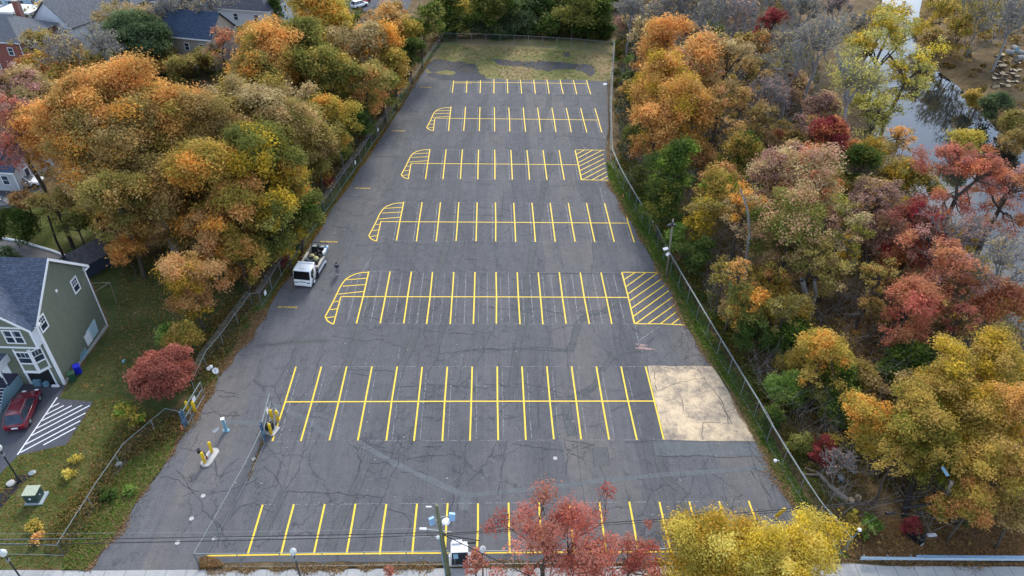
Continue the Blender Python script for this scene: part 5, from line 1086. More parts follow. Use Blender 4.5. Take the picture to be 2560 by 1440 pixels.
# ------------------------------------------------------------------ utility poles, wires, cabinet
ux, uy = G(1122,1438); UH = 9.0
tx, ty = G(1091, 1264, UH); t = thing('utility_pole', 'mossy wooden utility pole carrying the overhead cables beside the cabinet', 'utility pole', (ux, uy, 0), 0)
lx, ly = tx-ux, ty-uy; at = lambda f_: (lx*f_, ly*f_, UH*f_)
MB().tube((0,0,-.2), at(1.0), .19, .13, 10).build('pole', M['polewood'], t, True)
for f_, ox, oy, rz, w_ in ((.80,-.52,.05,.5,.55),(.84,.95,.15,-.15,.62)):
    c = at(f_); MB().tube(c, (c[0]+ox*.8, c[1]+oy, c[2]), .04, .04, 6).build('arm', M['galv'], t); o = MB().box(-w_*.36,w_*.36,-.12,.12,-.30,.30,.03).build('antenna_box', plain('antenna_blue',(.30,.48,.70),.5), t); o.location = (c[0]+ox, c[1]+oy, c[2]-.1); o.rotation_euler = (-.25, 0, rz)
c = at(.80); MB().tube((c[0]+.15,c[1],c[2]-.6),(c[0]+.5,c[1]-.05,c[2]-.1),.035,.035,6).build('dish_arm', M['offwhite'], t); o = MB().lathe([(0,.05),(.3,.03),(.32,0),(0,-.03)], n=14).build('dish', M['white'], t, True); o.location = (c[0]+.5, c[1]-.05, c[2]-.05)
c = at(.95); MB().tube(c, (c[0]-.45, c[1]+.1, c[2]+.15), .02, .02, 5).build('lamp_arm', M['galv'], t); o = MB().box(-.28,.1,-.05,.05,-.03,.04,.01).build('street_light_head', M['white'], t); o.location = (c[0]-.5, c[1]+.1, c[2]+.17)
c = at(.66); MB().tube((c[0]-1.25, c[1]+.1, c[2]+.1), (c[0]+.75, c[1]-.1, c[2]), .035, .035, 6).build('crossarm', M['galv'], t); o = MB().box(-.25,.25,-.08,.08,-.05,.05,.02).build('street_light_head', M['white'], t); o.location = (c[0]-1.3, c[1]+.1, c[2]+.13)
MB().tube((-.25,-.02,0),(at(.55)[0]-.22,at(.55)[1],at(.55)[2]),.05,.05,6).build('riser_pipe', M['bluesteel'], t)
o = MB().lathe([(0,.16),(.14,.12),(.16,0),(0,-.05)], n=12).build('weather_head', M['white'], t, True); o.location = (at(.57)[0]-.3, at(.57)[1], at(.57)[2])
MB().path([(c[0]-1.0,c[1],c[2]),(c[0]-.95,c[1],c[2]-.5),(c[0]-.55,c[1],c[2]-.75)], .02, 5).path([(c[0]-.2,c[1]-.05,c[2]-.3),(c[0]-.8,c[1],c[2]-.35)], .02, 5).build('hook_bracket', M['dkmetal'], t)
wx, wy = G(2352,1300); WH = 6.0; wtx, wty = G(2380, 1205, WH); t2 = thing('utility_pole', 'pale wooden light pole with a blue lamp head in the lower right woods', 'utility pole', (wx, wy, 0), 0)
MB().tube((0,0,-.2),(wtx-wx,wty-wy,WH),.20,.16,10).build('pole', M['lightwood'] if False else M['wood'], t2, True); q = (wtx-wx, wty-wy, WH); MB().tube((q[0]-.05,q[1],q[2]-.3),(q[0]-.35,q[1]+.6,q[2]+.4),.04,.04,6).build('arm', M['dkmetal'], t2); o = MB().box(-.12,.12,-.5,.3,-.08,.08,.04).build('luminaire', plain('lamp_blue',(.28,.48,.62),.4), t2); o.location = (q[0]-.38,q[1]+.8,q[2]+.45); o.rotation_euler = (.2,0,.15)
def cable(a, b, sag, r, label, name='overhead_cable', mat='black', n=22, par=None):
    pts = [(a[0]+(b[0]-a[0])*i/n, a[1]+(b[1]-a[1])*i/n, a[2]+(b[2]-a[2])*i/n-sag*4*(i/n)*(1-i/n)) for i in range(n+1)]; return tag(MB().path(pts, r, 5).build(name, M[mat]), label, 'cable')
def gp(px, py, z): p = G(px, py, z); return (p[0], p[1], z)
P0 = lambda f_: (ux+lx*f_, uy+ly*f_, UH*f_)
cable(gp(-250,1352,6.2), P0(.64), .15, .028, 'upper black cable running left from the utility pole'); cable(gp(-250,1366,5.9), P0(.60), .12, .03, 'lower black cable running left from the utility pole')
cable(gp(-250,1350,5.6), P0(.58), -.02, .014, 'thin grey wire left of the utility pole, just below the black cables', mat='galv'); cable(gp(-300,1335,6.8), P0(.70), .2, .008, 'thin wire above the black cables, left of the utility pole', mat='galv')
cable(P0(.62), gp(1200,1352,6.0), .02, .04, 'thick cable end just right of the utility pole'); cable(gp(1168,1357,6.0), gp(1190,1356,6.0), .0, .09, 'black splice sleeve hanging on the cable right of the utility pole', 'cable_sleeve')
cable(P0(.62), (wx+q[0]*.62, wy+q[1]*.62, 4.0), .25, .035, 'black cable from the utility pole across the street trees to the wooden light pole'); cable(P0(.60), (wx+q[0]*.56, wy+q[1]*.56, 3.7), .35, .025, 'second thinner cable to the wooden light pole')
cable(P0(.62), gp(1500,1520,5.5), .1, .035, 'black cable slanting down to the right from the utility pole')
cable(gp(2215,1284,4.0), gp(2236,1282,4.0), 0, .13, 'black cable splice box hanging under the cable at lower right', 'cable_splice')
cable(gp(2255,1270,4.2), gp(2340,1258,4.2), 0, .10, 'thick black wrapped cable beside the wooden light pole', 'wrapped_cable')
# utility cabinet / shelter
kx, ky = G(1150,1402); t = thing('utility_cabinet', 'white-topped dark equipment cabinet behind the utility pole', 'cabinet', (kx, ky, 0), .04)
MB().box(-.62,.62,-.35,.4,.05,1.75,.03).build('housing', M['dkmetal'], t); MB().box(-.68,.66,-.42,.5,1.751,1.84,.02).build('roof', M['white'], t); MB().box(-.60,.2,.3,.6,1.90,1.96).build('roof_flap', M['offwhite'], t)
for dx in (-.72, .68): MB().tube((dx,-.38,0),(dx,-.38,1.75),.035,.035,6).build('leg', M['offwhite'], t)
MB().box(-.5,-.12,-.42,-.355,.95,1.55,.01).build('meter_box', plain('meter_blue',(.30,.50,.66),.5), t); MB().box(-.42,-.36,-.41,-.36,.1,.94).build('conduit', M['galv'], t); MB().box(-.9,.9,-.5,.7,0,.05).build('slab', M['concrete'], t)
x, y = G(1127,1391); t = thing('wall_hydrant_ring', 'small pale ring lid on the ground left of the cabinet', 'lid', (x, y, .03)); MB().lathe([(.08,0),(.16,0),(.16,.06),(.08,.06),(.08,0)], n=16).build('ring', M['offwhite'], t)
# manholes / valve lids
for px, py, lab in ((479,1297,'pale round valve lid in the driveway, upper of two'),(444,1357,'pale round valve lid in the driveway, lower of two'),(536,1347,'pale round lid inside the inner fence near the front'),(508,1240,'pale round lid where driveway cracks meet'),(635,1148,'pale lid close to the inner fence'),(1388,1146,'white round lid in the near right lane')):
    o = MB().lathe([(0,.012),(.17,.012),(.2,.0)], n=16).build('valve_lid', M['concrete']); o.location = (*G(px, py), .036); tag(o, lab, 'lid', 'valve lids')
# transformer box
x, y = G(92,1250); t = thing('pad_transformer', 'green pad-mounted electrical box with pale top on the front lawn', 'electrical box', (x, y, 0), 0.04)
MB().box(-.72,.72,-.55,.75,0,.16,.03).build('pad', plain('pad_plastic',(.30,.36,.38),.7), t); MB().box(-.6,.45,-.42,.55,.161,1.15,.03).build('box', plain('transformer_green',(.035,.065,.06),.6), t); MB().box(-.64,.49,-.46,.6,1.151,1.22,.02).build('lid', plain('pale_lid',(.36,.40,.30),.6), t); MB().box(-.22,-.05,-.432,-.421,.6,.78).build('warning_label', M['white'], t); MB().box(.451,.462,0,.1,.6,.72).build('warning_label', M['white'], t)
# low mulch bed and stones on the lawn
o = sheet('mulch_bed', [(0,1235),(40,1190),(75,1182),(88,1185),(60,1205),(20,1250),(0,1275),(-40,1300),(-40,1260)], .022, plain('mulch',(.022,.02,.025),.95), jag=.06); 
def rock(px, py, r, label, mat, h=.5, name='stone', cat='stone'):
    bm = bmesh.new(); bmesh.ops.create_icosphere(bm, subdivisions=2, radius=r); rs = random.Random(int(px*7+py))
    for v in bm.verts: v.co *= rs.uniform(.82, 1.15); v.co.z *= h
    me = bpy.data.meshes.new(name); bm.to_mesh(me); bm.free(); me.materials.append(mat); o = bpy.data.objects.new(name, me); COL.objects.link(o); o.location = (*G(px, py), r*h*.5); return tag(o, label, cat)
rock(28,1210,.35,'grey stone at the foot of the dark lawn lamp',M['concrete']); rock(80,1183,.3,'grey stone at the tip of the mulch bed',M['galv'],.3); rock(298,1163,.3,'pale cut stone lying by the driveway fence',M['concrete'],.8)
rock(556,912,.1,'tiny pale stone on the verge',M['white'])
# stumps and log
def log(p0, p1, r0, r1, label, mat='wood', z0=.3, z1=.3, name='fallen_log'):
    a, b = G(*p0, z0), G(*p1, z1); t = thing(name, label, 'log', (a[0], a[1], 0)); d = (b[0]-a[0], b[1]-a[1]); rs = np.random.RandomState(3); s_, pts = bend((0,0,z0), (d[0], d[1], z1), r0, r1, rs, 5, .03); segs_mesh('log_body', s_, M[mat], t, 10)
    e = Vector((d[0], d[1], z1-z0)).normalized(); o = MB().tube((Vector((d[0],d[1],z1))), Vector((d[0],d[1],z1))+e*.02, r1*.98, r1*.98, 12).build('cut_end', M['lightwood'], t); return t
log((2040,1180),(2118,1252),.16,.30,'grey fallen log with forked top inside the right fence'); log((2012,1168),(2045,1182),.07,.14,'forked tip branch of the fallen log',z0=.6,z1=.4,name='log_branch'); log((2008,1186),(2045,1186),.06,.11,'lower forked branch of the fallen log',z0=.5,z1=.4,name='log_branch')
for px, py, lab in ((2126,1255,'pale-cut tree stump at the end of the fallen log'),(2143,1248,'upright cut log section right of the stump')):
    x, y = G(px, py); t = thing('tree_stump', lab, 'stump', (x, y, 0)); MB().tube((0,0,-.05),(0,0,.38),.32,.27,12).build('bark', M['wood'], t, True); MB().tube((0,0,.381),(0,0,.39),.26,.26,14).build('cut_face', M['lightwood'], t)
def bucket(px, py, label, mat, r=.28, h=.7, name='barrel', tip=0):
    x, y = G(px, py); t = thing(name, label, 'barrel', (x, y, .02 if not tip else r)); t.rotation_euler = (tip, 0, .4); MB().lathe([(0,0),(r,0),(r*1.04,h*.5),(r,h),(0,h)], n=16).build('body', mat, t, True); MB().lathe([(r*.9,h+.002),(r*1.03,h),(r*1.03,h-.06),(r*1.06,h-.03)], n=16).build('rim', mat, t, True); return t
bucket(2095,1195,'small blue-grey drum lying behind the fallen log',M['bluesteel'],.22,.5,tip=1.4); bucket(2137,1280,'yellow tub lying on the leaves below the stump',plain('tub_yellow',(.6,.5,.03)),.22,.15,name='tub')
x, y = G(2300,1362); t = thing('dark_bench_box', 'dark slanted box standing on the leaf carpet near the guard rail', 'box', (x, y, 0), .5); MB().box(-.25,.25,-.1,1.2,.0,.8,.04).build('body', M['black'], t); MB().box(-.2,.2,-.14,-.101,.1,.25).build('label_plate', M['offwhite'], t)
x, y = G(2327,1341); o = MB().box(-.4,.4,-.15,.15,0,.25,.03).build('white_block', M['offwhite']); o.location = (x, y, .02); tag(o, 'small white block half hidden beside the dark slanted box', 'block')
# guard rail
a, b = G(2145,1404), G(3000,1409); L = math.dist(a, b); rz = math.atan2(b[1]-a[1], b[0]-a[0]); t = thing('guard_rail', 'pale blue steel guard rail along the pavement at lower right', 'guard rail', (a[0], a[1], 0), rz)
MB().prism([(-.04,.42),(.03,.47),(-.03,.52),(.03,.57),(-.03,.62),(.03,.68),(-.04,.74),(-.10,.74),(-.06,.68),(-.10,.62),(-.06,.57),(-.10,.52),(-.06,.47),(-.10,.42)], 'x', 0, L).build('rail_beam', plain('rail_blue',(.34,.42,.50),.4,.2), t)
MB().box(4.5, L, -.08,.12,.745,.785).build('top_channel', plain('rail_blue_top',(.22,.34,.47),.4,.2), t)
pp = None
for i in range(int(L/1.9)):
    if pp is None: pp = MB().box(-.06,.06,.02,.16,-.1,.74).build('post', M['galv'], t); pp.location = (.3, 0, 0)
    else: c = pp.copy(); COL.objects.link(c); c.parent = t; c.location = (.3+i*1.9, 0, 0)
# ------------------------------------------------------------------ vehicles
def slices(mb, prof, ys):
    """prof: closed side outline (x,z); ys: list of (y, shrink) slices -> lofted body"""
    n = len(prof); cx = sum(p[0] for p in prof)/n; cz = sum(p[1] for p in prof)/n; V = []
    for y, k in ys: V += [(cx+(p[0]-cx)*k, y, cz+(p[1]-cz)*(k if k > .9 else k)) for p in prof]
    Fc = [(i*n+j, i*n+(j+1)%n, (i+1)*n+(j+1)%n, (i+1)*n+j) for i in range(len(ys)-1) for j in range(n)]; Fc += [tuple(range(n-1,-1,-1)), tuple((len(ys)-1)*n+j for j in range(n))]
    return mb.add(V, Fc)
def car(label, x, y, rz, paint, L=4.7, Wd=1.85, Ht=1.65, cat='car', name='parked_car', rack=False, detail=True):
    """nose points along local +x"""
    t = thing(name, label, cat, (x, y, .03), rz); h = L/2; W2 = Wd/2; zb = Ht*.56
    prof = [(-h,.38),(-h+.02,.75),(-h+.1,zb),(-h*.2,zb+.04),(h*.42,zb),(h*.85,zb-.14),(h-.03,.68),(h,.42),(h-.12,.25),(-h+.12,.25)]
    b = MB(); slices(b, prof, [(-W2,.93),(-W2+.07,.985),(-W2+.2,1),(W2-.2,1),(W2-.07,.985),(W2,.93)]); b.build('body', paint, t, True)
    g = MB(); zt = Ht-.06; pts = [(-h+.18,zb),(-h*.72,zt),(h*.12,zt),(h*.46,zb)]; V = []
    for s in (-1, 1): V += [(p[0], s*(W2-.10-(.20 if p[1] > zb else 0)), p[1]) for p in pts]
    g.add(V, [(0,1,5,4),(1,2,6,5),(2,3,7,6),(0,3,2,1),(4,5,6,7)]); g.build('windows', M['glass'], t)
    r = MB(); r.box(-h*.73,h*.13,-(W2-.27),W2-.27,zt-.01,Ht,.03)
    r.build('roof', paint, t, True)
    pl = MB()
    for s in (-1, 1):
        for (xa, za), (xb, zb_) in (((-h+.18,zb),(-h*.72,zt)),((h*.46,zb),(h*.12,zt)),((-h*.22,zb),(-h*.26,zt))): pl.tube((xa, s*(W2-.10), za), (xb, s*(W2-.295), zb_), .05, .045, 5)
    pl.build('pillars', paint, t)
    for sx in (-1, 1):
        for sy in (-1, 1):
            w_ = MB().lathe([(0,-.10),(.30,-.11),(.34,-.08),(.34,.08),(.30,.11),(0,.10)], n=18).build('wheel', M['rubber'], t, True); w_.location = (sx*h*.62, sy*(W2-.09), .34); w_.rotation_euler = (math.pi/2, 0, 0)
            if detail: o = MB().lathe([(0,.125),(.05,.13),(.2,.115),(.22,.10)], n=10).build('rim', M['galv'], w_, True); o.scale = (1, 1, -sy)
    for sy in (-1, 1):
        o = MB().box(h-.16,h+.005,sy*(W2-.42)-.17,sy*(W2-.42)+.17,.62,.76,.03).build('headlight', M['white'], t); o = MB().box(-h-.005,-h+.14,sy*(W2-.25)-.12,sy*(W2-.25)+.12,.70,.92,.03).build('tail_light', plain('tail_red',(.35,.02,.02),.3), t)
        MB().box(h*.40,h*.48,sy*(W2+.08)-.08,sy*(W2+.08)+.08,zb-.02,zb+.14,.02).build('mirror', paint, t)
    MB().box(-h-.02,-h+.03,-.26,.26,.52,.66).build('number_plate', M['offwhite'], t); MB().box(h*.86,h+.01,-.45,.45,.45,.6,.02).build('grille', M['black'], t)
    if rack:
        for sy in (-1, 1): MB().tube((-h*.68,sy*(W2-.33),Ht+.05),(h*.05,sy*(W2-.33),Ht+.05),.02,.02,5).build('roof_rail', M['galv'], t)
    return t
def paint(name, c, r=.25):
    m, t, b = new_mat(name, r, .5); b.inputs['Base Color'].default_value = (*c, 1); b.inputs['Coat Weight'].default_value = .6; b.inputs['Coat Roughness'].default_value = .08; return m
PW = paint('white_car_paint', (.88,.89,.9)); BG = paint('tinted_glass', (.006,.008,.012), .06); PR = paint('dark_red_car_paint', (.13,.006,.018)); PG = paint('grey_car_paint', (.22,.24,.27)); PB = paint('blue_black_car_paint', (.02,.025,.04)); PRD = paint('red_car_paint', (.45,.03,.04))
r_, f_ = G(38,1083), G(78,985); c0 = ((r_[0]+f_[0])/2+.25, (r_[1]+f_[1])/2-.1); car('dark red estate car parked nose-in by the steps of the olive house', c0[0], c0[1], math.atan2(f_[1]-r_[1], f_[0]-r_[0])-.02, PR, 4.9, 1.93, 1.72, rack=True)
def carp(px, py, ang, label, p, **k): x, y = G(px, py, .5); return car(label, x, y, ang, p, detail=False, **k)
carp(496,46,.45,'white car parked on the drive between the blue-roofed and the hipped houses',PW); carp(240,8,.2,'white van parked behind the red car at the top left',PW,L=5.6,Ht=2.3,name='parked_van',cat='van'); carp(207,13,.2,'red car beside the white van at the top left',PRD)
carp(22,16,.3,'white vehicle farthest back in the yard behind the brick house',PW,L=5.2,Ht=2.1,name='parked_van',cat='van'); carp(3,34,.3,'white vehicle cut by the left edge behind the brick house',PW,L=5.2,Ht=2.0,name='parked_van',cat='van'); carp(22,38,.5,'white vehicle nearest the brick house chimney',PW,L=5.8,Ht=2.1,name='parked_van',cat='van')
carp(898,12,.9,'white pick-up on the backyard street at the top',PW); carp(905,3,.9,'red car behind the white pick-up at the top',PRD); carp(845,78,.1,'white car seen through the trees below the golden tree',PW); carp(878,148,1.2,'white car glimpsed through the fence belt',PW); carp(62,456,.2,'white car showing through the trees at the left',PW); carp(5,515,.3,'black pick-up at the left edge above the bushes',PB,L=5.3)
# ------------------------------------------------------------------ work truck
a, b = G(757,716), G(803,652); ang = math.atan2(a[1]-b[1], a[0]-b[0])   # nose towards the camera
a0, b0 = G(762,722), G(801,655); dx, dy = a0[0]-b0[0], a0[1]-b0[1]; TL = 6.6; rz = math.atan2(dy, dx); nx0, ny0 = G(759,721); cx, cy = nx0-math.cos(rz)*TL/2, ny0-math.sin(rz)*TL/2
t = thing('work_truck', 'white cab-over work truck loaded with line-painting gear by the left fence', 'truck', (cx, cy, .02), rz); h = TL/2; TW = PW
b = MB(); slices(b, [(h-1.75,.55),(h-1.75,2.35),(h-1.55,2.45),(h-.55,2.42),(h-.28,2.28),(h-.02,1.35),(h,.95),(h,.5),(h-.1,.42)], [(-1.03,.955),(-.97,.99),(-.9,1),(.9,1),(.97,.99),(1.03,.955)]); b.build('cab', TW, t, True)
MB().add([(h-.285,-.95,2.27),(h-.285,.95,2.27),(h-.03,.99,1.25),(h-.03,-.99,1.25)], [(0,1,2,3)]).build('windscreen', BG, t).location = (.055, 0, .02)
for s in (-1, 1):
    MB().add([(h-1.3,s*1.036,1.45),(h-.28,s*1.036,1.45),(h-.48,s*1.036,2.15),(h-1.25,s*1.036,2.2)], [(0,1,2,3)]).build('side_window', BG, t)
    o = MB().box(-.04,.04,-.11,.11,-.25,.25,.02).build('mirror', M['black'], t); o.location = (h-.2, s*1.28, 1.75); MB().box(h-.07,h+.02,s*.72-.2,s*.72+.2,.72,.92,.03).build('headlight', M['galv'], t)
MB().box(h-.12,h+.05,-1.02,1.02,.36,.62,.04).build('bumper', M['offwhite'], t); MB().box(h-.02,h+.025,-.45,.45,.86,.98,.01).build('grille', M['galv'], t)
for dy_ in (-.22, 0, .22): MB().box(h-.62,h-.54,dy_-.04,dy_+.04,2.42,2.48).build('marker_lamp', plain('amber',(.5,.3,.05)), t)
ribs = MB()
for k in range(9): ribs.box(h-1.6,h-.65,-.82+k*.2,-.78+k*.2,2.44,2.475)
ribs.build('roof_ribs', TW, t)
MB().box(h-1.98,h-1.78,-1.0,1.0,.9,2.5,.03).build('headboard', TW, t)
MB().box(-h,h-2.2,-.5,.5,.5,.75).build('chassis', M['black'], t); MB().box(-h,h-2.28,-1.08,1.08,.95,1.08,.02).build('deck', M['dkmetal'], t)
SB = plain('side_board', (.46,.42,.36), .7)
for s in (-1, 1):
    MB().box(-h+1.9 if s > 0 else -h+1.4,h-2.35,s*1.08-.16,s*1.08+.16,1.50,1.56).build('side_shelf', SB, t); MB().box(-h+.2,h-2.35,s*1.14-.03,s*1.14+.03,1.08,1.50).build('side_panel', SB if s < 0 else M['galv'], t)
for k in range(5): o = MB().lathe([(0,0),(.15,0),(.17,.38),(0,.38)], n=14).build('paint_bucket', M['white'] if k != 1 else plain('bucket_blue',(.1,.3,.6)), t, True); o.location = (-h+.25+k*.34, 1.0, 1.57)
for xx, yy in ((-.9,.45),(-1.3,-.35)): 
    o = MB().lathe([(0,0),(.34,0),(.36,.5),(.25,.7),(.1,.75),(0,.75)], n=16).build('paint_tank', plain('tank_cream',(.52,.46,.22)), t, True); o.location = (xx+.2, yy*.8, 1.09)
rg = random.Random(4)
for k in range(26):
    x_, y_ = rg.uniform(-h+.5, h-2.5), rg.uniform(-.85,.85); s_ = rg.uniform(.1,.28); o = MB().box(-s_,s_,-s_*.7,s_*.7,0,rg.uniform(.25,.7),.02).build('gear_box', [M['black'],M['dkmetal'],M['galv'],M['bluesteel'],M['offwhite']][rg.choice((0,0,0,0,1,1,1,2,3))], t); o.location = (x_, y_, 1.085); o.rotation_euler = (0,0,rg.uniform(0,3))
hs = MB()
for k in range(7): 
    x_, y_ = rg.uniform(-2,.6), rg.uniform(-.7,.7); pts = [(x_+.5*math.cos(q*.6)*(1-q*.02), y_+.35*math.sin(q*.6), 1.5+q*.03) for q in range(12)]; hs.path(pts, .03, 5)
hs.build('hose_coil', M['black'], t)
for y_ in (-.5,.5):
    MB().box(-h+.05,-h+.75,y_-.36,y_+.36,1.09,1.95,.05).build('pump_unit', M['black'], t); MB().box(-h+.1,-h+.7,y_-.24,y_+.26,1.951,2.0,.01).build('pump_lid', M['galv'], t)
MB().tube((-h+.02,-1.0,1.0),(-h+.02,-1.0,2.15),.04,.04,5).tube((-h+.02,1.0,1.0),(-h+.02,1.0,2.15),.04,.04,5).tube((-h+.02,-1.0,2.15),(-h+.02,1.0,2.15),.05,.05,5).build('rear_rack', M['dkmetal'], t)
for k in range(3): MB().tube((-.6,.15+.1*k,1.6),(.9,-.5+.4*k,1.9),.03,.03,5).build('wand', M['galv'], t)
MB().box(-h+1.7,h-2.4,1.1,1.14,.55,.93,.02).build('tool_locker', M['offwhite'], t)
for xx in (h-1.0, -h+1.5):
    for s in (-1, 1):
        w_ = MB().lathe([(0,-.12),(.33,-.13),(.4,-.09),(.4,.09),(.33,.13),(0,.12)], n=18).build('wheel', M['rubber'], t, True); w_.location = (xx, s*.93, .40); w_.rotation_euler = (math.pi/2,0,0); o = MB().lathe([(0,.13),(.1,.15),(.22,.14),(.24,.11)], n=12).build('rim', M['offwhite'], w_, True); o.scale = (1,1,-s)
fcv = bpy.data.curves.new('deck_number', 'FONT'); fcv.body = '19'; fcv.size = .42; fo = bpy.data.objects.new('tmp', fcv); COL.objects.link(fo); dg = bpy.context.evaluated_depsgraph_get(); me = bpy.data.meshes.new_from_object(fo.evaluated_get(dg)); bpy.data.objects.remove(fo); me.materials.append(M['black']); o = bpy.data.objects.new('shelf_number', me); COL.objects.link(o); o.parent = t; o.location = (h-2.45, .95, 1.564); o.rotation_euler = (0,0,math.pi/2)
truck = t
# ------------------------------------------------------------------ people
SKIN = plain('skin', (.42,.24,.16), .6)
def person(label, x, y, rz, shirt, trousers, hair, arms, cap=None, lean=0.0, shoes='rubber'):
    t = thing('person', label, 'person', (x, y, .02), rz)
    def skin(name, verts, edges, rad, mat, sub=2):
        me = bpy.data.meshes.new(name); me.from_pydata(verts, edges, []); o = bpy.data.objects.new(name, me); COL.objects.link(o); o.parent = t; me.materials.append(mat)
        o.modifiers.new('skin', 'SKIN'); sv = me.skin_vertices[0].data
        for i, r in enumerate(rad): sv[i].radius = (r if isinstance(r, tuple) else (r, r))
        sv[0].use_root = True; o.modifiers.new('sub', 'SUBSURF').levels = sub; o.modifiers['sub'].render_levels = sub; return o
    fwd = lean
    V = [(0,0,.95),(0,fwd*.3,1.15),(0,fwd*.7,1.38),(0,fwd,1.50),(0,fwd+.02,1.58),(0,fwd+.03,1.66),(0,fwd+.02,1.74)]; Ed = [(i,i+1) for i in range(6)]; R_ = [(.15,.10),(.14,.10),(.16,.10),.06,.075,(.085,.10),.06]
    b = len(V)
    for s in (-1, 1):
        i0 = len(V); V += [(s*.10,0,.88),(s*.11,.02,.50),(s*.12,-.02,.10),(s*.12,.10,.04)]; Ed += [(0,i0),(i0,i0+1),(i0+1,i0+2),(i0+2,i0+3)]; R_ += [.095,.06,.042,.04]
        i0 = len(V); el, ha = arms[(s+1)//2]; V += [(s*.19,fwd*.75,1.40),(s*el[0],el[1]+fwd,el[2]),(s*ha[0],ha[1]+fwd,ha[2])]; Ed += [(2,i0),(i0,i0+1),(i0+1,i0+2)]; R_ += [.055,.042,.03]
        for k in range(5):   # fingers and thumb
            j = len(V); hx, hy, hz = s*ha[0], ha[1]+fwd, ha[2]; ddx = ((k-1.5)*.018 if k < 4 else -.035*s); V += [(hx+ddx*.6, hy+.01*k, hz-.05), (hx+ddx, hy+.02+.008*k, hz-.09-(.01 if k in (1,2) else 0))]; Ed += [(i0+2,j),(j,j+1)]; R_ += [.011,.008]
    skin('body', V, Ed, R_, SKIN)
    # shirt with sleeves
    V = [(0,0,.93),(0,fwd*.3,1.15),(0,fwd*.72,1.38),(0,fwd*.95,1.46)]; Ed = [(0,1),(1,2),(2,3)]; R_ = [(.185,.13),(.175,.125),(.195,.125),(.09,.085)]
    for s in (-1, 1): el, ha = arms[(s+1)//2]; i0 = len(V); sh = (s*.20, fwd*.75, 1.40); e = (s*el[0], el[1]+fwd, el[2]); V += [sh, tuple(sh[i]+(e[i]-sh[i])*.75 for i in range(3))]; Ed += [(2,i0),(i0,i0+1)]; R_ += [.085,.07]
    skin('shirt', V, Ed, R_, shirt)
    V = [(0,0,.93)]; Ed = []; R_ = [(.16,.12)]
    for s in (-1, 1): i0 = len(V); V += [(s*.10,0,.84),(s*.11,.02,.50),(s*.12,-.02,.12)]; Ed += [(0,i0),(i0,i0+1),(i0+1,i0+2)]; R_ += [.115,.085,.075]
    skin('trousers', V, Ed, R_, trousers)
    for s in (-1, 1): MB().box(s*.12-.055,s*.12+.055,-.08,.20,0,.10,.03).build('shoe', M[shoes], t, True)
    hm = MB().lathe([(.0,.135),(.06,.125),(.105,.07),(.115,.0),(.10,-.04)], n=14); o = hm.build('cap' if cap else 'hair', cap or hair, t, True); o.location = (0, fwd+.01, 1.70)
    if not cap:
        pass
    fc_ = MB(); fc_.box(-.012,.012,fwd+.125,fwd+.155,1.635,1.675,.005); fc_.build('nose', SKIN, t)
    e_ = MB()
    for s in (-1, 1): e_.box(s*.035-.012,s*.035+.012,fwd+.118,fwd+.130,1.68,1.692)
    e_.build('eyes', M['black'], t)
    return t
navy = plain('navy_cloth', (.018,.03,.085), .85); greyc = plain('grey_cloth', (.16,.17,.19), .85); blackc = plain('black_cloth', (.02,.02,.025), .9); hair = plain('dark_hair', (.02,.014,.01), .8)
ad = [((.27,-.02,1.14),(.26,.12,.92)), ((.27,-.02,1.14),(.26,.12,.92))]
x, y = G(845,687); person('man in navy shirt and grey trousers standing right of the truck', x, y, 0.2, navy, greyc, hair, ad, shoes='offwhite')
x, y = G(796,694); person('person in white cap and dark clothes leaning on the right side of the truck', x, y, 1.9, navy, blackc, hair, [((.26,.18,1.2),(.18,.38,1.15)), ((.26,.18,1.2),(.18,.38,1.15))], cap=M['white'], lean=.08)
x, y = G(756,668); person('person in black clothes working at the left side of the truck bed', x, y, -1.2, blackc, blackc, hair, [((.26,.18,1.2),(.16,.40,1.2)), ((.26,.18,1.2),(.16,.40,1.2))], lean=.12)
# ------------------------------------------------------------------ olive house
F0 = np.array(G(163,962)); rz = -math.atan2(.04091, .99916); t = thing('olive_house', 'tall olive-sided house with blue shingle roof at the left edge', 'house', (F0[0], F0[1], 0), rz)
# local: +y from front corner to rear corner, -x along the house; front wall faces -y
D = 9.07; LH = 16.0; EV = 8.13; RG = 12.05
def part(name, mb, mat, par=t, sm=False): return mb.build(name, M[mat] if isinstance(mat, str) else mat, par, sm)
wl_ = MB().prism([(0,0),(D,0),(D,EV),(D/2,RG-.12),(0,EV)], 'x', -LH, 0); wall = part('wall', wl_, 'siding')
rf = MB(); ov = .38; sl_ = (RG-EV)/(D/2)
for s in (0, 1):
    ya, yb = (-ov, D/2) if s == 0 else (D+ov, D/2); za, zb_ = EV-ov*sl_, RG; rf.add([(-LH-.3,ya,za),(.32,ya,za),(.32,yb,zb_),(-LH-.3,yb,zb_),(-LH-.3,ya,za+.16),(.32,ya,za+.16),(.32,yb,zb_+.16),(-LH-.3,yb,zb_+.16)], [(0,1,2,3),(4,5,6,7),(0,1,5,4),(2,3,7,6),(1,2,6,5),(0,3,7,4)])
part('roof', rf, 'shingle')
tr = MB()     # rake boards, corner boards
for s in (0, 1):
    ya, yb = (-ov, D/2) if s == 0 else (D+ov, D/2); za, zb_ = EV-ov*sl_, RG
    tr.add([(.321,ya,za-.16),(.36,ya,za-.16),(.36,yb,zb_-.16),(.321,yb,zb_-.16),(.321,ya,za+.17),(.36,ya,za+.17),(.36,yb,zb_+.17),(.321,yb,zb_+.17)], [(0,1,2,3),(4,5,6,7),(1,2,6,5),(0,3,7,4),(0,1,5,4),(2,3,7,6)])
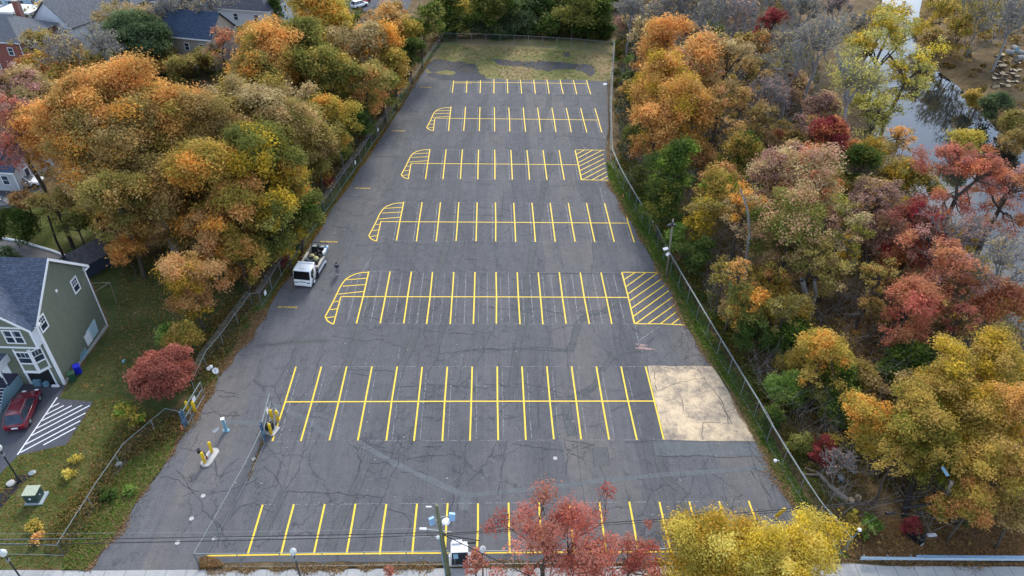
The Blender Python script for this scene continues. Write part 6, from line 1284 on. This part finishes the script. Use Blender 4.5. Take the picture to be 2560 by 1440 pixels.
tr.box(-.18,.03,-.03,-.002,0,EV-.1); tr.box(.002,.03,-.002,.20,0,EV-.1); tr.box(.002,.03,D-.16,D+.02,0,EV-.1); tr.box(.032,.36,D-.35,D+.40,EV-.42,EV-.28); tr.box(.032,.36,-.40,.3,EV-.42,EV-.28)
part('trim', tr, 'offwhite'); part('foundation', MB().box(-.2,.06,.25,D-.1,-.1,.35), 'concrete')
def win_side(y0,y1,z0,z1):
    f = MB(); w_ = .13
    f.box(.003,.06,y0,y1,z0,z0+w_); f.box(.003,.06,y0,y1,z1-w_,z1); f.box(.003,.06,y0,y0+w_,z0+w_,z1-w_); f.box(.003,.06,y1-w_,y1,z0+w_,z1-w_); f.box(.003,.058,y0+w_,y1-w_,(z0+z1)/2-.035,(z0+z1)/2+.035)
    for k in (1, 2): yy = y0+w_+(y1-y0-2*w_)*k/3; f.box(.003,.05,yy-.012,yy+.012,(z0+z1)/2+.035,z1-w_)
    f.box(.003,.05,y0+w_,y1-w_,z0+(z1-z0)*.72,z0+(z1-z0)*.72+.02)
    o = part('window', f, 'offwhite'); part('pane', MB().box(.002,.02,y0+w_,y1-w_,z0+w_,z1-w_), 'glass', o)
win_side(.32,1.45,6.45,8.05); win_side(6.38,7.5,6.4,8.05)
part('wall_vent', MB().box(.003,.08,4.05,4.3,8.45,8.7), 'offwhite')
panel = plain('pale_blue_panel', (.40,.55,.62), .5)
part('utility_panel', MB().prism([(5.0,.75),(7.3,.75),(7.5,2.3),(5.6,2.1)], 'x', .01, .06), panel); part('frosted_sheet', MB().box(.061,.09,4.95,6.0,.7,2.0), 'offwhite')
mb = MB()
for k in range(6): mb.tube((.12,3.2+.22*k,.5+.1*(k%2)),(.12,3.4+.22*k,1.0),.03,.03,5)
mb.box(.005,.2,3.1,4.7,.35,.42); part('pipe_manifold', mb, 'bluesteel')
# projecting upper storey with cross gable
U = 6.4; fx0, fx1 = -.22-U, -.22; fy = -.62
part('front_bay', MB().box(fx0,fx1,fy,-.003,5.5,7.95), 'siding')
gc = (fx0+fx1)/2; ga = 10.35; back = (ga-EV)/sl_
part('gable_wall', MB().prism([(fx0,7.951),(fx1,7.951),(gc,ga-.15)], 'y', fy, .2), 'siding')
rf = MB(); gr = MB()
for s in (-1, 1):
    ex = gc+s*(U/2+.35); ez = 7.95-.35*(ga-7.95)/(U/2); rf.add([(ex,fy-.35,ez),(gc,fy-.35,ga),(gc,back,ga),(ex,.5 if s > 0 else .5,ez+.0),(ex,fy-.35,ez+.12),(gc,fy-.35,ga+.12),(gc,back+.1,ga+.12),(ex,.5,ez+.12)], [(0,1,2,3),(4,5,6,7),(0,1,5,4),(0,3,7,4),(2,3,7,6)])
    gr.add([(ex,fy-.38,ez-.16),(gc,fy-.38,ga-.16),(gc,fy-.38,ga+.14),(ex,fy-.38,ez+.14),(ex,fy-.351,ez-.16),(gc,fy-.351,ga-.16),(gc,fy-.351,ga+.14),(ex,fy-.351,ez+.14)], [(0,1,2,3),(4,5,6,7),(0,1,5,4),(2,3,7,6),(0,3,7,4)])
part('gable_roof', rf, 'shingle')
gr.box(fx0,fx1,fy-.05,fy-.002,7.78,7.97); gr.box(fx1-.2,fx1+.03,fy-.03,fy-.002,5.5,7.77); gr.box(fx1+.002,fx1+.03,fy,-.0,5.5,7.9); gr.box(fx0,fx1+.06,fy-.06,fy-.002,5.38,5.56); part('bay_trim', gr, 'offwhite')
def win_front(xa,xb,z0,z1,y,n=1):
    f = MB(); w_ = .12; f.box(xa,xb,y-.06,y-.003,z0,z0+w_); f.box(xa,xb,y-.06,y-.003,z1-w_,z1); f.box(xa,xa+w_,y-.06,y-.003,z0+w_,z1-w_); f.box(xb-w_,xb,y-.06,y-.003,z0+w_,z1-w_); f.box(xa+w_,xb-w_,y-.055,y-.003,(z0+z1)/2-.04,(z0+z1)/2+.04)
    for k in range(1, n): xx = xa+(xb-xa)*k/n; f.box(xx-.07,xx+.07,y-.058,y-.003,z0+w_,z1-w_)
    for k in range(n*3): 
        xx = xa+(xb-xa)*(k+.5)/(n*3); 
        if k % 3 != 1: f.box(xx-.012+.05,xx+.012+.05,y-.04,y-.003,(z0+z1)/2,z1-w_)
    o = part('window', f, 'offwhite'); part('pane', MB().box(xa+w_,xb-w_,y-.02,y-.002,z0+w_,z1-w_), 'glass', o)
win_front(-2.95,-1.15,5.95,7.6,fy,2); win_front(-6.2,-4.6,5.95,7.6,fy,2)
# angled first floor bay over the garage
bb = MB().prism([(-3.1,-.003),(-2.6,-.85),(-1.15,-.85),(-.5,-.003)], 'z', 2.55, 5.37); part('bay_window_body', bb, 'siding')
def win_slant(pa, pb, z0, z1):
    d = Vector((pb[0]-pa[0], pb[1]-pa[1], 0)); L = d.length; d.normalize(); nrm = Vector((d.y, -d.x, 0)); f = MB()
    def bx(s0, s1, za, zb_, o0, o1, mb): 
        q = []
        for z in (za, zb_):
            for (s, o) in ((s0,o0),(s1,o0),(s1,o1),(s0,o1)): q.append((pa[0]+d.x*s+nrm.x*o, pa[1]+d.y*s+nrm.y*o, z))
        mb.add(q, [(0,3,2,1),(4,5,6,7),(0,1,5,4),(1,2,6,5),(2,3,7,6),(3,0,4,7)])
    w_ = .14; bx(0,w_,2.56,5.36,.003,.05,f); bx(L-w_,L,2.56,5.36,.003,.05,f); bx(w_,L-w_,z1,z1+.15,.003,.05,f); bx(w_,L-w_,z0-.15,z0,.003,.05,f); bx(w_,L-w_,(z0+z1)/2-.03,(z0+z1)/2+.03,.003,.045,f); bx(w_,L-w_,2.56,2.68,.003,.05,f)
    for k in (1,2): bx(w_+(L-2*w_)*k/3-.012,w_+(L-2*w_)*k/3+.012,(z0+z1)/2,z1,.003,.04,f)
    o = part('window', f, 'offwhite'); g_ = MB(); bx(w_,L-w_,z0,z1,.002,.02,g_); part('pane', g_, 'glass', o)
win_slant((-2.6,-.85),(-1.15,-.85),3.7,5.0); win_slant((-1.15,-.85),(-.5,-.003),3.7,5.0); win_slant((-3.1,-.003),(-2.6,-.85),3.7,5.0)
part('bay_sill', MB().prism([(-3.2,-.002),(-2.65,-.93),(-1.1,-.93),(-.42,-.002)], 'z', 2.42, 2.549), 'offwhite')
part('garage_opening_dark', MB().box(-3.2,-.85,-.012,-.002,.02,2.3), 'black'); gf = MB(); gf.box(-.85,-.68,-.05,-.002,0,2.40); gf.box(-3.3,-.68,-.05,-.0025,2.30,2.41); gf.box(-3.45,-3.2,-.05,-.002,0,2.40); part('garage_frame', gf, 'offwhite')  # flat black sheet paints the dark inside of the open garage
part('stored_boxes', MB().box(-2.9,-2.2,-.35,-.02,.02,.7).box(-1.9,-1.5,-.4,-.02,.02,.5), 'bluesteel')
# porch roof, steps, lattice
part('porch_roof', MB().add([(-8,-.01,3.9),(-4.2,-.01,3.9),(-4.2,-1.7,3.3),(-8,-1.7,3.3),(-8,-.01,4.05),(-4.2,-.01,4.05),(-4.2,-1.7,3.45),(-8,-1.7,3.45)], [(0,1,2,3),(4,5,6,7),(0,1,5,4),(1,2,6,5),(2,3,7,6),(3,0,4,7)]), 'shingle'); part('porch_fascia', MB().box(-8,-4.15,-1.74,-1.7,3.2,3.46).box(-4.19,-4.13,-1.7,-.02,3.2,4.0), 'offwhite')
part('porch_post', MB().box(-4.45,-4.3,-1.6,-1.45,1.45,3.25), 'offwhite'); part('porch_deck', MB().box(-8,-4.2,-1.7,-.02,1.25,1.42), plain('deck_dark',(.05,.05,.09),.6))
part('entry_door', MB().box(-5.6,-4.7,-.05,-.003,1.45,3.3), 'offwhite'); lt = plain('lattice_blue', (.22,.36,.42), .6); part('lattice_skirt', MB().prism([(-1.7,0),(-1.7,1.42),(-2.4,1.42),(-4.0,0)], 'x', -4.18, -4.12), lt); part('porch_side_panel', MB().box(-4.19,-4.12,-1.7,-.02,0,1.24), lt)
dk = plain('step_dark', (.03,.03,.07), .6)
for k in range(8):
    st_ = part('step', MB().box(-8,-4.2,-1.7-.28*(k+1),-1.7-.28*k,0,1.25-.155*k), dk); part('tread_edge', MB().box(-8,-4.2,-1.7-.28*(k+1)-.02,-1.7-.28*(k+1)+.07,1.251-.155*k,1.28-.155*k), 'white', st_)
rl = MB(); rl.tube((-4.3,-1.7,2.3),(-4.3,-3.9,.95),.05,.05,6); rl.tube((-4.3,-3.9,0),(-4.3,-3.9,1.0),.05,.05,6); rl.tube((-4.3,-1.7,1.4),(-4.3,-1.7,2.4),.05,.05,6)
for k in range(9): rl.tube((-4.3,-1.9-.22*k,1.1-.12*k),(-4.3,-1.9-.22*k,2.15-.13*k),.018,.018,4)
part('handrail', rl, 'dkmetal')
# bins, cat litter, timber frame behind
def bin_(px, py, label, c):
    x, y = G(px, py); q = thing('wheelie_bin', label, 'bin', (x, y, 0), .5); m_ = plain('bin_plastic', c, .5); MB().prism([(-.27,.05),(.27,.05),(.32,.95),(-.32,.95)], 'x', -.28, .28).build('body', m_, q); MB().box(-.31,.31,-.37,.34,.951,1.03,.03).build('lid', m_, q)
    for s in (-1,1): o = MB().lathe([(0,-.03),(.1,-.03),(.1,.03),(0,.03)], n=12).build('wheel', M['rubber'], q); o.location = (s*.25,.3,.1); o.rotation_euler = (0,math.pi/2,0)
bin_(184,950,'dark green wheelie bin beside the olive house',(.02,.07,.04)); bin_(198,932,'bright blue recycling bin beside the olive house',(.01,.02,.45))
x, y = G(140,967); o = MB().box(-.35,.35,-.12,.12,0,.2,.04).build('white_sack', M['offwhite']); o.location = (x, y, .03); tag(o, 'small white sack by the garage corner', 'sack')
x, y = G(310,905); o = MB().prism([(-.2,0),(.2,0),(.15,.25),(-.15,.25)], 'x', -.1, .1).build('lawn_lamp', M['bluesteel']); o.location = (x, y, 0); tag(o, 'tiny blue-grey garden lamp on the shaded lawn', 'garden lamp')
x, y = G(250,765); q = thing('timber_frame', 'leaning timber frame behind the rear corner of the olive house', 'timber frame', (x, y, 0), 0)
for a_, b_2 in (((0,0,0),(0,0,3.2)),((2.0,0,0),(2.0,.2,3.2)),((0,0,3.2),(2.0,.2,3.2)),((-.3,-1.8,2.4),(2.0,.2,3.2))): MB().tube(a_, b_2, .04, .04, 4).build('beam', M['wood'], q)
# ------------------------------------------------------------------ shed and yard behind
x, y = G(232,668); q = thing('garden_shed', 'dark-roofed garden shed behind the olive house', 'shed', (x, y, 0), -.55); shr = shingle_mat('grey_shingle', (.10,.10,.11)); MB().prism([(-1.6,0),(1.6,0),(1.6,2.0),(0,3.1),(-1.6,2.0)], 'y', -2.2, 2.2).build('wall', plain('shed_blue',(.05,.07,.11)), q)
rf = MB()
for s in (-1,1): rf.add([(s*1.95,-2.5,1.76),(0,-2.5,3.12),(0,2.5,3.12),(s*1.95,2.5,1.76),(s*1.95,-2.5,1.88),(0,-2.5,3.24),(0,2.5,3.24),(s*1.95,2.5,1.88)], [(0,1,2,3),(4,5,6,7),(0,1,5,4),(0,3,7,4),(2,3,7,6)])
rf.build('roof', shr, q)
P = [G(*p) for p in [(-60,585),(60,608),(130,630),(205,660),(150,690),(-60,680)]]; sheet('yard_paving', P, .02, M['concrete'] if False else plain('yard_grey',(.17,.16,.16),.9), px=False)
P = [G(*p) for p in [(-60,584),(60,607),(130,628),(203,656)]]; b = MB()
for a_, c in zip(P[:-1], P[1:]): b.obox(((a_[0]+c[0])/2,(a_[1]+c[1])/2), math.atan2(c[1]-a_[1], c[0]-a_[0]), math.dist(a_, c)+.05, .18, 0, .25)
tag(b.build('edging_wall', M['offwhite']), 'low white edging wall across the backyard behind the olive house', 'wall')
sheet('backyard_lawn', [(-100,500),(120,500),(260,560),(230,640),(130,628),(60,607),(-100,580)], .01, M['grass'], jag=.3, seed=31); sheet('backyard_drive', [(-100,430),(90,430),(120,480),(60,500),(-100,510)], .012, M['drive'])
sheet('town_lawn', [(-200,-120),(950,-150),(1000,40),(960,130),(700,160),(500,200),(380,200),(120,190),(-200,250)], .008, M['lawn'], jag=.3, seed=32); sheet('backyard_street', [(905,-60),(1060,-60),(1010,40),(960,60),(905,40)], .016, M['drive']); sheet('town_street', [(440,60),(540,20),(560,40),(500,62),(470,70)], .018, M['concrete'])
sheet('town_road', [(-200,30),(0,22),(200,6),(420,-20),(420,-60),(-200,-20)], .018, M['drive'])
# log piles on the far bank
rs2 = random.Random(8); x0, y0_ = G(2510,205)
for k in range(46):
    lvl = k % 4; px, py = 2478+rs2.uniform(0, 64), 150+rs2.uniform(0, 72); x, y = G(px, py); r = rs2.uniform(.35,.62); q = thing('log_round', 'cut wood round in the pile on the far river bank', 'log', (x, y, .25+lvl*.35), rs2.uniform(0, 3), 'wood rounds heaped on the far bank'); 
    q['label'] = 'pale cut wood round heaped on the far river bank'; q.rotation_euler = (rs2.uniform(-.3,.3)+(math.pi/2 if k % 6 == 0 else 0), rs2.uniform(-.3,.3), 0); MB().tube((0,0,-.2),(0,0,.2),r,r,12).build('bark', M['bark'], q); MB().tube((0,0,.201),(0,0,.212),r*.94,r*.94,12).build('cut_face', M['lightwood'], q); MB().tube((0,0,-.212),(0,0,-.201),r*.94,r*.94,12).build('cut_face', M['lightwood'], q)
for k, (px, py) in enumerate(((2535,128),(2552,140),(2520,138),(2545,152))):
    x, y = G(px, py); q = thing('dark_log', 'blue-grey shaded log section above the pale wood rounds', 'log', (x, y, .6), k*.7, 'shaded logs above the pale pile'); q.rotation_euler = (math.pi/2, 0, k*.6); MB().tube((0,0,-.8),(0,0,.8),.62,.62,12).build('bark', M['greybark'], q); MB().tube((0,0,.801),(0,0,.815),.58,.58,12).build('cut_face', M['bluesteel'], q)  # shade is put into the blue-grey bark and cut-face colours
sheet('far_bank_track', [(2520,230),(2700,200),(2700,330),(2560,300),(2540,260)], .03, plain('track_soil',(.12,.10,.11),.95))
# ------------------------------------------------------------------ houses of the town
def house(name, label, px, py, w, d, rz, eave, ridge, wallm, roofm, kind='gable', wins=(), chimney=None, porch=None, trimm='offwhite', nf=2):
    """px,py: middle of the wall that faces the camera, on the ground; local front wall at y=0 facing -y"""
    x, y = G(px, py); t = thing(name, label, 'house', (x, y, 0), rz); a = w/2
    if kind == 'gable':   # ridge parallel to the front
        MB().prism([(0,0),(d,0),(d,eave),(d/2,ridge-.1),(0,eave)], 'x', -a, a).build('wall', wallm, t); rf = MB(); sl_ = (ridge-eave)/(d/2)
        for s in (0,1): ya, yb = (-.4,d/2) if s == 0 else (d+.4,d/2); rf.add([(-a-.3,ya,eave-.4*sl_),(a+.3,ya,eave-.4*sl_),(a+.3,yb,ridge),(-a-.3,yb,ridge),(-a-.3,ya,eave-.4*sl_+.18),(a+.3,ya,eave-.4*sl_+.18),(a+.3,yb,ridge+.18),(-a-.3,yb,ridge+.18)], [(0,1,2,3),(4,5,6,7),(0,1,5,4),(1,2,6,5),(3,0,4,7)])
    elif kind == 'front':  # gable end faces the camera
        MB().prism([(-a,0),(a,0),(a,eave),(0,ridge-.1),(-a,eave)], 'y', 0, d).build('wall', wallm, t); rf = MB(); sl_ = (ridge-eave)/a
        for s in (-1,1): rf.add([(s*(a+.4),-.35,eave-.4*sl_),(0,-.35,ridge),(0,d+.35,ridge),(s*(a+.4),d+.35,eave-.4*sl_),(s*(a+.4),-.35,eave-.4*sl_+.18),(0,-.35,ridge+.18),(0,d+.35,ridge+.18),(s*(a+.4),d+.35,eave-.4*sl_+.18)], [(0,1,2,3),(4,5,6,7),(0,1,5,4),(0,3,7,4),(2,3,7,6)])
    else:
        MB().box(-a,a,0,d,0,eave).build('wall', wallm, t); rf = MB(); k = min(a,d/2)*.9; rf.add([(-a-.5,-.5,eave),(a+.5,-.5,eave),(a+.5,d+.5,eave),(-a-.5,d+.5,eave),(-a+k,d/2,ridge),(a-k,d/2,ridge)], [(0,1,5,4),(1,2,5),(2,3,4,5),(3,0,4),(0,3,2,1)])
    roof = rf.build('roof', roofm, t)
    MB().box(-a-.4,a+.4,-.47,-.41,eave-.28,eave-.05).build('gutter', M[trimm], t)
    xs_ = wins or [-.62*a, 0, .62*a]
    for fl in range(nf):
        z = 1.0+fl*(eave-1.0)/nf*1.02
        for x_ in xs_:
            o = MB().box(x_-.55,x_+.55,-.07,-.003,z,z+1.5).build('window', M[trimm], t); MB().box(x_-.42,x_+.42,-.085,-.071,z+.12,z+.72).box(x_-.42,x_+.42,-.085,-.071,z+.8,z+1.38).build('pane', M['glass'], o)
        for s in (-1,1):
            for y_ in (d*.3, d*.7): o = MB().box(s*a+(.003 if s > 0 else -.07),s*a+(.07 if s > 0 else -.003),y_-.5,y_+.5,z,z+1.5).build('window', M[trimm], t); e = s*a+s*.071; MB().box(min(e,e+s*.014),max(e,e+s*.014),y_-.38,y_+.38,z+.12,z+1.38).build('pane', M['glass'], o)
    MB().box(-a-.02,-a+.14,-.03,-.002,0,eave-.3).build('corner_board', M[trimm], t); MB().box(a-.14,a+.02,-.03,-.002,0,eave-.3).build('corner_board', M[trimm], t)
    if chimney: c = chimney; MB().box(c[0]-.5,c[0]+.5,c[1]-.5,c[1]+.5,eave,ridge+1.6).build('chimney', BRK, t); MB().box(c[0]-.58,c[0]+.58,c[1]-.58,c[1]+.58,ridge+1.61,ridge+1.8).build('chimney_cap', M['concrete'], t)
    if porch: MB().box(porch[0],porch[1],-2.6,-.01,2.6,2.8).build('porch_roof', roofm, t); MB().box(porch[0]-.05,porch[1]+.05,-2.68,-2.6,2.55,2.85).build('porch_fascia', M['white'], t); [MB().box(x_,x_+.15,-2.5,-2.35,0,2.6).build('porch_post', M[trimm], t) for x_ in (porch[0]+.1, porch[1]-.25)]
    return t
BRK = brick_mat('red_brick'); beige = siding_mat('beige_siding', (.34,.31,.27)); white_s = siding_mat('white_siding', (.62,.66,.72)); grey_s = siding_mat('grey_siding', (.42,.44,.47)); dgr = shingle_mat('dark_roof', (.06,.065,.085)); ggr = shingle_mat('mid_grey_roof', (.12,.13,.15)); blr = shingle_mat('navy_roof', (.045,.07,.12)); pb = siding_mat('pale_blue_siding', (.42,.55,.68))
house('house', 'beige house with steep navy-blue roof above the left grove', 482,172,10.5,9,-.22,6.2,9.8,beige,blr,'gable',porch=(-5.3,-1.5))
house('house', 'white-walled house with dark hipped roof beside the parked white car', 600,92,15,12,-.18,6.0,9.6,white_s,dgr,'hip')
house('house', 'tall white house at the top edge behind the dark conifer', 700,38,18,12,-.2,9.0,12.5,white_s,ggr,'hip',nf=3)
house('house', 'grey gabled house behind the leafless pale tree', 155,135,10,14,-.35,6.0,10.2,white_s,ggr,'front',nf=2)
house('house', 'red brick house with blue-grey hipped roof at the left edge', 5,185,12,11,-.12,6.4,9.6,BRK,ggr,'hip',chimney=(1.5,8.5))
house('house', 'blue-white house cut by the top left edge', 62,28,8,8,.2,6.0,9.0,pb,ggr,'gable')
house('house', 'large grey-roofed house behind the dark evergreen', 275,75,15,12,-.3,6.0,10.0,grey_s,ggr,'hip')
house('house', 'grey-roofed house left of the white parked car', 365,62,12,10,-.3,5.6,9.2,grey_s,ggr,'gable')
house('house', 'low flat-roofed white extension behind the brick chimney', 55,92,7,5,-.1,5.2,5.9,white_s,plain('white_roof',(.7,.7,.7)),'hip',nf=1)
house('house', 'dark-roofed house at the top edge between the leafless tree and the tall white house', 575,18,12,9,-.2,6.0,9.0,white_s,dgr,'hip')
house('house', 'blue-roofed house glimpsed at the left edge above the black pick-up', -15,475,8,8,-.1,3.2,5.2,grey_s,blr,'gable',nf=1)
